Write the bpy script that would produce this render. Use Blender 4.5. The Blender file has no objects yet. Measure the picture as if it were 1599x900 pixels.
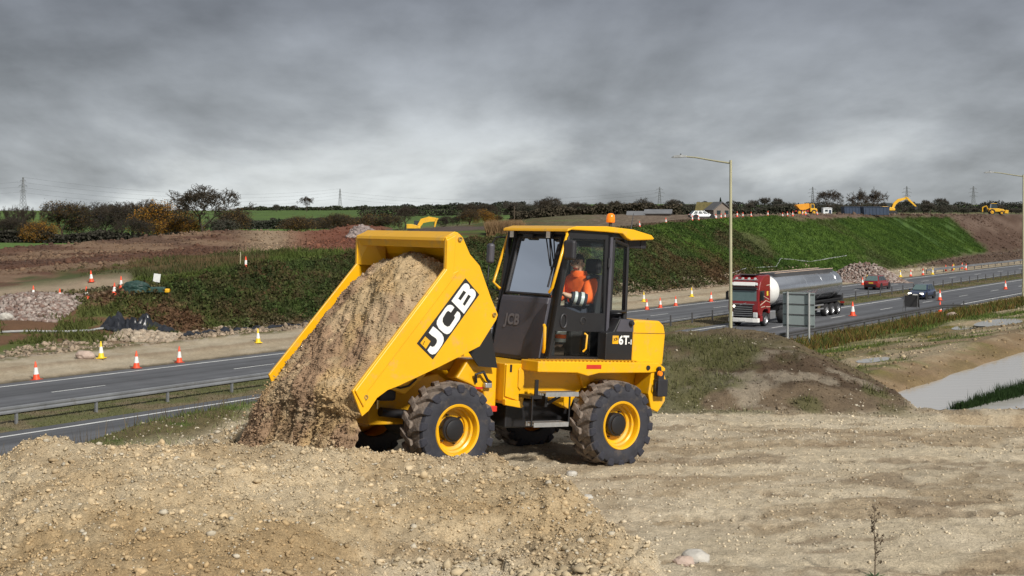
import bpy, bmesh, math, random
import numpy as np
from mathutils import Vector, Matrix
SC = bpy.context.scene
COL = SC.collection
R = math.radians
# ---------------------------------------------------------------- camera
ZC = 8.4                      # eye height above the carriageway
FPX, CX, CY = 2200.0, 799.5, 335.0
cam_d = bpy.data.cameras.new('camera'); cam = bpy.data.objects.new('camera', cam_d); COL.objects.link(cam)
cam.location = (0, 0, ZC); cam.rotation_euler = (R(90), 0, 0)
cam_d.sensor_width = 36; cam_d.lens = FPX/1599*36; cam_d.shift_y = -115/1599
cam_d.clip_start = .1; cam_d.clip_end = 9000
SC.camera = cam
# ---------------------------------------------------------------- sky, sun, exposure
SUN_AZ, SUN_EL = R(148), R(36)      # compass-like: from +Y towards +X
wd = bpy.data.worlds.new('World'); SC.world = wd; wd.use_nodes = True
nt = wd.node_tree; nt.nodes.clear()
def wn(t, **k):
    n = nt.nodes.new(t)
    for a, b in k.items(): setattr(n, a, b)
    return n
def wl(a, b): nt.links.new(a, b)
def wmath(op, a, b=None, c=None):
    n = wn('ShaderNodeMath', operation=op)
    for i, q in enumerate((a, b, c)):
        if q is None: continue
        if isinstance(q, (int, float)): n.inputs[i].default_value = q
        else: wl(q, n.inputs[i])
    return n.outputs[0]
w_out = wn('ShaderNodeOutputWorld'); w_bg = wn('ShaderNodeBackground')
sky = wn('ShaderNodeTexSky', sky_type='NISHITA'); sky.sun_disc = False
sky.sun_elevation = SUN_EL; sky.sun_rotation = SUN_AZ; sky.altitude = 100; sky.dust_density = 2
tc = wn('ShaderNodeTexCoord'); sep = wn('ShaderNodeSeparateXYZ'); wl(tc.outputs['Generated'], sep.inputs[0])
zz = wmath('MAXIMUM', sep.outputs[2], 0.0)
zp = wmath('ADD', zz, 0.24)
comb = wn('ShaderNodeCombineXYZ')
wl(wmath('DIVIDE', sep.outputs[0], zp), comb.inputs[0]); wl(wmath('MULTIPLY', wmath('DIVIDE', sep.outputs[1], zp), .62), comb.inputs[1])
n1 = wn('ShaderNodeTexNoise'); n1.inputs['Scale'].default_value = 1.15; n1.inputs['Detail'].default_value = 7; n1.inputs['Roughness'].default_value = .56
n1.inputs['Distortion'].default_value = .25
mp = wn('ShaderNodeMapping'); mp.inputs['Location'].default_value = (5.1, 2.35, 0); wl(comb.outputs[0], mp.inputs[0]); wl(mp.outputs[0], n1.inputs['Vector'])
n2 = wn('ShaderNodeTexNoise'); n2.inputs['Scale'].default_value = 6.5; n2.inputs['Detail'].default_value = 5; n2.inputs['Roughness'].default_value = .5
wl(mp.outputs[0], n2.inputs['Vector'])
cl = wmath('ADD', wmath('MULTIPLY', n1.outputs['Fac'], .80), wmath('MULTIPLY', n2.outputs['Fac'], .20))
cr = wn('ShaderNodeMapRange'); wl(cl, cr.inputs[0])
cr.inputs[1].default_value = .36; cr.inputs[2].default_value = .66; cr.inputs[3].default_value = .60; cr.inputs[4].default_value = 1.5
# the overcast layer is thinner towards the horizon in view, grey above
gr = wn('ShaderNodeValToRGB'); wl(zz, gr.inputs[0])
el = gr.color_ramp.elements
el[0].position = 0; el[0].color = (.335, .357, .368, 1)
el[1].position = .06; el[1].color = (.265, .284, .305, 1)
e = gr.color_ramp.elements.new(.15); e.color = (.158, .170, .194, 1)
e = gr.color_ramp.elements.new(.5); e.color = (.20, .212, .23, 1)
e = gr.color_ramp.elements.new(1); e.color = (.22, .23, .245, 1)
mulc = wn('ShaderNodeMixRGB', blend_type='MULTIPLY'); mulc.inputs[0].default_value = 1
wl(gr.outputs[0], mulc.inputs[1]); wl(cr.outputs[0], mulc.inputs[2])
# thin breaks low in the cloud deck
bk1 = wn('ShaderNodeMapRange', interpolation_type='SMOOTHSTEP'); wl(n1.outputs['Fac'], bk1.inputs[0]); bk1.inputs[1].default_value = .47; bk1.inputs[2].default_value = .64
bk2 = wn('ShaderNodeMapRange', interpolation_type='SMOOTHSTEP'); wl(zz, bk2.inputs[0]); bk2.inputs[1].default_value = .10; bk2.inputs[2].default_value = .015
brk = wn('ShaderNodeMixRGB', blend_type='ADD'); wl(wmath('MULTIPLY', bk1.outputs[0], bk2.outputs[0]), brk.inputs[0]); wl(mulc.outputs[0], brk.inputs[1]); brk.inputs[2].default_value = (.12, .12, .104, 1)
skym = wn('ShaderNodeMixRGB', blend_type='MULTIPLY'); skym.inputs[0].default_value = 1; skym.inputs[2].default_value = (.07, .07, .07, 1)
wl(sky.outputs[0], skym.inputs[1])
mixs = wn('ShaderNodeMixRGB'); mixs.inputs[0].default_value = .955
wl(skym.outputs[0], mixs.inputs[1]); wl(brk.outputs[0], mixs.inputs[2])
wl(mixs.outputs[0], w_bg.inputs[0]); w_bg.inputs[1].default_value = 1.0
wl(w_bg.outputs[0], w_out.inputs[0])
sun_d = bpy.data.lights.new('sun', 'SUN'); sun_d.energy = 3.4; sun_d.angle = R(4.5); sun_d.color = (1, .95, .87)
sun = bpy.data.objects.new('sun', sun_d); COL.objects.link(sun)
sv = Vector((math.sin(SUN_AZ)*math.cos(SUN_EL), math.cos(SUN_AZ)*math.cos(SUN_EL), math.sin(SUN_EL)))
sun.rotation_euler = sv.to_track_quat('Z', 'Y').to_euler(); sun.location = (20, -20, 40)
SC.view_settings.view_transform = 'Standard'; SC.view_settings.look = 'None'
SC.view_settings.exposure = .45; SC.view_settings.gamma = 1; SC.view_settings.use_curve_mapping = False
rng = np.random.RandomState(11); random.seed(5)
# ---------------------------------------------------------------- materials
MATS = {}
def mat(name, col, rough=.6, metal=0., var=.12, scale=4., bump=0., bscale=40., coat=0., dirt=None, dirt_amt=0., dscale=2., emit=None, spec=.5):
    if name in MATS: return MATS[name]
    m = bpy.data.materials.new(name); m.use_nodes = True; t = m.node_tree; b = t.nodes['Principled BSDF']
    b.inputs['Roughness'].default_value = rough; b.inputs['Metallic'].default_value = metal
    b.inputs['Coat Weight'].default_value = coat; b.inputs['Coat Roughness'].default_value = .12
    b.inputs['Specular IOR Level'].default_value = spec
    co = t.nodes.new('ShaderNodeTexCoord')
    nz = t.nodes.new('ShaderNodeTexNoise'); nz.inputs['Scale'].default_value = scale; nz.inputs['Detail'].default_value = 6; nz.inputs['Roughness'].default_value = .6
    t.links.new(co.outputs['Object'], nz.inputs['Vector'])
    mr = t.nodes.new('ShaderNodeMapRange'); t.links.new(nz.outputs['Fac'], mr.inputs[0])
    mr.inputs[1].default_value = .3; mr.inputs[2].default_value = .7; mr.inputs[3].default_value = 1-var; mr.inputs[4].default_value = 1+var
    mx = t.nodes.new('ShaderNodeMixRGB'); mx.blend_type = 'MULTIPLY'; mx.inputs[0].default_value = 1
    mx.inputs[1].default_value = (*col, 1); t.links.new(mr.outputs[0], mx.inputs[2])
    last = mx.outputs[0]
    if dirt is not None:
        n3 = t.nodes.new('ShaderNodeTexNoise'); n3.inputs['Scale'].default_value = dscale; n3.inputs['Detail'].default_value = 8; n3.inputs['Roughness'].default_value = .7
        t.links.new(co.outputs['Object'], n3.inputs['Vector'])
        m3 = t.nodes.new('ShaderNodeMapRange'); t.links.new(n3.outputs['Fac'], m3.inputs[0])
        m3.inputs[1].default_value = .62-dirt_amt*.35; m3.inputs[2].default_value = .75-dirt_amt*.2; m3.inputs[3].default_value = 0; m3.inputs[4].default_value = min(1, .35+dirt_amt)
        x2 = t.nodes.new('ShaderNodeMixRGB'); t.links.new(m3.outputs[0], x2.inputs[0]); t.links.new(last, x2.inputs[1]); x2.inputs[2].default_value = (*dirt, 1)
        last = x2.outputs[0]
        rr = t.nodes.new('ShaderNodeMapRange'); t.links.new(m3.outputs[0], rr.inputs[0]); rr.inputs[3].default_value = rough; rr.inputs[4].default_value = .85
        t.links.new(rr.outputs[0], b.inputs['Roughness'])
    t.links.new(last, b.inputs['Base Color'])
    if bump:
        n4 = t.nodes.new('ShaderNodeTexNoise'); n4.inputs['Scale'].default_value = bscale; n4.inputs['Detail'].default_value = 5
        t.links.new(co.outputs['Object'], n4.inputs['Vector'])
        bp = t.nodes.new('ShaderNodeBump'); bp.inputs['Strength'].default_value = bump; bp.inputs['Distance'].default_value = .02
        t.links.new(n4.outputs['Fac'], bp.inputs['Height']); t.links.new(bp.outputs[0], b.inputs['Normal'])
    if emit:
        b.inputs['Emission Color'].default_value = (*emit[:3], 1); b.inputs['Emission Strength'].default_value = emit[3]
    MATS[name] = m; return m
def vmat(name, rough=.9, scales=((1.3, .25), (9., .25), (60., .2)), bumps=((25., .5, .04),), spec=.2, two_sided=0.):
    """colour from the mesh attribute Col (what the ground is made of), broken up by noise"""
    m = bpy.data.materials.new(name); m.use_nodes = True; t = m.node_tree; b = t.nodes['Principled BSDF']
    b.inputs['Roughness'].default_value = rough; b.inputs['Specular IOR Level'].default_value = spec
    at = t.nodes.new('ShaderNodeAttribute'); at.attribute_name = 'Col'
    co = t.nodes.new('ShaderNodeTexCoord'); last = at.outputs['Color']
    for sc, am in scales:
        nz = t.nodes.new('ShaderNodeTexNoise'); nz.inputs['Scale'].default_value = sc; nz.inputs['Detail'].default_value = 6; nz.inputs['Roughness'].default_value = .65
        t.links.new(co.outputs['Object'], nz.inputs['Vector'])
        mr = t.nodes.new('ShaderNodeMapRange'); t.links.new(nz.outputs['Fac'], mr.inputs[0])
        mr.inputs[1].default_value = .3; mr.inputs[2].default_value = .7; mr.inputs[3].default_value = 1-am; mr.inputs[4].default_value = 1+am
        mx = t.nodes.new('ShaderNodeMixRGB'); mx.blend_type = 'MULTIPLY'; mx.inputs[0].default_value = 1
        t.links.new(last, mx.inputs[1]); t.links.new(mr.outputs[0], mx.inputs[2]); last = mx.outputs[0]
    t.links.new(last, b.inputs['Base Color'])
    nrm = None
    for sc, st, ds in bumps:
        n4 = t.nodes.new('ShaderNodeTexNoise'); n4.inputs['Scale'].default_value = sc; n4.inputs['Detail'].default_value = 7; n4.inputs['Roughness'].default_value = .65
        t.links.new(co.outputs['Object'], n4.inputs['Vector'])
        bp = t.nodes.new('ShaderNodeBump'); bp.inputs['Strength'].default_value = st; bp.inputs['Distance'].default_value = ds
        t.links.new(n4.outputs['Fac'], bp.inputs['Height'])
        if nrm is not None: t.links.new(nrm, bp.inputs['Normal'])
        nrm = bp.outputs[0]
    if nrm is not None: t.links.new(nrm, b.inputs['Normal'])
    if two_sided:
        tr = t.nodes.new('ShaderNodeBsdfTranslucent'); t.links.new(last, tr.inputs['Color'])
        ms = t.nodes.new('ShaderNodeMixShader'); ms.inputs[0].default_value = two_sided
        t.links.new(b.outputs[0], ms.inputs[1]); t.links.new(tr.outputs[0], ms.inputs[2])
        t.links.new(ms.outputs[0], t.nodes['Material Output'].inputs['Surface'])
    MATS[name] = m; return m
def glass(name, tint, refl=.12, rough=.02, ior=1.5):
    m = bpy.data.materials.new(name); m.use_nodes = True; t = m.node_tree; t.nodes.remove(t.nodes['Principled BSDF'])
    tr = t.nodes.new('ShaderNodeBsdfTransparent'); tr.inputs[0].default_value = (*tint, 1)
    gl = t.nodes.new('ShaderNodeBsdfGlossy'); gl.inputs['Roughness'].default_value = rough; gl.inputs[0].default_value = (.9, .95, 1, 1)
    fr = t.nodes.new('ShaderNodeFresnel'); fr.inputs[0].default_value = ior
    ad = t.nodes.new('ShaderNodeMath'); ad.operation = 'ADD'; ad.inputs[1].default_value = refl; t.links.new(fr.outputs[0], ad.inputs[0])
    ms = t.nodes.new('ShaderNodeMixShader'); t.links.new(ad.outputs[0], ms.inputs[0]); t.links.new(tr.outputs[0], ms.inputs[1]); t.links.new(gl.outputs[0], ms.inputs[2])
    t.links.new(ms.outputs[0], t.nodes['Material Output'].inputs['Surface'])
    MATS[name] = m; return m
# ---------------------------------------------------------------- object helpers
def link(o, parent=None):
    COL.objects.link(o)
    if parent is not None: o.parent = parent
    return o
def tag(o, label=None, cat=None, group=None, kind=None):
    if label: o['label'] = label
    if cat: o['category'] = cat
    if group: o['group'] = group
    if kind: o['kind'] = kind
    return o
def thing(name, label, cat, loc=(0, 0, 0), rz=0., group=None, mw=None):
    o = bpy.data.objects.new(name, None); o.empty_display_size = .3; link(o)
    if mw is not None: o.matrix_world = mw
    else: o.location = loc; o.rotation_euler = (0, 0, rz)
    return tag(o, label, cat, group)
def copy_tree(o, parent=None):
    c = o.copy(); link(c, parent)
    for ch in list(o.children): copy_tree(ch, c)
    return c
def np_mesh(name, V, Fc, m=None, parent=None, col=None, smooth=False, kind=None):
    V = np.asarray(V, dtype=np.float32); Fc = np.asarray(Fc, dtype=np.int32)
    me = bpy.data.meshes.new(name); k = Fc.shape[1]
    me.vertices.add(len(V)); me.vertices.foreach_set('co', V.ravel())
    me.loops.add(Fc.size); me.loops.foreach_set('vertex_index', Fc.ravel())
    me.polygons.add(len(Fc)); me.polygons.foreach_set('loop_start', np.arange(len(Fc), dtype=np.int32)*k)
    me.polygons.foreach_set('loop_total', np.full(len(Fc), k, dtype=np.int32))
    if smooth: me.polygons.foreach_set('use_smooth', np.ones(len(Fc), dtype=bool))
    if col is not None:
        a = me.attributes.new('Col', 'FLOAT_COLOR', 'POINT')
        c4 = np.ones((len(V), 4), dtype=np.float32); c4[:, :3] = col; a.data.foreach_set('color', c4.ravel())
    me.update(calc_edges=True); me.validate()
    if m is not None: me.materials.append(m)
    o = bpy.data.objects.new(name, me); link(o, parent)
    if kind: o['kind'] = kind
    return o
class MB:
    def __init__(s): s.v = []; s.f = []
    def add(s, vs, fs):
        n = len(s.v); s.v += [tuple(map(float, q)) for q in vs]; s.f += [tuple(n+i for i in f) for f in fs]; return s
    def box(s, c, d, rot=None, taper=1.):
        vs = []
        for z in (-1, 1):
            k = 1 if z < 0 else taper
            for x, y in ((-1, -1), (1, -1), (1, 1), (-1, 1)): vs.append(Vector((x*d[0]/2*k, y*d[1]/2*k, z*d[2]/2)))
        if rot is not None: vs = [rot @ q for q in vs]
        vs = [q+Vector(c) for q in vs]
        return s.add(vs, [(3, 2, 1, 0), (4, 5, 6, 7), (0, 1, 5, 4), (1, 2, 6, 5), (2, 3, 7, 6), (3, 0, 4, 7)])
    def prism(s, poly, a0, a1, ax='y', inset0=None, inset1=None):
        """poly (x,z) extruded along y (or named axis)"""
        n = len(poly)
        def P(p, a): return {'y': (p[0], a, p[1]), 'x': (a, p[0], p[1]), 'z': (p[0], p[1], a)}[ax]
        q0 = inset0 or poly; q1 = inset1 or poly
        vs = [P(p, a0) for p in q0]+[P(p, a1) for p in q1]
        fs = [tuple(range(n)), tuple(range(2*n-1, n-1, -1))]+[(i, i+n, (i+1) % n+n, (i+1) % n) for i in range(n)]
        return s.add(vs, fs)
    def tube(s, path, r, n=8, cap=True):
        path = [Vector(p) for p in path]; rs = r if isinstance(r, (list, tuple)) else [r]*len(path)
        vs = []; up = None
        for i, p in enumerate(path):
            d = (path[min(i+1, len(path)-1)]-path[max(i-1, 0)]).normalized()
            if up is None:
                up = Vector((0, 0, 1)) if abs(d.z) < .9 else Vector((1, 0, 0))
            a = d.cross(up)
            if a.length < 1e-6: a = d.orthogonal()
            a.normalize(); b = d.cross(a).normalized(); up = -b if (-b).dot(up) > 0 else b
            for k in range(n):
                t = 2*math.pi*k/n; vs.append(p+(a*math.cos(t)+b*math.sin(t))*rs[i])
        fs = [(i*n+k, i*n+(k+1) % n, (i+1)*n+(k+1) % n, (i+1)*n+k) for i in range(len(path)-1) for k in range(n)]
        if cap: fs += [tuple(range(n)), tuple(range((len(path)-1)*n, len(path)*n))]
        return s.add(vs, fs)
    def lathe(s, prof, n=32, c=(0, 0, 0), ax='y', cap=False):
        vs = []
        for r, h in prof:
            for k in range(n):
                t = 2*math.pi*k/n; a, b = r*math.cos(t), r*math.sin(t)
                q = {'y': (a, h, b), 'z': (a, b, h), 'x': (h, a, b)}[ax]; vs.append((q[0]+c[0], q[1]+c[1], q[2]+c[2]))
        m = len(prof)
        fs = [(i*n+k, i*n+(k+1) % n, (i+1)*n+(k+1) % n, (i+1)*n+k) for i in range(m-1) for k in range(n)]
        if cap: fs += [tuple(range(n)), tuple(range((m-1)*n, m*n))]
        return s.add(vs, fs)
    def loft(s, secs, cap=True):
        n = len(secs[0]); vs = [p for q in secs for p in q]
        fs = [(i*n+k, i*n+(k+1) % n, (i+1)*n+(k+1) % n, (i+1)*n+k) for i in range(len(secs)-1) for k in range(n)]
        if cap: fs += [tuple(range(n)), tuple(range((len(secs)-1)*n, len(secs)*n))]
        return s.add(vs, fs)
    def build(s, name, m, parent=None, bevel=0., smooth=None, seg=2, loc=None):
        me = bpy.data.meshes.new(name); me.from_pydata(s.v, [], s.f)
        bm = bmesh.new(); bm.from_mesh(me); bmesh.ops.recalc_face_normals(bm, faces=bm.faces); bm.to_mesh(me); bm.free()
        if smooth is not None:
            me.polygons.foreach_set('use_smooth', [True]*len(me.polygons)); me.set_sharp_from_angle(angle=R(smooth))
        me.materials.append(MATS[m] if isinstance(m, str) else m)
        o = bpy.data.objects.new(name, me); link(o, parent)
        if loc is not None: o.location = loc
        if bevel:
            b = o.modifiers.new('bevel', 'BEVEL'); b.width = bevel; b.segments = seg; b.limit_method = 'ANGLE'; b.angle_limit = R(35)
        return o
def flat_shape(loops, mapf):
    """2-D outline with holes -> filled faces, points mapped to 3-D"""
    bm = bmesh.new(); es = []
    for lp in loops:
        vs = [bm.verts.new((x, y, 0)) for x, y in lp]
        es += [bm.edges.new((vs[i], vs[(i+1) % len(vs)])) for i in range(len(vs))]
    bmesh.ops.triangle_fill(bm, edges=es, use_beauty=True)
    bm.verts.index_update(); mb = MB()
    mb.add([mapf(v.co.x, v.co.y) for v in bm.verts], [tuple(v.index for v in f.verts) for f in bm.faces]); bm.free()
    return mb
def text_shape(txt, size, bold=0., shear=0., space=1.):
    cu = bpy.data.curves.new('lettering', 'FONT'); cu.body = txt; cu.size = size; cu.offset = bold; cu.shear = shear; cu.space_character = space
    cu.resolution_u = 4
    o = bpy.data.objects.new('lettering', cu); COL.objects.link(o); bpy.context.view_layer.update()
    me = bpy.data.meshes.new_from_object(o.evaluated_get(bpy.context.evaluated_depsgraph_get()))
    pts = [tuple(v.co) for v in me.vertices]; fs = [tuple(p.vertices) for p in me.polygons]
    bpy.data.objects.remove(o); bpy.data.curves.remove(cu); bpy.data.meshes.remove(me)
    return pts, fs
# numpy noise
_T = np.random.RandomState(7).rand(256, 256)
def vn(x, y):
    x = np.asarray(x, float); y = np.asarray(y, float)
    xi = np.floor(x).astype(int); yi = np.floor(y).astype(int); xf = x-xi; yf = y-yi
    xf = xf*xf*(3-2*xf); yf = yf*yf*(3-2*yf)
    a = _T[xi & 255, yi & 255]; b = _T[(xi+1) & 255, yi & 255]; c = _T[xi & 255, (yi+1) & 255]; d = _T[(xi+1) & 255, (yi+1) & 255]
    return (a*(1-xf)+b*xf)*(1-yf)+(c*(1-xf)+d*xf)*yf
def fbm(x, y, o=5, g=.5):
    s = 0; a = 1; n = 0
    for i in range(o):
        s = s+a*vn(x*2.03**i+17.3*i, y*2.03**i+9.1*i); n += a; a *= g
    return s/n
def sst(a, b, x):
    t = np.clip((x-a)/(b-a), 0, 1); return t*t*(3-2*t)
def lerp(a, b, t): return a+(b-a)*t
# ================================================================ TERRAIN
# road frame: s runs along the road (away to the right), t is the distance across it from the camera
DX, DY = .553, .8332
def st(X, Y): return DX*X+DY*Y, -DY*X+DX*Y
def xy(s, t): return DX*s-DY*t, DY*s+DX*t
IP = np.interp
def crestB(s): return IP(s, [20, 40, 55, 70, 82, 93, 119, 146, 168, 208, 260, 330, 900], [.9, 1.2, 1.7, 2.7, 4.0, 4.9, 6.0, 6.85, 7.75, 8.3, 8.35, 8.4, 8.4])
def bank_t0(s): return IP(s, [40, 200, 225, 265, 330, 900], [69.5, 67, 70, 76, 78, 78])
def bank_w(s): return IP(s, [40, 60, 70, 90, 120, 200, 330], [26, 22, 12, 10, 10.5, 13, 15])
def pile_crest(q):
    px = CX+FPX*q
    yc = IP(px, [-400, 0, 30, 70, 160, 250, 330, 400, 480, 560, 640, 700, 770, 850, 900, 950, 1000, 1060, 1150], [740, 712, 698, 691, 690, 685, 688, 690, 696, 702, 708, 712, 716, 744, 774, 812, 850, 893, 960])
    Yc = IP(px, [-400, 0, 250, 480, 600, 780, 850, 950, 1060, 1150], [13.6, 14, 14.2, 14.6, 15.1, 15.0, 14.2, 12.9, 11.9, 11.2])
    return Yc, ZC-(yc-CY)/FPX*Yc
_pads = []
def base_h(X, Y):
    z = base_raw(X, Y)
    for a, b, r, zz_ in _pads:
        k = 1-sst(r*.8, r*1.6, np.hypot(X-a, (Y-b)*.7)); z = lerp(z, zz_, k)
    return z
def base_raw(X, Y):
    X = np.asarray(X, float); Y = np.asarray(Y, float); s, t = st(X, Y); q = X/np.maximum(Y, 3)
    # ---- near side: site plateau, pond and verge
    zA = IP(t, [-50, 9, 15.6, 17, 33.5, 35.2, 36.4], [5.25, 5.27, 5.36, 5.1, .25, .03, -.05])
    zB = IP(t, [-60, -12, 1, 6, 15.8, 16.6, 18.0, 32.5, 35.2, 36.4], [5.2, 5.2, 5.0, 1.5, 1.5, 2.12, 2.5, .3, .03, -.05])
    pw = sst(20.8, 31.5, s)
    z = lerp(zA, zB, pw)
    # raised ground under the front wheels
    z = z+.16*np.exp(-((X+1.5)**2/2.2+(Y-16.6)**2/1.6))
    # spoil mound right of the dumper
    lat = np.clip((7.0-X)/1.95, 0, 1)*sst(-2.5, 1.5, X)
    prof = IP(Y, [22.2, 23.2, 25.2, 26.2, 28.5, 33], [0, .3, .83, .95, .9, -.6])
    mz = 5.22+prof*lat*(.93+.2*(fbm(X*.9, Y*.9, 4)-.5))-.9*np.clip(X-6.6, 0, 9)*(Y > 23)
    z = np.where((Y > 22.2) & (Y < 33.5) & (t < 33) & (X > -2.5), np.maximum(z, mz-2.5*np.clip(.6-X, 0, 3)), z)
    # little heap on the edge left of the tipped load and soil at the right rim
    z = z+.10*np.exp(-((X+4.5)**2/.8+(t-15.2)**2/1.2))-.22*sst(-5.2, -6.4, X)*(t > 14)*(t < 20)+.36*np.exp(-((X+3.2)**2/.9+(Y-17.9)**2/.5))+.10*np.exp(-((X+2.9)**2/.5+(Y-17.2)**2/.4))
    # foreground pile
    Yc, zc = pile_crest(q)
    pz = np.where(Y < Yc, zc-(Yc-Y)*.125-.02*(Yc-Y)**2*.3, zc-(Y-Yc)*IP(CX+FPX*q, [700, 900], [.42, .26])-.08*(Y-Yc)**2)
    pz = pz-1.2*sst(1010, 1130, CX+FPX*q)*(Y < 13)
    z = np.where((Y < 18), np.maximum(z, pz), z)
    # ---- the road cutting
    road = (t > 36.4) & (t < 59.9)
    med = (t > 46.5) & (t < 50.1)
    z = np.where(road, np.where(med, .07*np.sin(np.clip((t-46.5)/3.6, 0, 1)*np.pi)-.05, -.05), z)
    # ---- far side
    t0 = bank_t0(s); w = bank_w(s); B = crestB(s)
    k = np.clip((t-t0)/w, 0, 1); kk = k*.82+.18*k*k*(3-2*k)
    rough = IP(t, [59.8, 60.5, 62.5, 63.2, 65.5, 66.2, 70], [-.05, .02, .12, .30, .34, .45, .55])
    zb = lerp(rough, B, kk)
    side = sst(-.13, .06, q)
    zf = lerp(IP(Y, [140, 200, 260, 360, 480, 700, 950, 1400, 2600, 5000], [3.6, 3.4, 2.4, 2.2, 5.0, 9.2, 10.6, 9, 14, 14]),
              IP(Y, [140, 260, 420, 600, 950, 1350, 2000, 5000], [7.9, 8.2, 8.0, 8.6, 12.6, 17.5, 13, 14]), side)
    zf = zf+IP(Y, [350, 800, 1500], [0, 1.6, 3])*(fbm(X/420+3, Y/300, 3)-.5)*2
    zb = np.where(t > t0+w, lerp(B, zf, sst(0, 80, t-t0-w)), zb)
    # red earth ridge on the left, grey heap behind the skip
    Yr = IP(q, [-.6, -.36, -.27, -.2, -.11, 0], [146, 150, 158, 168, 178, 190])
    zr = IP(q, [-.6, -.45, -.363, -.2725, -.204, -.181, -.15, -.109, -.085, -.04], [4.2, 4.5, 4.75, 5.7, 6.6, 6.4, 6.3, 7.15, 6.8, -20.0])
    rz = zr-np.where(Y < Yr, (Yr-Y)*.125, (Y-Yr)*.38)
    zb = np.where(Y > 115, np.maximum(zb, rz), zb)
    hp = 6.95-((X+6.5)/9.5)**2*1.6-((Y-176)/7.)**2*1.2
    zb = np.where(Y > 140, np.maximum(zb, hp), zb)
    return np.where(t >= 59.9, zb, z)
for a, b, r in ((29.9, 86.3, 2.6), (27.3, 85.2, 1.4), (15.6, 61.0, 1.2)):
    _pads.append((a, b, r, float(base_raw(np.array([a]), np.array([b]))[0])))
def road_gap(t): return (t > 35.6) & (t < 60.4)
def terr(X, Y):
    X = np.asarray(X, float); Y = np.asarray(Y, float); s, t = st(X, Y); z = base_h(X, Y)
    q = X/np.maximum(Y, 3); Yc, zc = pile_crest(q)
    pile = (Y < Yc+1.4) & (z > 5.36)
    near = Y < 40
    n = np.where(pile, (fbm(X*1.5, Y*1.5, 4, .5)-.5)*.20+(fbm(X*5, Y*5, 4, .65)-.5)*.17+(fbm(X*22, Y*16, 2, .6)-.5)*.035,
        np.where(near & (t < 15.5) & (z > 5), (fbm(X*.5, Y*.8, 4)-.5)*.10+(fbm(np.hypot(X-3, Y-46)*2.2, np.arctan2(X-3, 46-Y)*7, 3)-.5)*.035+(fbm(X*5, Y*5, 3)-.5)*.05+(fbm(X*18, Y*12, 2)-.5)*.018, (fbm(X*.35, Y*.35, 5, .55)-.5)*.32))
    n = np.where((Y > 22) & (Y < 34) & (t < 30), (fbm(X*1.6, Y*1.6, 5, .6)-.5)*.22, n)
    n = np.where(t > 60.4, (fbm(X*.25, Y*.25, 5, .6)-.5)*IP(t, [60, 66, 75, 90], [.1, .3, .7, .5]), n)
    n = n*np.where(road_gap(t), 0, 1)
    for a, b, r, zz_ in _pads: n = n*sst(r*.9, r*1.8, np.hypot(X-a, (Y-b)*.7))
    # wheel ruts curving across the flat ground
    rr_ = np.hypot(X-3, Y-46); aa_ = np.arctan2(X-3, 46-Y); flat = (Y < 23) & (z < 5.36) & (s < 22)
    for r0, ph in ((25.1, 0.), (26.9, .5), (28.4, .2), (30.2, .7), (31.6, .1), (33.3, .6)):
        dd = (rr_+.25*np.sin(aa_*7+ph*6)-r0); wv = np.exp(-(dd/.17)**4)
        n = n-np.where(flat, wv*(.02+.014*np.sin(aa_*r0*2*np.pi/.24+np.abs(dd)*14))-.012*np.exp(-((np.abs(dd)-.24)/.07)**2), 0)
    # wheels stand on level ground
    m = np.minimum.reduce([np.hypot(X-a, Y-b) for a, b in WHEELS])
    n = n*sst(.15, .8, m)
    return z+n
# dumper pose (needed for levelling the ground under its wheels)
YAW, PITCH = R(37), R(3.8)
DF0 = Vector((-math.cos(YAW), -math.sin(YAW), 0)); DN = Vector((math.sin(YAW), -math.cos(YAW), 0))
DF = DF0*math.cos(PITCH)+Vector((0, 0, math.sin(PITCH))); DW = Vector((0, 0, math.cos(PITCH)))-DF0*math.sin(PITCH)
DO = Vector((-.306, 17.707, 5.319))
WHEELS = [tuple((DO+DF*u+DN*v)[:2]) for u in (1.25, -1.25) for v in (.9, -.9)]
def dump_mw():
    m = Matrix.Identity(4)
    for i, a in enumerate((DF, DN, DW)):
        for j in range(3): m[j][i] = a[j]
    for j in range(3): m[j][3] = DO[j]
    return m
_ys = np.geomspace(6, 3500, 9000)
def hit(px, py):
    """point of the terrain seen at a photograph position"""
    X = (px-CX)/FPX*_ys; zr = ZC-(py-CY)/FPX*_ys
    h = terr(X, _ys) >= zr
    i = int(np.argmax(h)) if h.any() else len(_ys)-1
    return Vector((float(X[i]), float(_ys[i]), float(terr(X[i], _ys[i]))))
def at(px, py, Y): return Vector(((px-CX)/FPX*Y, Y, ZC-(py-CY)/FPX*Y))
def gz(X, Y): return float(terr(X, Y))
def mixc(a, b, k): return a+(np.asarray(b)-a)*k[:, None]
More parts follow.
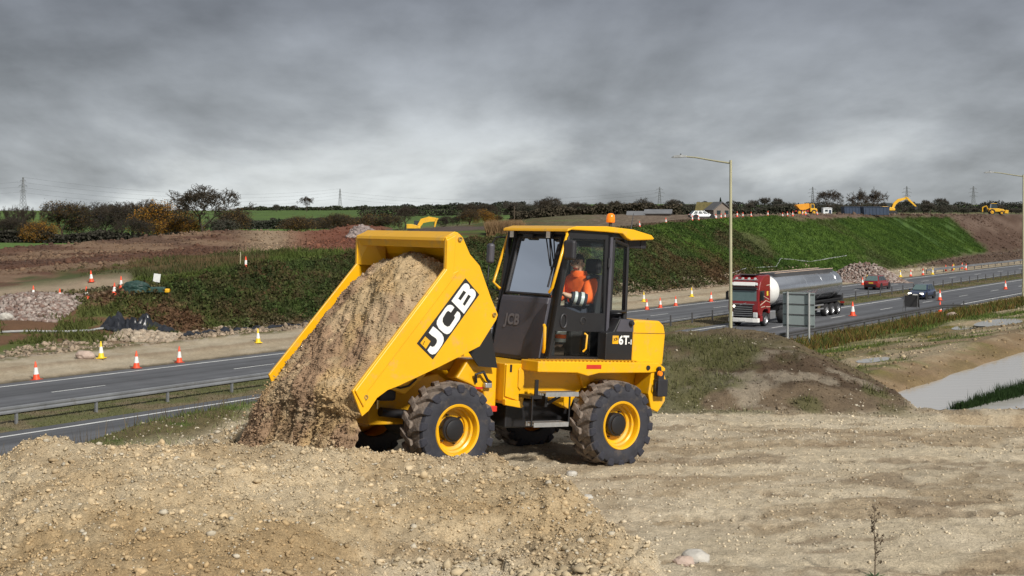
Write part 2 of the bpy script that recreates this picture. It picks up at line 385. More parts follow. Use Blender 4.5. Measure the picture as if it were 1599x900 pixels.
def tcol(X, Y):
    X = np.asarray(X, float); Y = np.asarray(Y, float); s, t = st(X, Y); q = X/np.maximum(Y, 3); px = CX+FPX*q
    z = base_h(X, Y)
    N = len(X); c = np.tile(np.array([.50, .425, .305]), (N, 1))
    a = fbm(X*.45, Y*.45, 5); b = fbm(X*2.1+7, Y*2.1, 5); d = fbm(X*.12, Y*.12+5, 4); e = fbm(X*7, Y*7, 3)
    # plateau: pale limestone dust with browner wheel tracks
    c = mixc(c, (.30, .225, .14), sst(.47, .62, fbm(np.hypot(X-3, Y-46)*1.4+3+d*9, np.arctan2(X-3, 46-Y)*9, 5))*.65)
    c = mixc(c, (.52, .45, .335), sst(.5, .64, b)*.6)
    c = mixc(c, (.20, .14, .085), sst(.60, .70, fbm(np.hypot(X-3, Y-46)*2.2+30+a*5, np.arctan2(X-3, 46-Y)*22, 4))*.55)
    # foreground pile: fresh ochre soil
    Yc, zc = pile_crest(q)
    pl = ((Y < Yc+1.8) & (Y < 18)).astype(float)*sst(5.29, 5.66, z+(a-.5)*.3)
    pc = np.tile(np.array([.45, .335, .19]), (N, 1))
    pc = mixc(pc, (.29, .20, .105), sst(.45, .65, a)*.55); pc = mixc(pc, (.45, .36, .23), sst(.5, .65, b)*.55)
    c = lerp(c, pc, (pl*(.6+.4*sst(.35, .6, a)))[:, None])
    # vegetated verge beyond the plateau edge
    g = np.tile(np.array([.085, .10, .028]), (N, 1)); g = mixc(g, (.15, .115, .06), sst(.42, .6, a)*.8); g = mixc(g, (.075, .13, .022), sst(.5, .65, b)*.7)
    vg = ((t < 60)*sst(15.0, 16.6, t+(a-.5)*2+1.6*sst(-3.6, -4.6, X))*(1-sst(23, 33, s)))
    c = lerp(c, g, vg[:, None])
    # heap left of the load stays stony
    hp = np.exp(-((X+3.2)**2/1.0+(Y-17.7)**2/.7)); c = mixc(c, (.38, .30, .19), np.clip(hp*1.6, 0, 1))
    # spoil mound
    md = ((Y > 22) & (Y < 34) & (t < 30)).astype(float)*sst(5.18, 5.32, z)*(X < 7.5)
    mc = np.tile(np.array([.155, .115, .075]), (N, 1)); mc = mixc(mc, (.08, .055, .035), sst(.45, .6, a)); mc = mixc(mc, (.30, .26, .20), sst(.52, .64, b)*.6)
    mc = mixc(mc, (.095, .098, .038), sst(.40, .56, fbm(X*1.1+9, Y*1.1, 4))*.75); mc = mixc(mc, (.10, .11, .04), sst(25.4, 26.3, Y)*.8)
    c = lerp(c, mc, md[:, None])
    # right verge and pond banks
    rv = (t < 36.5)*sst(25, 34, s)*(t > 8)
    rc = np.tile(np.array([.33, .265, .175]), (N, 1)); rc = mixc(rc, (.20, .145, .085), sst(.45, .6, a)*.8)
    gk = np.clip(sst(20, 29, t)*.75+sst(.47, .6, fbm(X*.3+2, Y*.3, 4))*.8*sst(14, 17, t), 0, 1)*sst(.32, .52, a+.12*b)
    gg = np.tile(np.array([.095, .105, .03]), (N, 1)); gg = mixc(gg, (.17, .13, .03), sst(.5, .62, b)*.7); gg = mixc(gg, (.07, .12, .02), sst(.52, .66, d)*.8)
    rc = lerp(rc, gg, gk[:, None]); rc = mixc(rc, (.20, .135, .075), (1-sst(17.0, 18.6, t+(b-.5)*1.6))*.8)
    c = lerp(c, rc, rv[:, None])
    c = mixc(c, (.13, .095, .06), ((s > 22.5) & (t < 16)).astype(float)*sst(23, 25, s)*.85)
    # central reserve and far verge
    mdn = ((t > 46.0) & (t < 50.7)).astype(float)
    mc2 = np.tile(np.array([.17, .14, .085]), (N, 1)); mc2 = mixc(mc2, (.10, .115, .04), sst(.45, .58, fbm(X*.6, Y*.6, 4))*.75)
    c = lerp(c, mc2, mdn[:, None])
    far = t >= 59.0
    fc = np.tile(np.array([.35, .29, .205]), (N, 1))
    fc = mixc(fc, (.10, .085, .06), 1-sst(59.9, 60.7, t+(b-.5)*.6)); fc = mixc(fc, (.42, .365, .275), sst(.45, .6, a)*.7*sst(60.4, 61, t))
    fc = mixc(fc, (.22, .165, .11), (sst(62.6, 62.9, t)*(1-sst(63.3, 63.6, t)))*.6)
    t0 = bank_t0(s); w = bank_w(s); k = (t-t0)/w
    rough = sst(65.6, 66.6, t+(a-.5)*1.5)
    fr = np.tile(np.array([.24, .18, .12]), (N, 1)); fr = mixc(fr, (.11, .10, .04), sst(.46, .6, a)); fr = mixc(fr, (.36, .31, .25), sst(.52, .64, b)*.8)
    fc = lerp(fc, fr, rough[:, None])
    # bank cover, by stretch of road
    bk = sst(-.1, .06, k+(b-.5)*.12)
    left = np.tile(np.array([.135, .075, .042]), (N, 1)); left = mixc(left, (.08, .11, .025), sst(.47, .57, a)*.9)
    dark = np.tile(np.array([.042, .06, .019]), (N, 1)); dark = mixc(dark, (.085, .05, .025), sst(.52, .64, a)*.75); dark = mixc(dark, (.06, .10, .02), sst(.52, .64, b)*.7)
    brac = np.tile(np.array([.085, .052, .026]), (N, 1)); brac = mixc(brac, (.045, .06, .02), sst(.45, .6, a)*.9)
    # fresh grass sown in strips down the slope
    sl = fbm((s+t*.9)*.16, (t-s*.2)*.05, 4)
    gr = np.tile(np.array([.058, .106, .02]), (N, 1)); gr = mixc(gr, (.085, .143, .026), sst(.45, .6, sl)); gr = mixc(gr, (.028, .06, .012), sst(.45, .6, b)*.7)
    soilk = sst(.50, .60, fbm((s+t*1.2)*.07+4, t*.16-s*.03, 5))*(1-sst(190, 225, s))
    gr = mixc(gr, (.065, .05, .03), soilk*.65)
    brown = np.tile(np.array([.078, .048, .034]), (N, 1)); brown = mixc(brown, (.15, .105, .08), sst(.5, .62, fbm(X*.09, Y*.09+t*.12, 4))*.7)
    sj = s+(a-.5)*14
    bc = lerp(left, dark, sst(70, 76, sj+k*3)[:, None]); bc = lerp(bc, brac, sst(136, 146, sj)[:, None])
    bc = lerp(bc, gr, sst(150, 166, sj+k*16)[:, None])
    bc = lerp(bc, brown, sst(.86, .95, k+(a-.5)*.12)[:, None]*sst(186, 200, s)[:, None])
    edge = s-(288+k*20)
    bc = lerp(bc, brown, sst(0, 5, edge+(b-.5)*3)[:, None])
    fc = lerp(fc, bc, bk[:, None])
    # brown flat at the foot of the far bank
    fc = mixc(fc, (.10, .068, .05), (1-bk)*sst(205, 225, s)*sst(61, 64, t))
    # tops behind the crest
    tp = sst(1.0, 1.12, k+(b-.5)*.05)
    topl = np.tile(np.array([.055, .068, .022]), (N, 1)); topl = mixc(topl, (.095, .068, .03), sst(.48, .6, a)); topl = mixc(topl, (.075, .115, .022), sst(.54, .66, d))
    topr = np.tile(np.array([.13, .095, .07]), (N, 1)); topr = mixc(topr, (.25, .2, .15), sst(.5, .6, b)*.5)
    tcx = lerp(topl, topr, sst(-.02, .1, q)[:, None]); fc = lerp(fc, tcx, tp[:, None])
    # upper haul track on the left
    tk = np.exp(-((Y-108-(px-150)*.02)/4.5)**2)*(1-sst(190, 215, px))*sst(70, 82, t); fc = mixc(fc, (.30, .235, .165), np.clip(tk*1.3, 0, 1))
    # red ridge
    Yr = IP(q, [-.6, -.36, -.27, -.2, -.11, 0], [146, 150, 158, 168, 178, 190])
    rk = sst(-30, -24, Y-Yr+(a-.5)*12+IP(px, [0, 130, 300, 420, 560], [12, 8, 7, 14, 22]))*(1-sst(2, 10, Y-Yr))*(1-sst(585, 640, px))
    red = np.tile(np.array([.105, .055, .036]), (N, 1)); red = mixc(red, (.20, .135, .088), sst(.48, .6, fbm(X*.07+1, Y*.2, 5))*.8); red = mixc(red, (.075, .042, .03), sst(.52, .64, fbm(X*.16+8, Y*.16, 4))*.7)
    red = mixc(red, (.165, .062, .038), sst(430, 470, px)*.8)
    red = mixc(red, (.30, .225, .15), np.exp(-((px-420)/45)**2)*.8)
    fc = lerp(fc, red, rk[:, None])
    gh = (((X+6.5)/9.5)**2+((Y-176)/7.5)**2 < 1).astype(float); fc = mixc(fc, (.085, .065, .055), gh)
    # far fields
    fk = sst(0, 14, Y-np.maximum(Yr+8, 178))*(1-sst(-.05, .0, q))+sst(250, 300, Y)*sst(-.05, 0, q)*sst(35, 55, t-bank_t0(s)-bank_w(s))
    fld = vn(X/160+d*.3, Y/190+9)
    fg = np.tile(np.array([.075, .125, .03]), (N, 1)); fg = mixc(fg, (.10, .165, .04), sst(.4, .6, fld)); fg = mixc(fg, (.13, .12, .06), sst(.72, .8, fld)); fg = mixc(fg, (.06, .095, .03), sst(.5, .7, d)*.5)
    fc = lerp(fc, fg, np.clip(fk, 0, 1)[:, None])
    c = np.where(far[:, None], fc, c)
    return np.clip(c*(.9+.2*e)[:, None], .005, .8)
# the ground sheet: fine near the camera, coarse towards the horizon
th = np.concatenate([np.linspace(-1.15, -.46, 45, endpoint=False), np.linspace(-.46, .46, 560), np.linspace(.46, 1.15, 46)[1:]])
yr = np.concatenate([np.geomspace(3.5, 9.3, 24, endpoint=False), np.geomspace(9.3, 36, 300, endpoint=False), np.geomspace(36, 250, 300, endpoint=False), np.geomspace(250, 5200, 110)])
TH, YR = np.meshgrid(np.tan(th*.0+th), yr)
XX = (TH*YR).ravel(); YY = YR.ravel(); ZZ = terr(XX, YY)
V = np.stack([XX, YY, ZZ], 1); nc = len(th); nr = len(yr)
ii = np.arange((nr-1)*nc).reshape(nr-1, nc)[:, :-1].ravel()
Fq = np.stack([ii, ii+1, ii+nc+1, ii+nc], 1)
vmat('ground_mat', bumps=((6., .5, .08), (34., .8, .03), (110., .6, .012)), scales=((.8, .12), (9., .2), (55., .3), (160., .22)))
ground = np_mesh('ground', V, Fq, MATS['ground_mat'], col=tcol(XX, YY), smooth=True)
tag(ground, 'stony site ground sloping to the road cutting with grassy banks and fields', 'ground', kind='structure')
# ---------------------------------------------------------------- pond and puddles
def water_mat(name, col, rough, bump):
    m = bpy.data.materials.new(name); m.use_nodes = True; t = m.node_tree; b = t.nodes['Principled BSDF']
    b.inputs['Base Color'].default_value = (*col, 1); b.inputs['Roughness'].default_value = rough; b.inputs['IOR'].default_value = 1.33
    co = t.nodes.new('ShaderNodeTexCoord'); mp = t.nodes.new('ShaderNodeMapping'); mp.inputs['Scale'].default_value = (1, 3, 1); t.links.new(co.outputs['Object'], mp.inputs[0])
    n = t.nodes.new('ShaderNodeTexNoise'); n.inputs['Scale'].default_value = 1.1; n.inputs['Detail'].default_value = 8; t.links.new(mp.outputs[0], n.inputs['Vector'])
    bp = t.nodes.new('ShaderNodeBump'); bp.inputs['Strength'].default_value = bump; bp.inputs['Distance'].default_value = .05
    t.links.new(n.outputs['Fac'], bp.inputs['Height']); t.links.new(bp.outputs[0], b.inputs['Normal']); MATS[name] = m; return m
water_mat('pond_mat', (.50, .48, .45), .06, .16)
water_mat('puddle_mat', (.34, .31, .26), .05, .1)
mb = MB(); A = [(29, 3.2), (29, 17.2), (60, 17.2), (120, 17.2), (120, 3.2)]
mb.add([(*xy(s, t), 2.0) for s, t in A], [(0, 1, 2, 3, 4)])
o = mb.build('pond_water', 'pond_mat'); tag(o, 'milky brown site pond below the spoil mound', 'pond', kind='structure')
# ---------------------------------------------------------------- carriageways
mat('asphalt', (.098, .102, .112), .75, var=.16, scale=.6, bump=.25, bscale=30, dirt=(.07, .071, .076), dirt_amt=.25, dscale=.25)
def lane_wear():
    t_ = MATS['asphalt'].node_tree; b = t_.nodes['Principled BSDF']; src = b.inputs['Base Color'].links[0].from_socket
    co = t_.nodes.new('ShaderNodeTexCoord'); mp_ = t_.nodes.new('ShaderNodeMapping'); mp_.vector_type = 'POINT'; mp_.inputs['Rotation'].default_value = (0, 0, -math.atan2(DY, DX)); t_.links.new(co.outputs['Object'], mp_.inputs[0])
    m2 = t_.nodes.new('ShaderNodeMapping'); m2.inputs['Scale'].default_value = (.012, .9, 1); t_.links.new(mp_.outputs[0], m2.inputs[0])
    nz = t_.nodes.new('ShaderNodeTexNoise'); nz.inputs['Scale'].default_value = 1.; nz.inputs['Detail'].default_value = 6; t_.links.new(m2.outputs[0], nz.inputs['Vector'])
    mr = t_.nodes.new('ShaderNodeMapRange'); t_.links.new(nz.outputs['Fac'], mr.inputs[0]); mr.inputs[1].default_value = .3; mr.inputs[2].default_value = .7; mr.inputs[3].default_value = .62; mr.inputs[4].default_value = 1.35
    mx = t_.nodes.new('ShaderNodeMixRGB'); mx.blend_type = 'MULTIPLY'; mx.inputs[0].default_value = 1; t_.links.new(src, mx.inputs[1]); t_.links.new(mr.outputs[0], mx.inputs[2]); t_.links.new(mx.outputs[0], b.inputs['Base Color'])
lane_wear()
mat('road_white', (.62, .63, .62), .7, var=.2, scale=1.5)
def strip(mb, s0, s1, t0, t1, z, n=1):
    for i in range(n):
        a = s0+(s1-s0)*i/n; b = s0+(s1-s0)*(i+1)/n
        mb.add([(*xy(a, t0), z), (*xy(b, t0), z), (*xy(b, t1), z), (*xy(a, t1), z)], [(0, 1, 2, 3)])
    return mb
def carriageway(name, label, t0, t1, e0, e1, lane, phase):
    o = strip(MB(), -120, 900, t0, t1, .0, 20).build(name, 'asphalt'); tag(o, label, 'road', kind='structure')
    for e in (e0, e1): strip(MB(), -120, 900, e-.1, e+.1, .006, 12).build('edge_line', 'road_white', o)
    base = strip(MB(), -1.6, 1.6, -.07, .07, .006).build('lane_dash', 'road_white', o)
    first = True
    for i in range(-3, 22):
        s = phase+12*i
        if s < 10: continue
        d = base if first else base.copy()
        if not first: link(d, o)
        first = False; x, y = xy(s, lane); d.location = (x, y, 0)
    return o
carriageway('carriageway', 'dark asphalt carriageway carrying the red tanker truck', 36.8, 46.3, 37.8, 45.4, 41.6, 39)
carriageway('carriageway', 'dark asphalt carriageway beside the sandy haul track', 50.4, 59.6, 51.2, 58.6, 54.9, 45)
# ================================================================ SITE DUMPER
YEL = (.80, .415, .006)
mat('yellow_paint', YEL, .33, var=.07, scale=1.2, coat=.15, dirt=(.40, .28, .13), dirt_amt=.21, dscale=5)
mat('yellow_worn', (.70, .37, .01), .45, var=.08, scale=3, dirt=(.33, .23, .13), dirt_amt=.3, dscale=4)
mat('black_paint', (.014, .014, .016), .42, var=.2, scale=3)
mat('black_plastic', (.020, .020, .025), .55, var=.2, scale=5, bump=.1, bscale=120)
mat('cowl_grey', (.066, .064, .08), .5, var=.12, scale=3, bump=.05, bscale=200, dirt=(.16, .13, .1), dirt_amt=.06)
mat('cowl_dark', (.03, .029, .038), .5, var=.12, scale=3)
mat('tyre_rubber', (.028, .029, .038), .75, var=.25, scale=8, dirt=(.15, .115, .08), dirt_amt=.22, dscale=5, bump=.2, bscale=60)
mat('muddy_rubber', (.22, .178, .145), .9, var=.35, scale=9, dirt=(.045, .04, .042), dirt_amt=.28, dscale=6, bump=.6, bscale=35)
mat('dark_steel', (.03, .03, .032), .55, .3, var=.3, scale=8, dirt=(.12, .09, .06), dirt_amt=.2)
mat('galvanised', (.50, .51, .52), .42, .75, var=.15, scale=20)
mat('chrome_rod', (.6, .6, .62), .2, 1.)
mat('decal_black', (.018, .018, .018), .5, var=.05)
mat('decal_white', (.78, .79, .77), .5, var=.03)
mat('decal_faint', (.15, .148, .17), .6, var=.03)
mat('red_paint', (.55, .03, .015), .5)
mat('orange_lens', (.75, .19, .01), .2, var=.1, scale=20, emit=(.9, .22, .01, .25))
mat('red_lens', (.35, .01, .01), .2)
mat('lamp_white', (.75, .76, .74), .25)
mat('rubber_flap', (.008, .008, .009), .65)
mat('seat_fabric', (.022, .022, .026), .85)
mat('brass', (.5, .38, .16), .35, .8)
glass('cab_glass', (.92, .97, .95), 0., ior=1.28)
glass('windscreen_glass', (.86, .91, .92), .10, .02)
def lug_material():
    m = MATS['muddy_rubber']; t = m.node_tree; b = t.nodes['Principled BSDF']; src = b.inputs['Base Color'].links[0].from_socket
    co = t.nodes.new('ShaderNodeTexCoord'); sp = t.nodes.new('ShaderNodeSeparateXYZ'); t.links.new(co.outputs['Object'], sp.inputs[0])
    ab = t.nodes.new('ShaderNodeMath'); ab.operation = 'ABSOLUTE'; t.links.new(sp.outputs[1], ab.inputs[0])
    nz = t.nodes.new('ShaderNodeTexNoise'); nz.inputs['Scale'].default_value = 9; t.links.new(co.outputs['Object'], nz.inputs['Vector'])
    ad = t.nodes.new('ShaderNodeMath'); ad.operation = 'MULTIPLY_ADD'; ad.inputs[1].default_value = .09; t.links.new(nz.outputs['Fac'], ad.inputs[0]); t.links.new(ab.outputs[0], ad.inputs[2])
    mr = t.nodes.new('ShaderNodeMapRange'); t.links.new(ad.outputs[0], mr.inputs[0]); mr.inputs[1].default_value = .215; mr.inputs[2].default_value = .245
    mx = t.nodes.new('ShaderNodeMixRGB'); t.links.new(mr.outputs[0], mx.inputs[0]); t.links.new(src, mx.inputs[1]); mx.inputs[2].default_value = (.028, .029, .040, 1)
    t.links.new(mx.outputs[0], b.inputs['Base Color'])
lug_material()
D = thing('site_dumper', 'yellow articulated site dumper with raised skip tipping earth beside the road cutting', 'dumper', mw=dump_mw())
def tr(pts, dx=0): return [(p[0]+dx, p[1]) for p in pts]
# --- wheels
def tyre_profile():
    return [(.285, -.17), (.30, -.20), (.36, -.212), (.43, -.212), (.475, -.198), (.495, -.165), (.502, -.08), (.504, 0), (.502, .08), (.495, .165), (.475, .198), (.43, .212), (.36, .212), (.30, .20), (.285, .17)]
def lug_mesh(side):
    """one chevron bar from the crown to the shoulder and a little down the side wall"""
    mb = MB(); secs = []
    for k, (v, th0) in enumerate([(-.025, 0.), (.05, .085), (.12, .16), (.185, .205), (.212, .215), (.214, .225)]):
        wd_ = [.066, .068, .074, .088, .098, .07][k]; ro = [.545, .548, .546, .538, .512, .44][k]; ri = [.49, .49, .485, .465, .43, .41][k]
        v0 = v*side; vo = v0 if k < 4 else (v0+side*.008)
        q = []
        for r_, w_ in ((ri, 1.25), (ro, 1.), (ro, -1.), (ri, -1.25)):
            t = th0+w_*wd_*.5/.5*.98
            vv = vo if r_ == ro else (v0-side*(.02 if k >= 4 else 0))
            q.append((r_*math.cos(t), vv, r_*math.sin(t)))
        secs.append(q)
    mb.loft(secs); return mb
NL = 17
lug_proto = {}
def wheel(u, vs, w=.525, rot=0.):
    """vs: +1 camera side, -1 far side"""
    t = MB().lathe(tyre_profile(), 56).build('wheel', 'tyre_rubber', D, smooth=40)
    t.location = (u, vs*.885, w); t.rotation_euler = (0, rot, 0 if vs > 0 else math.pi)
    # dished rim: camera-side face recessed towards the hub
    rim = MB().lathe([(.287, -.16), (.29, .185), (.305, .20), (.298, .212), (.275, .205), (.262, .17), (.262, .13), (.24, .118), (.235, .075), (.205, .06), (.20, .035), (.12, .03), (.06, .03), (.06, -.1)], 48).build('rim', 'yellow_paint', t, smooth=35)
    hb = MB().lathe([(.148, .03), (.148, .11), (.135, .125), (.12, .127), (.115, .145), (.095, .152), (.02, .155), (.0005, .155)], 32).build('hub', 'black_paint', t, smooth=35)
    for i in range(6):
        a = i*math.pi/3+.3; MB().lathe([(.0005, .075), (.011, .075), (.011, .02), (.0005, .02)], 6, c=(.172*math.cos(a), 0, .172*math.sin(a))).build('wheel_nut', 'dark_steel', t)
    for sd in (1, -1):
        for i in range(NL):
            if sd not in lug_proto:
                o = lug_mesh(sd).build('tread_lug', 'muddy_rubber', t, bevel=.006, seg=1); lug_proto[sd] = o
            else: o = lug_proto[sd].copy(); link(o, t)
            o.rotation_euler = (0, -(2*math.pi*(i+(0 if sd > 0 else .5))/NL), 0)
    mb = MB().lathe([(.4995, -.164), (.507, -.08), (.509, 0), (.507, .08), (.4995, .164)], 56); mb.build('mud_layer', 'muddy_rubber', t, smooth=60)
    # moulded lettering ring on the side wall
    pts, fs = text_shape('AS DUMPER', .055, .002)
    if vs > 0:
        L = max(p[0] for p in pts); m2 = MB()
        def ring(p):
            a = math.pi/2+.12-(p[0]-L/2)/.40*1.0; r = .358+p[1]
            return (r*math.cos(a)*-1, .2145, r*math.sin(a))
        m2.add([ring((L-p[0], p[1])) if False else (-(.358+p[1])*math.cos(math.pi/2+.25+(L/2-p[0])/.39)*-1, .2145, (.358+p[1])*math.sin(math.pi/2+.25+(L/2-p[0])/.39)) for p in pts], fs)
        m2.build('side_lettering', 'tyre_rubber', t)
    return t
wheel(1.25, 1, rot=.1); wheel(-1.25, 1, rot=.35); wheel(1.25, -1, rot=.6); wheel(-1.25, -1, rot=.2)
# --- axles and drive line
for u in (1.25, -1.25):
    MB().lathe([(.09, -.75), (.10, -.3), (.19, -.22), (.19, .22), (.10, .3), (.09, .75)], 20, c=(u, 0, .525), cap=True).build('axle', 'dark_steel', D, smooth=40)
MB().tube([(1.1, 0, .55), (-1.1, 0, .6)], .045).build('drive_shaft', 'dark_steel', D)
# --- rear chassis
body = [(.27, 1.255), (.27, .80), (.22, .76), (-.02, .72), (-.05, .84), (-.14, .89), (-.5, .80), (-.78, .68), (-.83, .80), (-.97, .96), (-1.2, 1.06), (-1.5, 1.05), (-1.72, .98), (-1.85, .74), (-2.02, .66), (-2.14, .82), (-2.14, 1.255)]
MB().prism(body, -.62, .62).build('rear_chassis', 'yellow_paint', D, bevel=.012)
MB().box((-.45, 0, .62), (1.1, .9, .34)).build('belly_pan', 'black_paint', D, bevel=.02)
for sg in (1, -1):
    led = [(.02, 1.31), (-1.95, 1.30), (-2.08, 1.23), (-2.08, 1.19), (-1.80, 1.17), (-.95, 1.165), (-.78, 1.13), (-.60, 1.17), (.02, 1.18)]
    MB().prism(led, sg*.60, sg*.95).build('side_ledge', 'yellow_paint', D, bevel=.012)
    tail = [(-1.86, 1.20), (-2.07, 1.185), (-2.12, 1.08), (-2.12, .80), (-2.0, .66), (-1.88, .70), (-1.82, .9)]
    MB().prism(tail, sg*.63, sg*.93).build('tail_panel', 'yellow_paint', D, bevel=.012)
    # arch gusset between the ledge and the chassis
    MB().prism([(-.86, 1.16), (-1.0, 1.16), (-1.08, .97), (-.96, .95)], sg*.55, sg*.66).build('arch_gusset', 'yellow_paint', D, bevel=.01)
    m = MB()
    for i in range(26): m.box((-.05-.062*i, sg*.80, 1.313), (.03, .26, .012))
    m.build('ledge_tread', 'yellow_worn', D)
MB().box((-.86, .9515, 1.245), (.24, .006, .05)).build('red_reflector', 'red_paint', D)
MB().lathe([(.0005, .01), (.03, .01), (.03, -.02)], 16, c=(-1.77, .955, 1.235)).build('side_plug', 'black_paint', D)
# panel details between the wheels
MB().prism([(.265, 1.25), (.265, .86), (.05, .80), (.05, 1.25)], .62, .645).build('chassis_door', 'yellow_paint', D, bevel=.008)
MB().prism([(.07, 1.22), (.0, 1.16), (-.005, 1.0), (.05, .93), (.085, .97), (.09, 1.18)], .645, .665).build('lift_eye', 'yellow_worn', D, bevel=.012)
MB().box((.055, .649, .895+.12), (.055, .006, .075)).build('warning_sticker', 'decal_white', D)
MB().box((.20, .648, 1.2), (.03, .008, .09)).build('latch_slot', 'black_paint', D)
for p in ((.23, .69, 1.235), (.14, .69, 1.235)): pass
MB().prism([(.27, .83), (.27, .755), (.02, .715), (-.02, .735), (.02, .80)], .60, .66).build('sill_plate', 'yellow_paint', D, bevel=.01)
MB().box((.42, .46, .70), (.22, .2, .07)).build('articulation_lock', 'red_paint', D, bevel=.01)
MB().lathe([(.14, .45), (.14, 1.22)], 18, c=(.38, 0, 0), ax='z', cap=True).build('articulation_joint', 'dark_steel', D)
# steps
def step(u0, u1, w, v):
    m = MB(); m.box(((u0+u1)/2, v+.08, w), (abs(u1-u0), .012, .055)); m.box(((u0+u1)/2, v-.08, w), (abs(u1-u0), .012, .055))
    n = 14
    for i in range(n): m.box((u0+(u1-u0)*(i+.5)/n, v, w+.018), (.012, .16, .02))
    return m.build('access_step', 'galvanised', D)
step(-.14, -.66, .905, .84); step(.02, -.52, .54, .84)
m = MB(); m.box((-.03, .76, .87), (.18, .24, .04)); m.box((-.04, .86, .98), (.05, .02, .2)); m.box((-.26, .70, .82), (.04, .18, .16)); m.tube([(-.26, .76, .76), (-.46, .8, .87)], .022)
m.build('step_bracket', 'black_paint', D)
for u in (.04, -.54): MB().tube([(u, .9, .88), (u-.0, .9, .53)], .012, 6).build('step_cable', 'black_paint', D)
# tail lamp cluster
m = MB(); m.box((-1.975, .985, .98), (.17, .10, .22)); m.box((-1.95, .985, 1.13), (.10, .08, .12)); m.tube([(-1.95, .98, 1.18), (-1.93, .99, 1.25)], .03)
m.build('tail_lamp_box', 'black_plastic', D, bevel=.012)
MB().lathe([(.0005, .03), (.03, .03), (.036, 0)], 14, c=(-1.925, 1.005, 1.165)).build('indicator_lens', 'orange_lens', D)
MB().tube([(-1.90, .99, .93), (-1.86, 1.0, .98), (-1.87, 1.0, 1.05), (-1.92, .99, 1.06)], .01, 6).build('lamp_guard_hoop', 'black_paint', D)
# --- engine cover and black side panel
hood = [(-1.66, 1.255), (-1.66, 1.80), (-1.70, 1.835), (-2.12, 1.83), (-2.20, 1.77), (-2.235, 1.66), (-2.21, 1.25)]
MB().prism(hood, -.76, .76, inset0=hood, inset1=hood).build('engine_cover', 'yellow_paint', D, bevel=.03, seg=3)
m = MB()
for sg in (1,): m.box((-1.945, .7615, 1.665), (.545, .004, .006))
m.build('cover_seam', 'decal_black', D)
pan = [(-1.20, 1.31), (-1.655, 1.31), (-1.655, 1.835), (-1.57, 1.845), (-1.42, 1.845), (-1.32, 1.68), (-1.20, 1.66)]
for sg in (1, -1): MB().prism(pan, sg*.60, sg*.765).build('engine_side_panel', 'black_paint', D, bevel=.01)
MB().prism([(-1.36, 1.68), (-1.65, 1.68), (-1.65, 1.83), (-1.57, 1.838), (-1.43, 1.838)], .767, .771).build('panel_upper', 'cowl_grey', D)
MB().lathe([(.0005, .05), (.025, .05), (.035, .02), (.035, 0)], 14, c=(-1.6, .77, 1.79)).build('fuel_cap', 'black_plastic', D)
def put_text(txt, size, o, ex, ey, m, parent, name, bold=0., shear=0., centre=False, space=1.):
    pts, fs = text_shape(txt, size, bold, shear, space); L = max(p[0] for p in pts) if centre else 0
    o = Vector(o); ex = Vector(ex); ey = Vector(ey); mb = MB()
    mb.add([o+ex*(p[0]-L/2)+ey*p[1] for p in pts], fs); return mb.build(name, m, parent)
# model lettering, yellow square with dark glyph
MB().box((-1.355, .768, 1.575), (.10, .005, .105)).build('maker_square', 'yellow_paint', D)
put_text('JCB', .045, (-1.325, .772, 1.56), (-.95, 0, .18), (.1, 0, 1), 'decal_black', D, 'maker_glyph', .002)
put_text('6T', .155, (-1.412, .7685, 1.52), (-1, 0, 0), (0, 0, 1), 'decal_white', D, 'model_lettering', .005)
put_text('-1', .085, (-1.575, .7685, 1.52), (-1, 0, 0), (0, 0, 1), 'decal_white', D, 'model_lettering', .003)
# --- cab
VW = .60
fr = lambda w: float(np.interp(w, [1.28, 2.07, 2.83, 2.95], [-.38, -.50, -.66, -.68]))   # front plane of the cab
m = MB()
for sg in (1, -1):
    v = sg*(VW-.03)
    m.tube([(fr(1.3)-.04, v, 1.3), (fr(2.07)-.05, v, 2.07), (fr(2.9)-.04, v, 2.92)], .04, 6)
    m.box((-1.32, v, 2.12), (.10, .07, 1.64))
    m.tube([(-1.66, v, 1.8), (-1.64, v, 2.75), (-1.60, v, 2.9)], .038, 6)
    m.box((-1.15, v, 2.905), (1.0, .07, .07)); m.box((-.87, v, 1.305), (.98, .07, .07))
for u, w in ((-.71, 2.90), (-1.62, 2.88), (-1.66, 1.86)): m.box((u, 0, w), (.07, 2*VW-.06, .08))
m.build('cab_frame', 'black_paint', D, bevel=.008)
roof = [(-.545, 2.905), (-.56, 2.945), (-.70, 2.985), (-1.2, 3.015), (-1.66, 3.0), (-1.98, 2.945), (-2.03, 2.90), (-2.0, 2.885), (-1.62, 2.855), (-1.55, 2.88), (-1.47, 2.935), (-1.2, 2.94), (-.62, 2.935)]
MB().prism(roof, -.68, .68).build('cab_roof', 'yellow_paint', D, bevel=.035, seg=3)
MB().box((-1.12, 0, 2.90), (1.0, 1.1, .05)).build('roof_lining', 'black_plastic', D)
MB().box((-1.83, 0, 2.82), (.28, 1.1, .12)).build('rear_roof_box', 'black_plastic', D, bevel=.02)
MB().box((-1.95, .5, 2.82), (.1, .12, .12)).build('rear_work_lamp', 'black_plastic', D, bevel=.015)
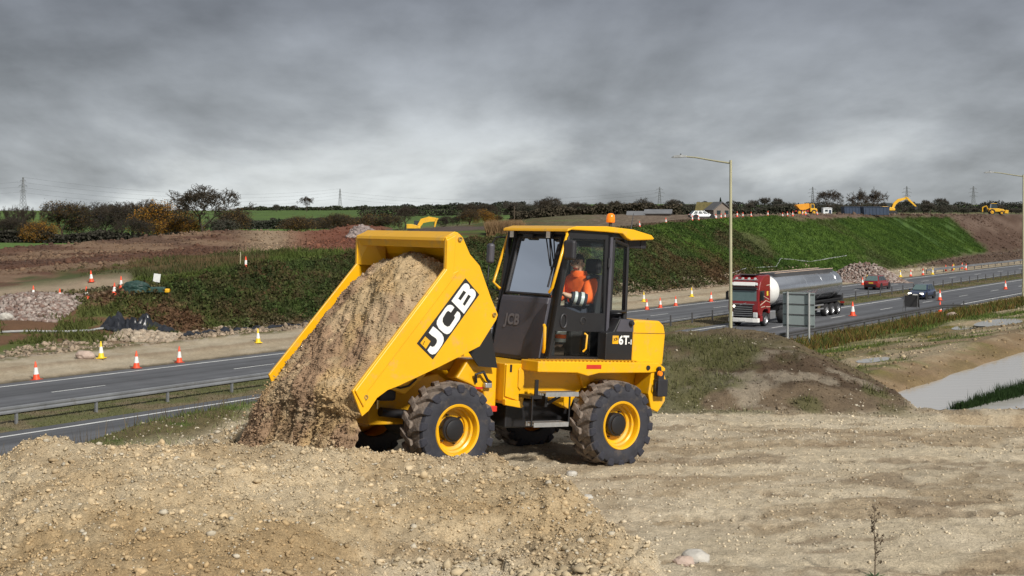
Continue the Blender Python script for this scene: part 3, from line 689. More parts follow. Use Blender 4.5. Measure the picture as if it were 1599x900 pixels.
# windscreen
ws = [(fr(2.10)-.005, .46, 2.10), (fr(2.10)-.005, -.46, 2.10), (fr(2.84)-.005, -.44, 2.84), (fr(2.84)-.005, .44, 2.84)]
MB().add(ws, [(0, 1, 2, 3)]).build('windscreen', 'windscreen_glass', D)
m = MB()
for a, b in ((0, 1), (1, 2), (2, 3), (3, 0)):
    p, q = Vector(ws[a]), Vector(ws[b]); off = Vector((.008, 0, 0)); m.tube([p+off, q+off], .022, 6)
m.build('windscreen_frame', 'black_plastic', D)
m = MB()
for sg in (1, -1):
    m.add([(fr(1.3), sg*.47, 1.3), (fr(2.95), sg*.45, 2.95), (fr(2.95)-.03, sg*.57, 2.95), (fr(1.3)-.05, sg*.57, 1.3)], [(0, 1, 2, 3)])
m.add([(fr(2.85)+.004, .46, 2.85), (fr(2.85)+.004, -.46, 2.85), (fr(2.95)+.004, -.46, 2.95), (fr(2.95)+.004, .46, 2.95)], [(0, 1, 2, 3)])
m.build('front_corner_trim', 'black_paint', D)
# cowl below the windscreen, with a dark swept corner
c0 = fr(1.29); c1_ = fr(2.07)
MB().loft([[(c0+.03, v, 1.29), (c0-.10, v, 1.29), (c1_-.12, v, 2.07), (c1_+.025, v, 2.07), (c1_+.045, v, 2.0)] for v in (-.52, .46)]).build('front_cowl', 'cowl_grey', D, bevel=.02)
MB().loft([[(c0+.032, .10, 1.295), (c0+.055, .30, 1.295), (c0+.03, .475, 1.295)], [(fr(1.55)+.045, .16, 1.55), (fr(1.55)+.06, .33, 1.55), (fr(1.55)+.035, .475, 1.55)], [(fr(1.85)+.047, .30, 1.85), (fr(1.85)+.055, .40, 1.85), (fr(1.85)+.035, .475, 1.85)], [(fr(1.99)+.046, .43, 1.99), (fr(1.99)+.05, .45, 1.99), (fr(1.99)+.03, .475, 1.99)]], cap=False).build('cowl_corner', 'cowl_dark', D, smooth=50)
ey = Vector((c1_-c0, 0, .78)).normalized()
put_text('JCB', .19, Vector((fr(1.70)+.04, -.34, 1.70)), (0, 1, 0), ey, 'decal_faint', D, 'cowl_lettering', .008, space=1.05)
# door on the camera side (the opposite one alike)
gl_up = [(-.66, 2.83), (-1.225, 2.845), (-1.255, 1.90), (-.84, 1.90), (-.52, 1.985)]
gl_lo = [(-.47, 1.66), (-1.25, 1.665), (-1.26, 1.34), (-.43, 1.355)]
dout = [(-.60, 2.90), (-1.27, 2.905), (-1.285, 1.305), (-.385, 1.315), (-.50, 2.05)]
for sg in (1, -1):
    v = sg*(VW+.012)
    fl = flat_shape([dout, gl_up, gl_lo], lambda x, y: (x, v, y)); d = fl.build('cab_door', 'black_paint', D)
    so = d.modifiers.new('thick', 'SOLIDIFY'); so.thickness = .03; so.offset = 0
    MB().add([(x, v-sg*.004, y) for x, y in gl_up], [tuple(range(5))]).build('door_glass', 'cab_glass', d)
    MB().add([(x, v-sg*.004, y) for x, y in gl_lo], [tuple(range(4))]).build('door_glass', 'cab_glass', d)
    MB().tube([(-.95, v+sg*.02, 1.64), (-.97, v+sg*.05, 1.62), (-.96, v+sg*.05, 1.45), (-.94, v+sg*.02, 1.41)], .013, 8).build('door_handle', 'yellow_paint', d, smooth=60)
    MB().lathe([(.05, 0), (.05, .02), (.036, .024), (.034, .012), (.0005, .012)], 20, c=(-.92, v*1.0, 1.80), ax='y').build('door_lock', 'dark_steel', d, smooth=30)
    m = MB(); m.tube([(-.60+.03*math.cos(a)*1.6, v+sg*.02, 1.79+.085*math.sin(a)) for a in np.linspace(0, 2*math.pi, 18)], .012, 6); m.build('door_pull', 'black_plastic', d)
    m = MB()
    for w in (2.55, 1.5): m.tube([(-1.30, v+sg*.02, w-.06), (-1.30, v+sg*.02, w+.06)], .018, 8)
    m.build('hinge', 'black_plastic', d)
    MB().box((-1.325, v+sg*.012, 2.1), (.045, .03, 1.56)).build('door_post_trim', 'cowl_grey', d)
    q = [(-1.375, 1.93), (-1.64, 1.93), (-1.625, 2.78), (-1.385, 2.85)]
    MB().add([(x, v, y) for x, y in q], [(0, 1, 2, 3)]).build('quarter_glass', 'cab_glass', D)
    m = MB()
    for a, b in ((0, 1), (1, 2), (2, 3), (3, 0)): m.tube([(q[a][0], v, q[a][1]), (q[b][0], v, q[b][1])], .022, 6)
    m.build('quarter_frame', 'black_paint', D)
MB().add([(-1.645, -.54, 1.93), (-1.645, .54, 1.93), (-1.62, .54, 2.8), (-1.62, -.54, 2.8)], [(0, 1, 2, 3)]).build('rear_glass', 'cab_glass', D)
# inside
MB().box((-1.0, 0, 1.29), (1.3, 1.12, .05)).build('cab_floor', 'black_plastic', D)
m = MB(); m.box((-1.62, 0, 1.58), (.06, 1.1, .6)); m.build('rear_bulkhead', 'black_plastic', D)
m = MB(); m.box((-.56, 0, 1.68), (.16, .9, .72)); m.box((-.62, 0, 2.02), (.16, .55, .12)); m.build('dash_console', 'black_plastic', D, bevel=.03)
MB().tube([(-.62, 0, 2.0), (-.80, 0, 2.14)], .03).build('steering_column', 'black_plastic', D)
nrm = Vector((-.6, 0, .8)); ea = Vector((.8, 0, .6))
MB().tube([Vector((-.82, 0, 2.15))+ea*(.18*math.cos(a))+Vector((0, 1, 0))*(.18*math.sin(a)) for a in np.linspace(0, 2*math.pi, 25)], .016, 6).build('steering_wheel', 'black_plastic', D, smooth=60)
m = MB(); m.box((-1.28, 0, 1.74), (.48, .46, .13)); m.box((-1.28, 0, 1.52), (.34, .34, .4)); m.build('seat_base', 'seat_fabric', D, bevel=.04)
m = MB(); m.box((-1.535, 0, 2.08), (.13, .46, .62), rot=Matrix.Rotation(R(-8), 3, 'Y')); m.build('seat_back', 'seat_fabric', D, bevel=.05)
m = MB(); m.box((-1.58, 0, 2.5), (.09, .28, .2)); m.build('head_rest', 'seat_fabric', D, bevel=.04)
# mirrors, rails, lamps, wipers, beacon, aerial
def rail(pts, r, mname='yellow_paint', nm='grab_rail'): return MB().tube(pts, r, 8).build(nm, mname, D, smooth=60)
rail([(-.60, .60, 2.90), (-.545, .68, 2.87), (-.35, .68, 2.20), (-.36, .61, 2.14)], .019)
rail([(-.72, -.60, 2.88), (-.66, -.70, 2.86), (-.46, -.70, 2.22), (-.50, -.60, 2.14)], .019)
rail([(-.30, .62, 1.73), (-.265, .68, 1.71), (-.27, .68, 1.45), (-.31, .62, 1.40)], .021)
rail([(-.62, .62, 2.86), (-.54, .72, 2.84), (-.52, .74, 2.70)], .012, 'black_paint', 'mirror_arm')
MB().box((-.55, .745, 2.68), (.09, .16, .25), rot=Matrix.Rotation(R(25), 3, 'Z')).build('wing_mirror', 'black_plastic', D, bevel=.035, seg=3)
rail([(-.80, -.60, 2.84), (-.62, -.92, 2.82), (-.56, -.93, 2.70)], .012, 'black_paint', 'mirror_arm')
rail([(-.56, -.62, 2.10), (-.52, -.92, 2.13), (-.55, -.95, 2.45)], .010, 'black_paint', 'mirror_arm')
MB().box((-.56, -.94, 2.60), (.09, .16, .27), rot=Matrix.Rotation(R(-25), 3, 'Z')).build('wing_mirror', 'cowl_grey', D, bevel=.035, seg=3)
for v in (-.50, .27):
    b = MB().box((-.60, v, 2.875), (.06, .09, .12)).build('work_lamp', 'black_plastic', D, bevel=.01)
    MB().box((-.568, v, 2.875), (.006, .075, .10)).build('lamp_glass', 'lamp_white', b)
for a, b in (((.20, 2.90), (.40, 2.42)), ((.12, 2.90), (.36, 2.47))):
    MB().tube([(fr(a[1])+.03, a[0], a[1]), (fr(b[1])+.03, b[0], b[1])], .009, 6).build('wiper_arm', 'black_plastic', D)
MB().tube([(fr(2.75)+.025, .43, 2.75), (fr(2.2)+.025, .40, 2.2)], .013, 6).build('wiper_blade', 'black_plastic', D)
MB().box((fr(2.83)+.03, -.20, 2.85), (.06, .2, .07)).build('wiper_motor', 'black_plastic', D, bevel=.015)
b = MB().tube([(-1.84, 0, 2.96), (-1.84, 0, 3.10)], .022).build('beacon_stem', 'dark_steel', D)
MB().lathe([(.052, 0), (.060, .012), (.057, .075), (.05, .105), (.03, .122), (.0005, .125)], 20, c=(-1.84, 0, 3.10), ax='z').build('beacon_lens', 'orange_lens', b, smooth=50)
MB().tube([(-1.70, .56, 2.93), (-1.77, .53, 3.22)], [.010, .004], 6).build('aerial', 'black_plastic', D)
# --- front chassis
ff = [(.74, 1.30), (.56, 1.30), (.30, 1.285), (.29, .70), (.44, .69), (.48, .90), (.70, 1.0), (.90, 1.07)]
for sg in (1, -1): MB().prism(ff, sg*.26, sg*.50).build('front_frame_plate', 'yellow_paint', D, bevel=.02)
MB().prism([(.98, 1.1), (1.7, .95), (1.95, .72), (1.9, .5), (.6, .5), (.5, .8)], -.22, .22).build('front_frame', 'yellow_worn', D, bevel=.015)
MB().box((.86, 0, 1.22), (.3, .5, .16)).build('skip_pivot_block', 'yellow_worn', D, bevel=.02)
m = MB(); m.tube([(.55, 0, 1.1), (1.0, 0, 1.45)], .07, 14); m.build('tip_cylinder', 'black_paint', D, smooth=60)
MB().tube([(1.0, 0, 1.45), (1.25, 0, 1.62)], .04, 12).build('tip_rod', 'chrome_rod', D, smooth=60)
MB().tube([(1.8, .28, .66), (1.40, .28, .62)], .055, 14).build('steer_cylinder', 'black_paint', D, smooth=60)
m = MB(); m.tube([(.62, .52, 1.02), (.66, .56, 1.12), (.56, .58, 1.15), (.48, .56, 1.05), (.40, .52, 1.02)], .018, 8); m.build('hydraulic_hose', 'black_plastic', D, smooth=60)
MB().box((.46, .54, .985), (.10, .06, .06)).build('hose_block', 'galvanised', D, bevel=.01)
m = MB(); m.box((.56, .503, .95), (.12, .004, .025)); m.build('frame_slot', 'red_paint', D)
MB().prism([(1.97, .98), (1.72, .90), (1.47, 1.09), (1.38, 1.22), (1.55, 1.30), (2.0, 1.08)], .55, .66).build('skip_support_bracket', 'yellow_worn', D, bevel=.012)
MB().prism([(1.97, .98), (1.72, .90), (1.47, 1.09), (1.38, 1.22), (1.55, 1.30), (2.0, 1.08)], -.66, -.55).build('skip_support_bracket', 'yellow_worn', D, bevel=.012)
MB().tube([(1.93, .665, 1.02), (1.80, .675, .975), (1.68, .675, 1.0), (1.58, .67, 1.08)], .012, 6).build('skip_hose', 'black_plastic', D)
m = MB(); m.box((1.9, .45, .92), (.22, .3, .2)); m.box((2.02, .2, .85), (.16, .5, .16)); m.build('front_lamp_cluster', 'black_plastic', D, bevel=.03)
m = MB(); m.tube([(2.02, .56, .83), (2.02, .56, .73)], .018); m.build('grease_nipple', 'brass', D)
# --- skip, tipped forward
SV = 1.0
prof = [(2.62, .98), (2.48, .70), (2.40, .76), (2.30, .90), (2.17, .985), (2.03, 1.03), (1.49, 1.245), (.94, 1.485), (.72, 1.80), (.70, 1.86), (.81, 2.045), (1.00, 2.42), (1.15, 2.55), (1.265, 2.74), (1.31, 2.775), (1.36, 2.785), (1.50, 2.72), (1.49, 2.365)]
for sg in (1, -1):
    sd = MB().prism(prof, sg*(SV-.035), sg*SV).build('skip_side', 'yellow_paint', D, bevel=.006)
    # folded rim along the open edge
    e0, e1, e2 = Vector((2.60, 0, .985)), Vector((1.485, 0, 2.36)), Vector((1.495, 0, 2.71))
    for a, b, q in ((e0, e1, .10), (e1, e2, .10)):
        d = (b-a).normalized(); nn = Vector((d.z, 0, -d.x)); nn = -nn if nn.x > 0 else nn
        poly = [(a.x, a.z), (b.x, b.z), (b.x+nn.x*q*.9, b.z+nn.z*q*.9), (a.x+nn.x*q*.9, a.z+nn.z*q*.9)]
    # raised pressing that runs along the rim
    d = (e1-e0).normalized(); nn = Vector((-d.z, 0, d.x)) if Vector((-d.z, 0, d.x)).x < 0 else Vector((d.z, 0, -d.x))
    A_ = e0+nn*.135+d*.10; B_ = e1+nn*.135+d*.12
    poly = [(e0.x, e0.z), (e1.x, e1.z), (1.495, 2.70), (1.37, 2.765), (1.375, 2.33), (B_.x-.02, B_.z), (A_.x, A_.z), (2.475, .80)]
    MB().prism(poly, sg*SV, sg*(SV+.022)).build('rim_pressing', 'yellow_paint', sd, bevel=.012)
    for (u, w, r_) in ((1.31, 2.715, .026), (.765, 1.86, .024), (2.455, .915, .026)):
        MB().lathe([(.0005, .012), (r_*.5, .012), (r_*.55, .026), (r_, .026), (r_, -.01)], 16, c=(u, sg*SV if sg > 0 else -SV-.02, w)).build('lug_hole', 'brass', sd)
flo = [(2.48, .70), (2.40, .76), (2.30, .90), (2.17, .985), (2.03, 1.03), (1.49, 1.245), (.94, 1.485), (.72, 1.80), (.70, 1.86), (.81, 2.045), (1.00, 2.42), (1.15, 2.55), (1.265, 2.74), (1.36, 2.785), (1.50, 2.72)]
inn = []
cen = Vector((1.75, 1.85))
for p in flo:
    q = Vector(p); inn.append(tuple(q+(cen-q).normalized()*.035))
MB().prism(flo+inn[::-1], -(SV-.036), SV-.036).build('skip_floor', 'yellow_paint', D)
mat('worn_steel', (.30, .24, .17), .5, .6, var=.4, scale=14, dirt=(.30, .21, .11), dirt_amt=.4, dscale=9)
MB().prism([(2.485, .698), (2.405, .752), (2.41, .775), (2.50, .725)], -(SV-.04), SV-.04).build('lip_edge', 'worn_steel', D, bevel=.004)
# flared top edge between the sides
MB().loft([[(1.50, v, 2.72), (1.36, v, 2.80), (1.30, v, 2.79), (1.30, v, 2.70), (1.40, v, 2.62), (1.46, v, 2.60)] for v in (-.965, .965)]).build('skip_top_rail', 'yellow_paint', D, bevel=.01)
for sg in (1, -1):
    MB().add([(1.49, sg*.964, 2.70), (1.47, sg*.964, 2.36), (1.20, sg*.74, 2.36), (1.22, sg*.74, 2.60), (1.40, sg*.80, 2.70)], [(0, 1, 2, 3, 4)]).build('corner_gusset', 'yellow_paint', D)
MB().prism([(.90, 1.48), (.69, 1.72), (.52, 1.70), (.38, 1.20), (.66, 1.22)], .60, .615).build('rubber_flap', 'rubber_flap', D)
MB().prism([(.90, 1.48), (.69, 1.72), (.52, 1.70), (.38, 1.20), (.66, 1.22)], -.615, -.60).build('rubber_flap', 'rubber_flap', D)
# big lettering on the skip, drawn in photograph-crop units and mapped to the side plate
P0, P1, P3 = Vector((1.82, 1.51)), Vector((1.59, 1.33)), Vector((1.20, 2.27))
aA = np.array([[175, 657, 1], [310, 800, 1], [597, 85, 1]], float); bA = np.array([P0[:], P1[:], P3[:]], float); MM = np.linalg.solve(aA, bA)
def skmap(v): return lambda x, y: (float(np.dot([x, y, 1], MM[:, 0])), v, float(np.dot([x, y, 1], MM[:, 1])))
pn = [(175, 657), (310, 800), (720, 230), (597, 85)]
J = [(275, 566), (313, 510), (352, 542), (388, 578), (402, 608), (402, 640), (388, 674), (352, 728), (330, 750), (305, 757), (285, 748), (262, 718), (288, 680), (304, 690), (322, 686), (342, 656), (346, 634), (336, 615), (300, 590)]
Cc = [(343, 492), (346, 462), (362, 432), (420, 348), (440, 327), (462, 321), (480, 328), (497, 346), (466, 391), (444, 374), (428, 386), (396, 440), (394, 472), (410, 500), (436, 516), (456, 508), (496, 448), (503, 430), (494, 420), (523, 378), (544, 394), (551, 420), (543, 448), (470, 556), (450, 576), (428, 581), (404, 570), (362, 530)]
Bo = [(472, 288), (572, 148), (588, 133), (606, 131), (624, 142), (635, 164), (632, 182), (652, 178), (672, 188), (685, 210), (687, 236), (676, 262), (580, 402)]
B1 = [(530, 268), (578, 194), (602, 212), (552, 284)]; B2 = [(570, 316), (620, 230), (643, 246), (588, 332)]
dc = flat_shape([pn], skmap(SV+.0035)).build('skip_decal', 'decal_black', D)
dc['label'] = 'black JCB decal with white letters'
for lp in ([J], [Cc], [Bo, B1, B2]): flat_shape(lp, skmap(SV+.0065)).build('decal_letter', 'decal_white', dc)
flat_shape([[(203, 655), (245, 597), (290, 640), (250, 705)]], skmap(SV+.0065)).build('maker_square', 'yellow_paint', dc)
pts, fs = text_shape('JCB', 26, 1.2); g2 = MB(); f_ = skmap(SV+.0085)
g2.add([f_(228+p[0]*.38+p[1]*-.5*.6, 668-p[0]*.92*.75-p[1]*.55*.4+p[0]*.0) for p in pts], fs); g2.build('maker_glyph', 'decal_black', dc)
# ================================================================ TIPPED EARTH
vmat('soil_mat', bumps=((22., .7, .03), (70., .6, .012)), scales=((3., .2), (20., .25)))
vmat('stone_mat', bumps=((60., .4, .01),), scales=((9., .15), (50., .15)))
def stones(name, P, size, col, m='stone_mat', flat=.75, seed=1, parent=None, big=True):
    """many small rough stones as one mesh"""
    g = np.random.RandomState(seed); P = np.asarray(P, float); n = len(P)
    if big:
        ph = (1+5**.5)/2; B = np.array([(-1, ph, 0), (1, ph, 0), (-1, -ph, 0), (1, -ph, 0), (0, -1, ph), (0, 1, ph), (0, -1, -ph), (0, 1, -ph), (ph, 0, -1), (ph, 0, 1), (-ph, 0, -1), (-ph, 0, 1)])/1.9
        T = np.array([(0, 11, 5), (0, 5, 1), (0, 1, 7), (0, 7, 10), (0, 10, 11), (1, 5, 9), (5, 11, 4), (11, 10, 2), (10, 7, 6), (7, 1, 8), (3, 9, 4), (3, 4, 2), (3, 2, 6), (3, 6, 8), (3, 8, 9), (4, 9, 5), (2, 4, 11), (6, 2, 10), (8, 6, 7), (9, 8, 1)])
    else:
        B = np.array([(1, 0, 0), (-1, 0, 0), (0, 1, 0), (0, -1, 0), (0, 0, 1), (0, 0, -1.)]); T = np.array([(0, 2, 4), (2, 1, 4), (1, 3, 4), (3, 0, 4), (2, 0, 5), (1, 2, 5), (3, 1, 5), (0, 3, 5)])
    k = len(B)
    S = np.asarray(size)[:, None]*np.stack([g.uniform(.7, 1.35, n), g.uniform(.7, 1.3, n), g.uniform(.5, 1.0, n)*flat*1.2], 1)
    a = g.uniform(0, 6.28, n); b = g.uniform(-.6, .6, n)
    L = B[None]*g.uniform(.55, 1.32, (n, k, 1))*S[:, None, :]
    x, y, z = L[..., 0], L[..., 1], L[..., 2]
    cb, sb, ca, sa = np.cos(b)[:, None], np.sin(b)[:, None], np.cos(a)[:, None], np.sin(a)[:, None]
    y, z = y*cb-z*sb, y*sb+z*cb; x, y = x*ca-y*sa, x*sa+y*ca
    Vv = np.stack([x, y, z], -1)+P[:, None, :]
    Ff = (T[None]+np.arange(n)[:, None, None]*k).reshape(-1, 3)
    cc = np.repeat(np.asarray(col), k, 0)
    return np_mesh(name, Vv.reshape(-1, 3), Ff, MATS[m], parent, col=cc)
nb, nf, nk = 170, 120, 14
bb = np.linspace(0, 1, nb)
# flow line (u, w, up-normal offset of the middle, half width far, half width near)
KU = IP(bb, [0, .06, .14, .24, .36, .50, .60, .68, .80, .92, 1], [1.10, 1.22, 1.42, 1.70, 2.06, 2.42, 2.62, 2.71, 2.78, 2.88, 3.04])
KW = IP(bb, [0, .06, .14, .24, .36, .50, .60, .68, .80, .92, 1], [2.30, 2.36, 2.28, 2.02, 1.60, 1.16, .93, .74, .46, .20, -.02])
def sm(a, k=9):
    p = np.pad(a, (k, k), 'edge'); return np.convolve(p, np.ones(2*k+1)/(2*k+1), 'valid')
KU, KW = sm(KU, 4), sm(KW, 4)
du, dw = np.gradient(KU), np.gradient(KW); L_ = np.hypot(du, dw); NU, NW = -dw/L_, du/L_
HF = IP(bb, [0, .1, .6, .72, 1], [.70, .955, .955, .97, 1.03]); HN = IP(bb, [0, .1, .6, .72, .88, 1], [.92, .955, .955, .93, .98, 1.25])
rag = sst(.58, .72, bb); HF = HF*(1+rag*(fbm(bb*22, bb*0+3, 3)-.5)*.16); HN = HN*(1+rag*(fbm(bb*24, bb*0+9, 3)-.5)*.22)
BU = IP(bb, [0, .08, .2, .45, .6, .75, 1], [.02, .16, .17, .13, .08, .04, .05])
arc = np.concatenate([[0], np.cumsum(np.hypot(np.diff(KU), np.diff(KW)))])
fv = np.linspace(-1, 1, nf)
VV = np.where(fv[None] < 0, fv[None]*HF[:, None], fv[None]*HN[:, None])
A2 = np.repeat(arc[:, None], nf, 1)
edge = 1-np.abs(fv[None])**3
fall = sst(.55, .75, bb)[:, None]
n_ = (fbm(VV*2.2+5, A2*1.8, 5, .55)-.5)*.26*(1-.45*fall)+(fbm(VV*9, A2*(6-3*fall), 4, .6)-.5)*.085+(np.abs(fbm(VV*16+2, A2*(9-7*fall), 3)-.5)-.1)*.07
n_ = n_+fall*(fbm(VV*11+9+A2*.7, A2*2.2, 4, .6)-.5)*.10
off = BU[:, None]*edge-(1-edge)*.10+n_*(.35+.65*edge)
skew = -.16*fall*(fv[None])          # the near side of the curtain hangs further back
U = KU[:, None]+NU[:, None]*off+skew; Wv = KW[:, None]+NW[:, None]*off
front = np.stack([U, VV, Wv], -1)
bv = np.linspace(1, -1, nk+2)[1:-1]
BV = np.where(bv[None] < 0, bv[None]*HF[:, None], bv[None]*HN[:, None])*.97
dep = IP(bb, [0, .5, .62, .75, 1], [.12, .14, .10, .16, .30])
BUx = KU[:, None]-NU[:, None]*dep[:, None]*(1-np.abs(bv[None])**4)-.16*fall*bv[None]-.04; BWx = KW[:, None]-NW[:, None]*dep[:, None]*(1-np.abs(bv[None])**4)
back = np.stack([BUx, BV, BWx], -1)
ring = np.concatenate([front, back], 1); m_ = nf+nk
M4 = np.array(dump_mw()); Vs = ring.reshape(-1, 3) @ M4[:3, :3].T+M4[:3, 3]
i0 = (np.arange(nb-1)[:, None]*m_+np.arange(m_)[None]).ravel(); i1 = (np.arange(nb-1)[:, None]*m_+(np.arange(m_)[None]+1) % m_).ravel()
Fs = np.stack([i0, i1, i1+m_, i0+m_], 1)
def soil_col(v, a, b):
    n = len(v); c = np.tile(np.array([.42, .295, .155]), (n, 1))
    c = mixc(c, (.27, .175, .12), sst(.47, .6, fbm(v*1.6+3, a*1.4, 4))*.75); c = mixc(c, (.44, .34, .21), sst(.5, .62, fbm(v*4, a*4, 3))*.6)
    c = mixc(c, (.17, .11, .06), sst(.5, .62, fbm(v*13+9, a*1.2+3, 3))*sst(.6, .75, b)*.7)
    return c
vv = np.concatenate([VV, BV], 1).ravel(); aa = np.repeat(arc, m_); b2 = np.repeat(bb, m_)
load = np_mesh('tipped_earth', Vs, Fs, MATS['soil_mat'], col=soil_col(vv, aa, b2), smooth=True)
tag(load, 'ochre earth sliding out of the raised yellow skip onto the ground', 'earth')
g = np.random.RandomState(4); k = 16000
ir = g.randint(4, nb-2, k); ic = g.randint(2, nf-2, k); P = Vs.reshape(nb, m_, 3)[ir, ic]
sz = g.lognormal(-4.75, .5, k).clip(.005, .04)
o = stones('earth_clods', P+np.array([-.3, -.4, .3])*0, sz, soil_col(VV[ir, ic], arc[ir], bb[ir])*g.uniform(.9, 1.25, (k, 1)), 'soil_mat', seed=9, big=False, parent=load); o['kind'] = 'stuff'
# loose clods in the air just ahead of the curtain
k = 420; ir = g.randint(int(nb*.6), nb-4, k); ic = g.randint(2, nf-2, k); P = Vs.reshape(nb, m_, 3)[ir, ic]
F3 = np.array(DF); P = P+F3[None]*(g.rand(k, 1)**2*.16)+g.normal(0, .03, (k, 3))
o = stones('falling_clods', P, g.uniform(.008, .022, k), soil_col(VV[ir, ic], arc[ir], bb[ir]), 'soil_mat', seed=5, big=False, parent=load); o['kind'] = 'stuff'
# ================================================================ DRIVER
mat('skin', (.58, .36, .26), .55, var=.08, scale=30)
mat('hair', (.028, .02, .014), .75, var=.3, scale=60)
mat('hivis_orange', (.92, .135, .012), .75, var=.10, scale=10, bump=.5, bscale=14)
mat('hivis_dark', (.02, .022, .035), .8)
mat('reflective_tape', (.62, .66, .66), .35, var=.1)
mat('work_trousers', (.025, .028, .045), .85)
mat('boot_leather', (.05, .03, .018), .7)
mat('eye_dark', (.02, .015, .012), .2)
PD = thing('person', 'driver in orange hi-vis jacket with silver bands seated in the dumper cab', 'person', mw=dump_mw())
def skin(name, J, E_, m, parent, lv=2):
    me = bpy.data.meshes.new(name); names = list(J); ix = {n: i for i, n in enumerate(names)}
    me.from_pydata([J[n][0] for n in names], [(ix[a], ix[b]) for a, b in E_], [])
    o = bpy.data.objects.new(name, me); link(o, parent); me.materials.append(MATS[m])
    sk = o.modifiers.new('skin', 'SKIN'); sk.use_smooth_shade = True
    if not me.skin_vertices: me.skin_vertices.new() if hasattr(me.skin_vertices, 'new') else None
    for i, n in enumerate(names):
        r = J[n][1]; me.skin_vertices[0].data[i].radius = r if isinstance(r, tuple) else (r, r)
    me.skin_vertices[0].data[0].use_root = True
    sb = o.modifiers.new('sub', 'SUBSURF'); sb.levels = lv; sb.render_levels = lv
    return o
hx, hy, hz = -1.20, .04, 2.53
Jb = {'pelvis': ((-1.36, .03, 1.86), (.15, .13)), 'waist': ((-1.38, .03, 2.02), (.135, .11)), 'chest': ((-1.36, .03, 2.22), (.155, .115)), 'neck0': ((-1.32, .04, 2.35), (.07, .07)), 'neck1': ((-1.285, .04, 2.42), (.055, .055)),
      'skull': ((-1.265, .04, 2.515), (.082, .09)), 'crown': ((-1.28, .04, 2.60), (.066, .072)), 'face': ((-1.205, .04, 2.505), (.055, .06)), 'nose': ((-1.15, .04, 2.50), (.014, .016)), 'jaw': ((-1.215, .04, 2.445), (.042, .042)),
      'ls': ((-1.35, .22, 2.29), (.075, .075)), 'le': ((-1.24, .31, 2.05), (.058, .058)), 'lw': ((-1.00, .20, 2.10), (.034, .034)), 'lh': ((-.95, .18, 2.12), (.03, .036)),
      'rs': ((-1.35, -.16, 2.29), (.075, .075)), 're': ((-1.22, -.26, 2.06), (.058, .058)), 'rw': ((-1.00, -.16, 2.12), (.034, .034)), 'rh': ((-.95, -.14, 2.14), (.03, .036)),
      'lk': ((-.92, .16, 1.86), (.075, .075)), 'lhip': ((-1.28, .14, 1.86), (.10, .10)), 'la': ((-.93, .17, 1.44), (.05, .05)), 'lt': ((-.78, .17, 1.40), (.035, .035)),
      'rk': ((-.92, -.12, 1.86), (.075, .075)), 'rhip': ((-1.28, -.08, 1.86), (.10, .10)), 'ra': ((-.93, -.13, 1.44), (.05, .05)), 'rt': ((-.78, -.13, 1.40), (.035, .035))}
HR = R(32)
def hrot(p): x, y = p[0]+1.275, p[1]-.04; return (-1.275+x*math.cos(HR)-y*math.sin(HR), .04+x*math.sin(HR)+y*math.cos(HR), p[2])
for k_ in ('face', 'nose', 'jaw'): Jb[k_] = (hrot(Jb[k_][0]), Jb[k_][1])
Jb['nose'] = (hrot((-1.138, .04, 2.495)), (.015, .018))
for sd, sy in (('l', 1), ('r', -1)):
    bx, by, bz = Jb[sd+'h'][0]
    for i in range(4):
        y = by+(i-1.5)*.021
        Jb[sd+f'f{i}a'] = ((bx+.045, y, bz+.012), .009); Jb[sd+f'f{i}b'] = ((bx+.07, y, bz-.012), .008); Jb[sd+f'f{i}c'] = ((bx+.055, y, bz-.035), .007)
    Jb[sd+'p1'] = ((bx+.02, by-sy*.045, bz+.005), .010); Jb[sd+'p2'] = ((bx+.048, by-sy*.05, bz-.015), .008)
Eb = [('pelvis', 'waist'), ('waist', 'chest'), ('chest', 'neck0'), ('neck0', 'neck1'), ('neck1', 'skull'), ('skull', 'crown'), ('skull', 'face'), ('face', 'nose'), ('face', 'jaw'), ('chest', 'ls'), ('ls', 'le'), ('le', 'lw'), ('lw', 'lh'), ('chest', 'rs'), ('rs', 're'), ('re', 'rw'), ('rw', 'rh'),
      ('pelvis', 'lhip'), ('lhip', 'lk'), ('lk', 'la'), ('la', 'lt'), ('pelvis', 'rhip'), ('rhip', 'rk'), ('rk', 'ra'), ('ra', 'rt')]
for sd in 'lr':
    for i in range(4): Eb += [(sd+'h', sd+f'f{i}a'), (sd+f'f{i}a', sd+f'f{i}b'), (sd+f'f{i}b', sd+f'f{i}c')]
    Eb += [(sd+'h', sd+'p1'), (sd+'p1', sd+'p2')]
skin('body', Jb, Eb, 'skin', PD)
def grown(keys, d): return {k: (Jb[k][0], tuple(q+d for q in Jb[k][1])) for k in keys}
Jj = grown(['pelvis', 'waist', 'chest', 'neck0', 'ls', 'le', 'lw', 'rs', 're', 'rw'], .035)
Jj['pelvis'] = ((-1.33, .03, 1.88), (.19, .17)); Jj['waist'] = ((-1.36, .03, 2.03), (.18, .15)); Jj['chest'] = ((-1.35, .03, 2.22), (.185, .14)); Jj['neck0'] = ((-1.31, .04, 2.37), (.088, .088))
Jj['le'] = ((-1.24, .31, 2.05), (.095, .095)); Jj['ls'] = ((-1.35, .23, 2.28), (.105, .105)); Jj['lw'] = ((-1.03, .21, 2.09), (.062, .062))
skin('jacket', Jj, [('pelvis', 'waist'), ('waist', 'chest'), ('chest', 'neck0'), ('chest', 'ls'), ('ls', 'le'), ('le', 'lw'), ('chest', 'rs'), ('rs', 're'), ('re', 'rw')], 'hivis_orange', PD)
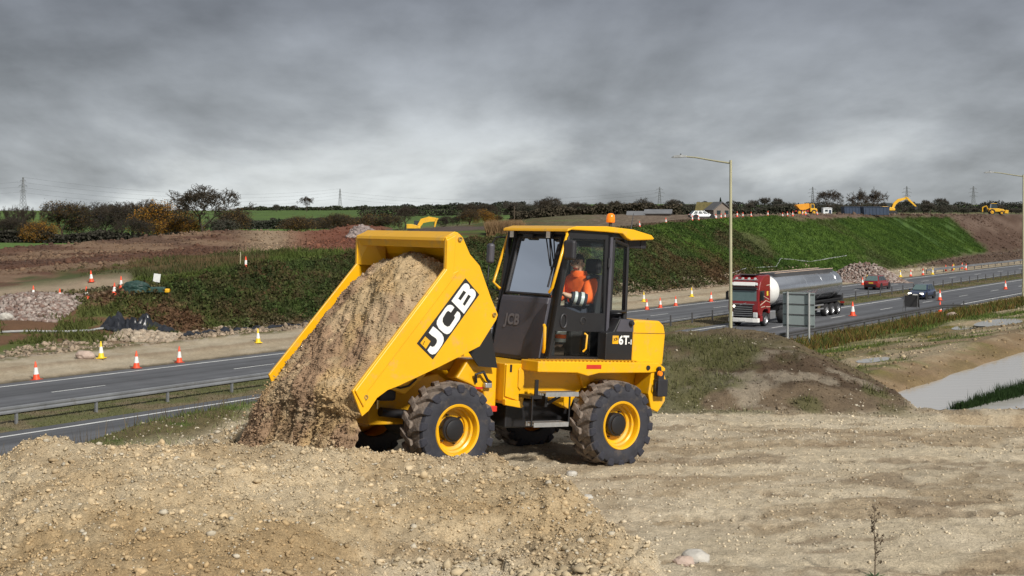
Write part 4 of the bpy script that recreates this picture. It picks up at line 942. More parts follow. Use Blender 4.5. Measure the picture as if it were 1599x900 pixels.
skin('trousers', grown(['pelvis', 'lhip', 'lk', 'la', 'rhip', 'rk', 'ra'], .022), [('pelvis', 'lhip'), ('lhip', 'lk'), ('lk', 'la'), ('pelvis', 'rhip'), ('rhip', 'rk'), ('rk', 'ra')], 'work_trousers', PD)
for y in (.17, -.13):
    m = MB(); m.lathe([(.078, 1.60), (.08, 1.655)], 16, c=(-.93, y, 0), ax='z'); m.lathe([(.076, 1.50), (.078, 1.545)], 16, c=(-.93, y, 0), ax='z'); m.build('trouser_band', 'reflective_tape', PD, smooth=60)
    MB().lathe([(.079, 1.548), (.081, 1.598)], 16, c=(-.93, y, 0), ax='z').build('trouser_band', 'hivis_orange', PD, smooth=60)
    MB().loft([[(-.98, y-.05, 1.325), (-.98, y+.05, 1.325), (-.98, y+.045, 1.45), (-.98, y-.045, 1.45)], [(-.86, y-.05, 1.325), (-.86, y+.05, 1.325), (-.86, y+.045, 1.45), (-.86, y-.045, 1.45)], [(-.70, y-.045, 1.325), (-.70, y+.045, 1.325), (-.70, y+.035, 1.37), (-.70, y-.035, 1.37)]]).build('boot', 'boot_leather', PD, bevel=.02)
def band(z0, z1, ru, rv, cx_, m, nm='jacket_band'):
    mb = MB(); secs = []
    for z in (z0, z1): secs += [(cx_+ru*math.cos(a), .03+rv*math.sin(a), z) for a in np.linspace(0, 2*math.pi, 28, endpoint=False)]
    n = 28; mb.add(secs, [(i, (i+1) % n, n+(i+1) % n, n+i) for i in range(n)]); return mb.build(nm, m, PD, smooth=60)
band(1.955, 2.005, .178, .195, -1.35, 'reflective_tape')
# sleeve: dark forearm panel with two silver bands
def sleeve(p, q, r0, r1, m, nm): return MB().tube([p, q], [r0, r1], 14, cap=False).build(nm, m, PD, smooth=60)
a_, b_ = Vector((-1.24, .31, 2.05)), Vector((-1.03, .21, 2.09))
f = lambda t: a_.lerp(b_, t)
sleeve(f(.10), f(.95), .098, .073, 'hivis_dark', 'sleeve_panel'); sleeve(f(.28), f(.45), .0975, .0925, 'reflective_tape', 'sleeve_band'); sleeve(f(.65), f(.80), .087, .082, 'reflective_tape', 'sleeve_band')
MB().tube([(-1.44, .27, 2.36), (-1.34, .30, 2.375), (-1.25, .26, 2.34)], .028, 8).build('shoulder_patch', 'hivis_dark', PD, smooth=60)
MB().lathe([(.098, 2.345), (.11, 2.40), (.10, 2.43), (.085, 2.42)], 20, c=(-1.30, .04, 0), ax='z').build('collar', 'hivis_orange', PD, smooth=60)
# hair cap, ears, eyes, stubble chin
hv = []; hf = []
nu, nw = 20, 10
for i in range(nw+1):
    ph = i/nw*1.75
    for j in range(nu):
        a = 2*math.pi*j/nu; x = math.sin(ph)*math.cos(a); y = math.sin(ph)*math.sin(a); z = math.cos(ph)
        lim = 1. if x < .25 else max(.0, 1-(x-.25)*1.3)
        zz_ = z if (x < .25 or z > .25) else .25
        hv.append(hrot((-1.285+.098*x, .04+.084*y, 2.552+.100*zz_)))
for i in range(nw):
    for j in range(nu): hf.append((i*nu+j, i*nu+(j+1) % nu, (i+1)*nu+(j+1) % nu, (i+1)*nu+j))
MB().add(hv, hf).build('hair', 'hair', PD, smooth=60)
for sy in (1, -1):
    MB().lathe([(.0005, -.008), (.02, -.006), (.026, 0), (.02, .006), (.0005, .004)], 12, c=hrot((-1.265, .04+sy*.083, 2.515))).build('ear', 'skin', PD, smooth=60)
    MB().lathe([(.0005, -.009), (.007, -.006), (.009, 0), (.007, .006), (.0005, .009)], 10, c=hrot((-1.160, .04+sy*.032, 2.523)), ax='z').build('eye', 'eye_dark', PD, smooth=60)
    MB().tube([hrot((-1.160, .04+sy*.012, 2.543)), hrot((-1.166, .04+sy*.05, 2.54))], .007, 6).build('eyebrow', 'hair', PD)
MB().tube([hrot((-1.163, .015, 2.458)), hrot((-1.155, .04, 2.458)), hrot((-1.163, .065, 2.458))], .006, 6).build('mouth', 'red_lens', PD)
# ================================================================ ROADSIDE
HD = math.atan2(DY, DX)                       # heading of +s
mat('cone_orange', (.80, .075, .02), .55, var=.12, scale=6, dirt=(.25, .18, .12), dirt_amt=.12)
mat('cone_white', (.72, .72, .70), .5, var=.1, scale=6)
mat('cone_yellow', (.80, .55, .02), .55, var=.1, scale=6)
mat('cone_base', (.35, .05, .025), .7, var=.2)
mat('post_steel', (.10, .10, .105), .6, .3, var=.2)
mat('rail_steel', (.24, .25, .265), .5, .45, var=.2, scale=.8, dirt=(.12, .11, .1), dirt_amt=.25)
mat('rail_dark', (.075, .075, .08), .6, .3, var=.25, scale=.8)
mat('lamp_column', (.42, .40, .26), .6, .1, var=.12, scale=.5)
mat('lantern_grey', (.45, .46, .45), .45, .2)
mat('sign_back', (.36, .42, .42), .5, .3, var=.06, scale=1)
mat('sign_post', (.42, .43, .43), .5, .4)
def make_cone(name, label, body, slv, group, base='cone_base'):
    c = thing(name, label, 'cone', group=group)
    MB().prism([(-.23, -.23), (.23, -.23), (.23, .23), (-.23, .23)], 0, .05, 'z').build('cone_foot', base, c, bevel=.015, seg=1)
    MB().lathe([(.19, .045), (.165, .10), (.028, .93), (.012, .945), (.0005, .945)], 14, ax='z').build('cone_body', body, c, smooth=40)
    MB().lathe([(.134, .30), (.079, .64)], 14, ax='z').build('reflective_sleeve', slv, c, smooth=40)
    return c
_cones = {}
def cone(px, py, kind, label, group, sc=1., name='traffic_cone', pos=None, tilt=0):
    p = pos or hit(px, py)
    if kind not in _cones: o = _cones[kind] = make_cone(name, label, 'cone_orange' if kind == 'o' else 'cone_yellow', 'cone_white', group, 'cone_base' if kind == 'o' else 'cone_yellow')
    else: o = copy_tree(_cones[kind])
    s_, t_ = st(p.x, p.y)
    z = gz(p.x, p.y) if not (36.8 < t_ < 46.3 or 50.4 < t_ < 59.6) else 0.
    o.location = (p.x, p.y, z+.004); o.rotation_euler = (random.gauss(0, .035), random.gauss(0, .035), random.uniform(0, 1.5)); o.scale = (sc*random.uniform(.95, 1.05),)*2+(sc*random.uniform(.97, 1.03),)
    o['label'] = label; o['group'] = group; return o
for x, y, lb in ((57, 594, 'standing alone on the far verge below the drain pipe'), (213, 577, 'on the far verge below the crumpled black plastic'), (280, 567, 'on the far verge next before the yellow skip')): cone(x, y, 'o', 'orange and white traffic cone '+lb, 'cones along the far verge')
for x, y in ((1010, 485), (1031, 482), (1055, 479), (1110, 472)): cone(x, y, 'o', 'orange and white traffic cone on the sandy verge behind the dumper cab', 'cones on the verge behind the dumper')
cone(158, 560, 'y', 'yellow and white cone on the sandy track beside the pinkish boulder', 'yellow cones along the haul track'); cone(403, 536, 'y', 'yellow and white cone on the sandy track beside the raised skip', 'yellow cones along the haul track')
for x, y in ((1005, 472), (1080, 464)): cone(x, y, 'y', 'yellow and white cone on sand below the brown bracken slope', 'yellow cones below the bracken slope')
for x, y in ((93, 471), (136, 468), (189, 452), (178, 462), (52, 467)): cone(x, y, 'o', 'orange and white cone on the upper track beside the rubble heap', 'cones on the upper track')
cone(143, 441, 'o', 'small white and orange cone in the grass above the upper track', 'cone in the grass')
cone(384, 420, 'o', 'lone white and orange cone on the overgrown bank beside the thin stake', 'cone on the bank')
for x, y in ((1347, 446), (1422, 432), (1441, 430), (1477, 424), (1487, 423), (1502, 420), (1508, 422)): cone(x, y, 'o', 'orange and white cone on the verge below the green embankment', 'cones below the green embankment')
for x, y in ((1354, 442), (1406, 433), (1456, 429), (1489, 422)): cone(x, y, 'y', 'yellow and white cone on the verge below the green embankment', 'yellow cones below the green embankment')
cone(1325, 494, 'o', 'tall orange and white cone on the lane line behind the tanker', 'cones closing the lane', 1.25, pos=Vector((*xy(112.5, 40.9), 0)))
cone(1462, 470, 'o', 'orange and white cone on the lane line beside the blue car', 'cones closing the lane', 1.1, pos=Vector((*xy(137.5, 41.2), 0)))
cone(1567, 452, 'o', 'orange and white cone on the lane line beyond the blue car', 'cones closing the lane', 1.05, pos=Vector((*xy(162, 41.2), 0)))
cone(1413, 496, 'o', 'orange cone standing at the foot of the folding sign frame', 'cone by the sign frame', 1.1, pos=Vector((*xy(119.8, 35.9), 0)))
cone(1591, 472, 'y', 'plain yellow cone on the grass verge beside the lamp column', 'cone by the lamp column', 1.2, pos=Vector((*xy(150.5, 36.0), 0)))
for x in (999, 1040, 1081, 1091, 1118, 1126, 1132, 1151, 1160, 1173, 1199, 1222, 1230, 1238, 1253, 1258, 1276):
    yy = float(IP(x, [999, 1040, 1123, 1197, 1300], [356, 350, 344, 339.5, 336.5]))
    q = (x-CX)/FPX
    for Yq in np.linspace(120, 260, 500):
        s_, t_ = st(q*Yq, Yq)
        if t_ > bank_t0(s_)+bank_w(s_)+.6: break
    cone(x, yy, 'o', 'white and orange cone in the row along the embankment top', 'cones along the embankment top', .8, pos=Vector((q*Yq, Yq, 0)))
# stake on the bank
p = hit(375, 423); o = MB().tube([(0, 0, -.1), (0.03, 0, 1.5)], .035, 6).build('marker_stake', 'lamp_column', loc=p); tag(o, 'thin pale wooden stake on the overgrown bank', 'stake')
# ---- safety barriers
def barrier(name, label, s0, s1, t, sp, beam, wires=False, post='post_steel', h=.62, end=False):
    o = thing(name, label, 'barrier', loc=(*xy(s0, t), 0), rz=HD)
    n = int((s1-s0)/sp); pr = None
    for i in range(n+1):
        if pr is None: pr = MB().box((0, 0, h/2), (.11, .09, h+.16)).build('barrier_post', post, o); pr.location = (0, 0, .02)
        else:
            d = pr.copy(); link(d, o); d.location = (i*sp, 0, .02)
    L = s1-s0
    if beam:
        prof_ = [(-.06, h-.17), (-.10, h-.14), (-.10, h-.08), (-.07, h-.02), (-.10, h+.04), (-.10, h+.11), (-.06, h+.14), (-.045, h+.14), (-.085, h+.10), (-.085, h+.05), (-.055, h-.02), (-.085, h-.08), (-.085, h-.13), (-.045, h-.17)]
        secs = []
        xs = np.arange(0, L+.1, 4.)
        for x in xs:
            dz = -.45*max(0, (x-(L-7))/7) if end else 0
            secs.append([(x, a, b+dz) for a, b in prof_])
        MB().loft(secs).build('barrier_beam', beam, o)
    if wires:
        for k in (.35, .47, .59):
            MB().tube([(x, .05, k) for x in np.linspace(0, L, 40)], .016, 5).build('wire_rope', 'rail_steel', o)
    return o
barrier('safety_barrier', 'galvanised beam barrier in the central reserve beside the load of earth', 24, 78, 47.7, 4., 'rail_steel', post='rail_steel')
barrier('wire_rope_barrier', 'wire rope fence of dark posts in the central reserve beyond the tanker', 80, 260, 48.4, 3.6, None, True, h=.75)
barrier('safety_barrier', 'dark beam barrier on the near verge in front of the large sign back', 72, 128, 35.75, 3.2, 'rail_dark', h=.62, end=True)
barrier('safety_barrier', 'far beam barrier at the foot of the brown soil bank', 196, 300, 60.6, 4., 'rail_steel')
# ---- lamp columns
def lamp(px, py, Y, label):
    q = (px-CX)/FPX; top = ZC-(py-CY)/FPX*Y; X = q*Y; z0 = gz(X, Y)
    o = thing('street_lamp', label, 'street lamp', loc=(X, Y, z0), rz=math.atan2(DX, -DY)); h = top-z0
    MB().tube([(0, 0, -.2), (0, 0, 1.6), (0, 0, 1.62), (0, 0, h-.05), (0, 0, h+.06)], [.13, .13, .10, .075, .075], 12).build('column', 'lamp_column', o, smooth=40)
    MB().box((0, .12, .9), (.14, .02, .5)).build('access_door', 'lamp_column', o)
    arm = MB().tube([(0, 0, h-.12), (.9, 0, h+.02), (2.2, 0, h+.26), (3.0, 0, h+.34)], [.055, .05, .045, .04], 8).build('bracket_arm', 'lamp_column', o, smooth=60)
    a = R(-7)
    l = MB().loft([[(2.85, -.06, h+.29), (2.85, .06, h+.29), (2.85, .05, h+.40), (2.85, -.05, h+.40)], [(3.2, -.15, h+.28), (3.2, .15, h+.28), (3.2, .11, h+.45), (3.2, -.11, h+.45)], [(3.65, -.13, h+.27), (3.65, .13, h+.27), (3.65, .08, h+.42), (3.65, -.08, h+.42)], [(3.85, -.06, h+.28), (3.85, .06, h+.28), (3.85, .04, h+.34), (3.85, -.04, h+.34)]]).build('lantern', 'lantern_grey', o, bevel=.02)
    MB().lathe([(.04, 0), (.045, .06), (.0005, .09)], 8, c=(3.25, 0, h+.44), ax='z').build('photocell', 'black_plastic', l)
    return o
s_l = 0
def lampY(px, t): q = (px-CX)/FPX; return t/(DX-DY*q)
lamp(1141, 252, lampY(1141, 34.9), 'tall pale lamp column standing in front of the red tanker truck')
lamp(1598, 274, lampY(1598, 34.9), 'tall pale lamp column beside the plain yellow cone')
# ---- back of a large road sign
Yq = lampY(1247, 34.3); X = (1247-CX)/FPX*Yq; z0 = gz(X, Yq)
sg = thing('road_sign', 'pale grey back of a large road sign on two posts before the tanker', 'road sign', loc=(X, Yq, z0), rz=HD)
for y in (.72, -.72): MB().tube([(-.06, y, -.3), (-.06, y, 3.32)], .075, 10).build('sign_post', 'sign_post', sg, smooth=60)
zt = ZC-(457-CY)/FPX*Yq-z0; zb = ZC-(511-CY)/FPX*Yq-z0
MB().box((.03, 0, (zt+zb)/2), (.02, 2.15, zt-zb)).build('sign_panel', 'sign_back', sg, bevel=.004)
for k in (.05, .36, .66, .95): MB().box((.005, 0, zb+(zt-zb)*k), (.04, 2.1, .06)).build('stiffener_rail', 'post_steel', sg)
# ---- folding sign frame (A-frame) seen from behind
Yq = lampY(1423, 36.7); X = (1423-CX)/FPX*Yq
af = thing('sign_frame', 'dark folding roadworks sign frame with grey board behind the near barrier', 'road sign', loc=(X, Yq, gz(X, Yq)), rz=HD)
for y in (.55, -.55):
    MB().tube([(-.55, y*1.1, 0), (0, y, 1.85)], .028, 6).build('frame_leg', 'post_steel', af); MB().tube([(.45, y*1.1, 0), (0.02, y, 1.85)], .028, 6).build('frame_leg', 'post_steel', af)
MB().box((.10, 0, 1.30), (.02, 1.25, .95), rot=Matrix.Rotation(R(-13), 3, 'Y')).build('sign_board', 'rail_dark', af)
MB().tube([(-.3, -.58, .85), (-.3, .58, .85)], .02, 6).build('cross_bar', 'post_steel', af)
# ================================================================ VEHICLES
mat('truck_red', (.21, .011, .013), .25, var=.08, scale=1, coat=.5, dirt=(.10, .05, .04), dirt_amt=.08)
mat('truck_white', (.72, .72, .70), .35, var=.05, coat=.2, dirt=(.3, .28, .25), dirt_amt=.1, dscale=1)
mat('truck_black', (.015, .015, .017), .5, var=.2)
mat('tank_steel', (.70, .71, .73), .22, .95, var=.06, scale=1.5)
mat('alloy', (.55, .56, .58), .35, .8, var=.1)
mat('stripe_beige', (.50, .38, .30), .5)
mat('tyre_road', (.018, .018, .02), .8)
mat('head_lamp', (.9, .9, .88), .15, emit=(1, .93, .75, 2.2))
mat('lens_clear', (.6, .62, .62), .15)
mat('plate_white', (.75, .75, .72), .4); mat('plate_yellow', (.75, .55, .05), .4)
glass('auto_glass', (.22, .30, .29), .12)
mat('dark_glass', (.03, .045, .05), .06, var=.1, spec=.7)
mat('windscreen_car', (.10, .15, .15), .08, var=.1, spec=.8)
def road_wheel(parent, x, y, r, w, m_rim='alloy'):
    sg_ = 1 if y > 0 else -1
    t = MB().lathe([(r*.62, -w/2), (r*.93, -w/2), (r, -w*.35), (r, w*.35), (r*.93, w/2), (r*.62, w/2)], 24).build('wheel', 'tyre_road', parent, smooth=40); t.location = (x, y, r)
    MB().lathe([(r*.64, w*.44*sg_), (r*.60, w*.36*sg_), (r*.5, w*.2*sg_), (r*.25, w*.28*sg_), (r*.2, w*.45*sg_), (.0005, w*.46*sg_)], 20).build('wheel_rim', m_rim, t, smooth=40)
    for i in range(5):
        a = i*2*math.pi/5; MB().box((r*.42*math.cos(a), w*.32*sg_, r*.42*math.sin(a)), (r*.12, .02, r*.12)).build('rim_slot', 'truck_black', t)
    return t
# ---- tanker truck: x forward, y left (camera side)
px_, py_ = xy(98.7, 43.85)
TK = thing('tanker_truck', 'red and white articulated tanker truck with shiny steel tank on the near carriageway', 'truck', loc=(px_, py_, 0), rz=HD+math.pi)
# front axle at x=0; bumper at 1.4
cabp = [(1.30, .95), (1.38, 1.3), (1.34, 1.9), (1.22, 2.75), (1.06, 3.10), (.92, 3.38), (.30, 3.80), (-.55, 3.86), (-.86, 3.80), (-.88, .95), (-.62, .90), (-.55, 1.15), (-.30, 1.28), (.30, 1.28), (.55, 1.12), (.62, .80), (1.1, .8)]
MB().prism(cabp, -1.22, 1.22).build('cab_body', 'truck_red', TK, bevel=.07, seg=3)
MB().add([(1.345, -1.05, 1.93), (1.345, 1.05, 1.93), (1.235, 1.02, 2.72), (1.235, -1.02, 2.72)], [(0, 1, 2, 3)]).build('windscreen', 'windscreen_car', TK)
MB().box((1.30, 0, 2.86), (.14, 2.2, .2), rot=Matrix.Rotation(R(-18), 3, 'Y')).build('sun_visor', 'truck_black', TK, bevel=.03)
MB().box((1.16, 0, 3.17), (.16, 1.75, .30), rot=Matrix.Rotation(R(-30), 3, 'Y')).build('name_board', 'truck_white', TK, bevel=.02)
for y in (-.95, .95): MB().box((1.14, y, 3.18), (.16, .2, .22), rot=Matrix.Rotation(R(-30), 3, 'Y')).build('roof_marker_lamp', 'lens_clear', TK, bevel=.03)
for i in range(4): MB().lathe([(.0005, 0), (.09, 0), (.09, -.1)], 12, c=(.92, -.75+.5*i, 3.58), ax='x').build('roof_lamp', 'lens_clear', TK)
MB().tube([(.95, -1.0, 3.5), (.95, 1.0, 3.5)], .03).build('lamp_bar', 'alloy', TK)
MB().box((.25, 0, 3.84), (.7, 1.3, .05)).build('roof_hatch', 'truck_black', TK, bevel=.01)
MB().box((-.6, .6, 3.8), (.4, .7, .2)).build('roof_deflector', 'truck_black', TK, bevel=.02)
gm = MB().box((1.40, 0, 1.18), (.06, 1.55, .86)).build('grille', 'truck_black', TK, bevel=.02)
for i in range(5): MB().box((1.435, 0, .84+.16*i), (.03, 1.5, .035)).build('grille_slat', 'alloy', gm)
MB().box((1.41, 0, 1.70), (.05, 1.8, .05)).build('badge_bar', 'alloy', TK)
MB().tube([(1.42, -.25, 1.62), (1.42, .25, 1.78)], .025).build('diagonal_badge', 'alloy', TK)
bp_ = MB().prism([(1.15, -1.25), (1.38, -1.2), (1.48, -.8), (1.5, 0), (1.48, .8), (1.38, 1.2), (1.15, 1.25)], .34, .66, 'z').build('front_bumper', 'truck_white', TK, bevel=.04)
MB().box((1.51, 0, .46), (.02, .52, .11)).build('number_plate', 'plate_white', TK)
for y in (-.98, .98):
    MB().box((1.40, y, .90), (.12, .36, .40)).build('headlamp', 'lens_clear', TK, bevel=.05)
MB().lathe([(.0005, .02), (.09, .01), (.1, -.02)], 14, c=(1.44, -.72, 1.52), ax='x').build('lit_lamp', 'head_lamp', TK)
for sg in (1, -1):
    MB().add([(1.18, sg*1.224, 1.95), (.25, sg*1.224, 1.95), (.25, sg*1.224, 2.68), (1.08, sg*1.224, 2.68)], [(0, 1, 2, 3)]).build('side_window', 'dark_glass', TK)
    MB().box((1.12, sg*1.42, 2.28), (.12, .22, .62)).build('wing_mirror', 'truck_black', TK, bevel=.04)
    MB().tube([(1.12, sg*1.2, 2.6), (1.12, sg*1.42, 2.62)], .025).build('mirror_arm', 'truck_black', TK)
    for k, (a, b) in enumerate((((1.05, 1.62), (.0, 1.92)), ((.0, 1.92), (-.8, 1.74)), ((.7, 2.35), (-.5, 2.0)), ((-.1, 3.05), (-.84, 3.10)), ((.9, 1.45), (.2, 1.50)), ((-.05, 1.45), (-.8, 1.42)))):
        MB().tube([(a[0], sg*1.226, a[1]), (b[0], sg*1.226, b[1])], .035, 6).build('side_stripe', 'stripe_beige', TK)
    MB().box((-.30, sg*1.228, 2.45), (.28, .01, .34)).build('side_crest', 'plate_yellow', TK)
    MB().box((-1.35, sg*1.12, .78), (.95, .26, .62)).build('side_tank', 'alloy', TK, bevel=.05)
    MB().box((.82, sg*1.1, .62), (.4, .3, .4)).build('cab_step', 'truck_red', TK, bevel=.03)
    road_wheel(TK, 0, sg*1.07, .52, .34); road_wheel(TK, -3.7, sg*1.0, .52, .55)
    for x in (-12.5, -13.85, -15.2): road_wheel(TK, x, sg*1.03, .52, .42)
    for z in (.68, 1.0): MB().box((-8.6, sg*1.2, z), (6.4, .04, .12)).build('side_guard', 'alloy', TK)
    MB().box((-9.7, sg*1.08, 1.32), (13.4, .06, .12)).build('frame_rail', 'truck_black', TK)
    MB().box((-13.85, sg*1.05, 1.19), (4.4, .5, .04)).build('mud_guard', 'truck_black', TK)
MB().box((-2.6, 0, .86), (4.4, .8, .3)).build('tractor_chassis', 'truck_black', TK)
MB().box((-10.2, 0, 1.1), (12.6, 1.3, .36)).build('trailer_chassis', 'truck_black', TK)
MB().box((-7.2, 0, .8), (1.4, 1.9, .5)).build('valve_box', 'truck_black', TK)
tk = [(.0005, -1.62), (.5, -1.66), (.85, -1.80), (1.06, -2.06), (1.15, -2.4), (1.17, -2.7)]
MB().lathe([(r_, x) for r_, x in tk], 40, c=(0, 0, 2.52), ax='x').build('tank_dome', 'truck_white', TK, smooth=60)
tb = MB().lathe([(1.17, -2.7), (1.185, -2.72), (1.185, -16.0), (1.12, -16.35), (.8, -16.6), (.3, -16.68), (.0005, -16.7)], 48, c=(0, 0, 2.52), ax='x').build('tank_barrel', 'tank_steel', TK, smooth=40)
for x in (-5, -8.4, -11.8, -15): MB().lathe([(1.187, x-.05), (1.205, x-.04), (1.205, x+.04), (1.187, x+.05)], 48, c=(0, 0, 2.52), ax='x').build('tank_hoop', 'tank_steel', tb, smooth=40)
MB().prism([(-.62, 3.50), (-.62, 3.80), (-.55, 3.84), (.55, 3.84), (.62, 3.80), (.62, 3.50)], -15.4, -3.1, 'x').build('top_walkway', 'rail_dark', TK, bevel=.02)
for y in (.62, -.62): MB().box((-9.25, y, 3.86), (12.3, .05, .05)).build('walkway_rail', 'stripe_beige', TK)
MB().box((-16.4, 0, .75), (.15, 2.4, .22)).build('rear_bumper', 'truck_black', TK)
for y in (1.05, -1.05): MB().box((-16.5, y, .95), (.06, .35, .14)).build('rear_lamp', 'red_lens', TK)
MB().box((-16.2, 0, 1.35), (.3, 2.2, .5)).build('rear_cabinet', 'truck_black', TK, bevel=.03)
# ---- passenger cars: x forward
def make_car(name, label, paint, s, t, head, L=4.2, W=1.78, H=1.5, suv=0., lit=False, plate_r='plate_yellow', loc=None, rz=None):
    x, y = xy(s, t) if loc is None else loc[:2]; z = 0 if loc is None else loc[2]
    o = thing(name, label, 'car', loc=(x, y, z+.005), rz=(HD if head > 0 else HD+math.pi) if rz is None else rz)
    r = .33+.03*suv; wb = L*.61; xf = wb/2; f = L/2
    def sec(x_, wl, zb, zs, wtop):
        return [(x_, -wl*.92, zb), (x_, -wl, zb+.12), (x_, -wl, zs-.16), (x_, -wtop, zs), (x_, wtop, zs), (x_, wl, zs-.16), (x_, wl, zb+.12), (x_, wl*.92, zb)]
    w = W/2; hs = H*.60
    S = [sec(-f, w*.80, .42, hs*.86, w*.70), sec(-f+.12, w*.93, .30, hs*1.0, w*.84), sec(-f+.55, w, .24, hs*1.05, w*.90), sec(0, w, .20, hs*1.02, w*.90), sec(f*.42, w, .20, hs*.99, w*.88), sec(f*.72, w*.97, .22, hs*.90, w*.82), sec(f-.16, w*.88, .26, hs*.74, w*.70), sec(f, w*.72, .36, hs*.60, w*.58)]
    bd = MB().loft(S).build('car_body', paint, o, bevel=.03, smooth=35)
    # glasshouse and roof
    a0, a1, b0, b1 = -f+.16, f*.40, -f+.62, f*.08
    zb_, zt_ = hs*1.0, H-.05; wl, wt = w*.89, w*.68
    G = [(a0, -wl, zb_), (a1, -wl, zb_), (a1, wl, zb_), (a0, wl, zb_), (b0, -wt, zt_), (b1, -wt, zt_), (b1, wt, zt_), (b0, wt, zt_)]
    def quad_in(q, k=.06):
        c = sum((Vector(v) for v in q), Vector())/4; return [tuple(Vector(v).lerp(c, k)) for v in q]
    gh = MB().add(G, [(0, 1, 5, 4), (1, 2, 6, 5), (2, 3, 7, 6), (3, 0, 4, 7), (4, 5, 6, 7), (0, 3, 2, 1)]).build('glasshouse_frame', paint, o, bevel=.05)
    for nm, q, d in (('windscreen', (1, 2, 6, 5), (.02, 0, .012)), ('rear_window', (3, 0, 4, 7), (-.02, 0, .012))):
        MB().add([tuple(Vector(v)+Vector(d)) for v in quad_in([G[i] for i in q], .10)], [(0, 1, 2, 3)]).build(nm, 'windscreen_car', o)
    for sg in (-1, 1):
        for u0, u1 in ((.06, .34), (.37, .66), (.69, .95)):
            lo = lambda u: Vector((a0+(a1-a0)*u, sg*(wl+.004), zb_)); hi = lambda u: Vector((b0+(b1-b0)*u, sg*(wt+.004), zt_))
            q = [lo(u0).lerp(hi(u0), .10), lo(u1).lerp(hi(u1), .10), lo(u1).lerp(hi(u1), .86), lo(u0).lerp(hi(u0), .86)]
            MB().add([tuple(v+Vector((0, sg*.012, 0))) for v in q], [(0, 1, 2, 3)]).build('side_window', 'dark_glass', o)
        MB().box((f*.36, sg*(w+.08), hs*1.05), (.12, .18, .13)).build('door_mirror', paint, o, bevel=.03)
        for xx in (xf, -xf):
            MB().lathe([(.0005, w*sg*1.0), (r+.07, w*sg*1.0), (r+.07, w*sg*.8)], 24, c=(xx, sg*.006, r)).build('wheel_arch', 'truck_black', o)
            road_wheel(o, xx, sg*(w-.09), r, .2)
        MB().box((0, sg*(w+.004), .34), (wb*.66, .02, .14)).build('sill_trim', 'truck_black', o)
        MB().box((f-.14, sg*w*.66, hs*.66), (.18, .34, .15)).build('headlamp', 'head_lamp' if lit else 'lens_clear', o, bevel=.03)
        MB().box((-f+.07, sg*w*.68, hs*.88), (.12, .30, .18)).build('tail_lamp', 'red_lens', o, bevel=.03)
    MB().box((f+.005, 0, .48), (.05, w*1.0, .2)).build('grille', 'truck_black', o, bevel=.02)
    MB().box((f+.035, 0, .5), (.02, .5, .11)).build('number_plate', 'plate_white', o)
    MB().box((-f-.01, 0, .50), (.06, w*1.3, .26)).build('rear_bumper_trim', 'truck_black', o, bevel=.02)
    MB().box((-f-.02, 0, hs*.80), (.02, .5, .11)).build('number_plate', plate_r, o)
    if suv:
        for sg in (-1, 1): MB().tube([(b0+.1, sg*wt*.9, zt_+.06), (b1-.1, sg*wt*.9, zt_+.06)], .02, 6).build('roof_rail', 'alloy', o)
    return o
mat('paint_blue', (.018, .03, .075), .25, coat=.6, var=.05); mat('paint_red', (.20, .014, .016), .28, coat=.5, var=.08); mat('paint_white', (.62, .65, .66), .3, coat=.4, var=.04)
make_car('hatchback_car', 'dark blue hatchback with headlights on driving towards the tanker', 'paint_blue', 139.5, 43.6, -1, 4.1, 1.78, 1.48, lit=True)
make_car('hatchback_car', 'dark red crossover car driving away on the far carriageway', 'paint_red', 154.5, 53.3, 1, 4.3, 1.84, 1.62, suv=1.)
make_car('hatchback_car', 'white car half hidden behind the rear of the tanker', 'paint_white', 136.5, 53.2, 1, 4.4, 1.8, 1.5)
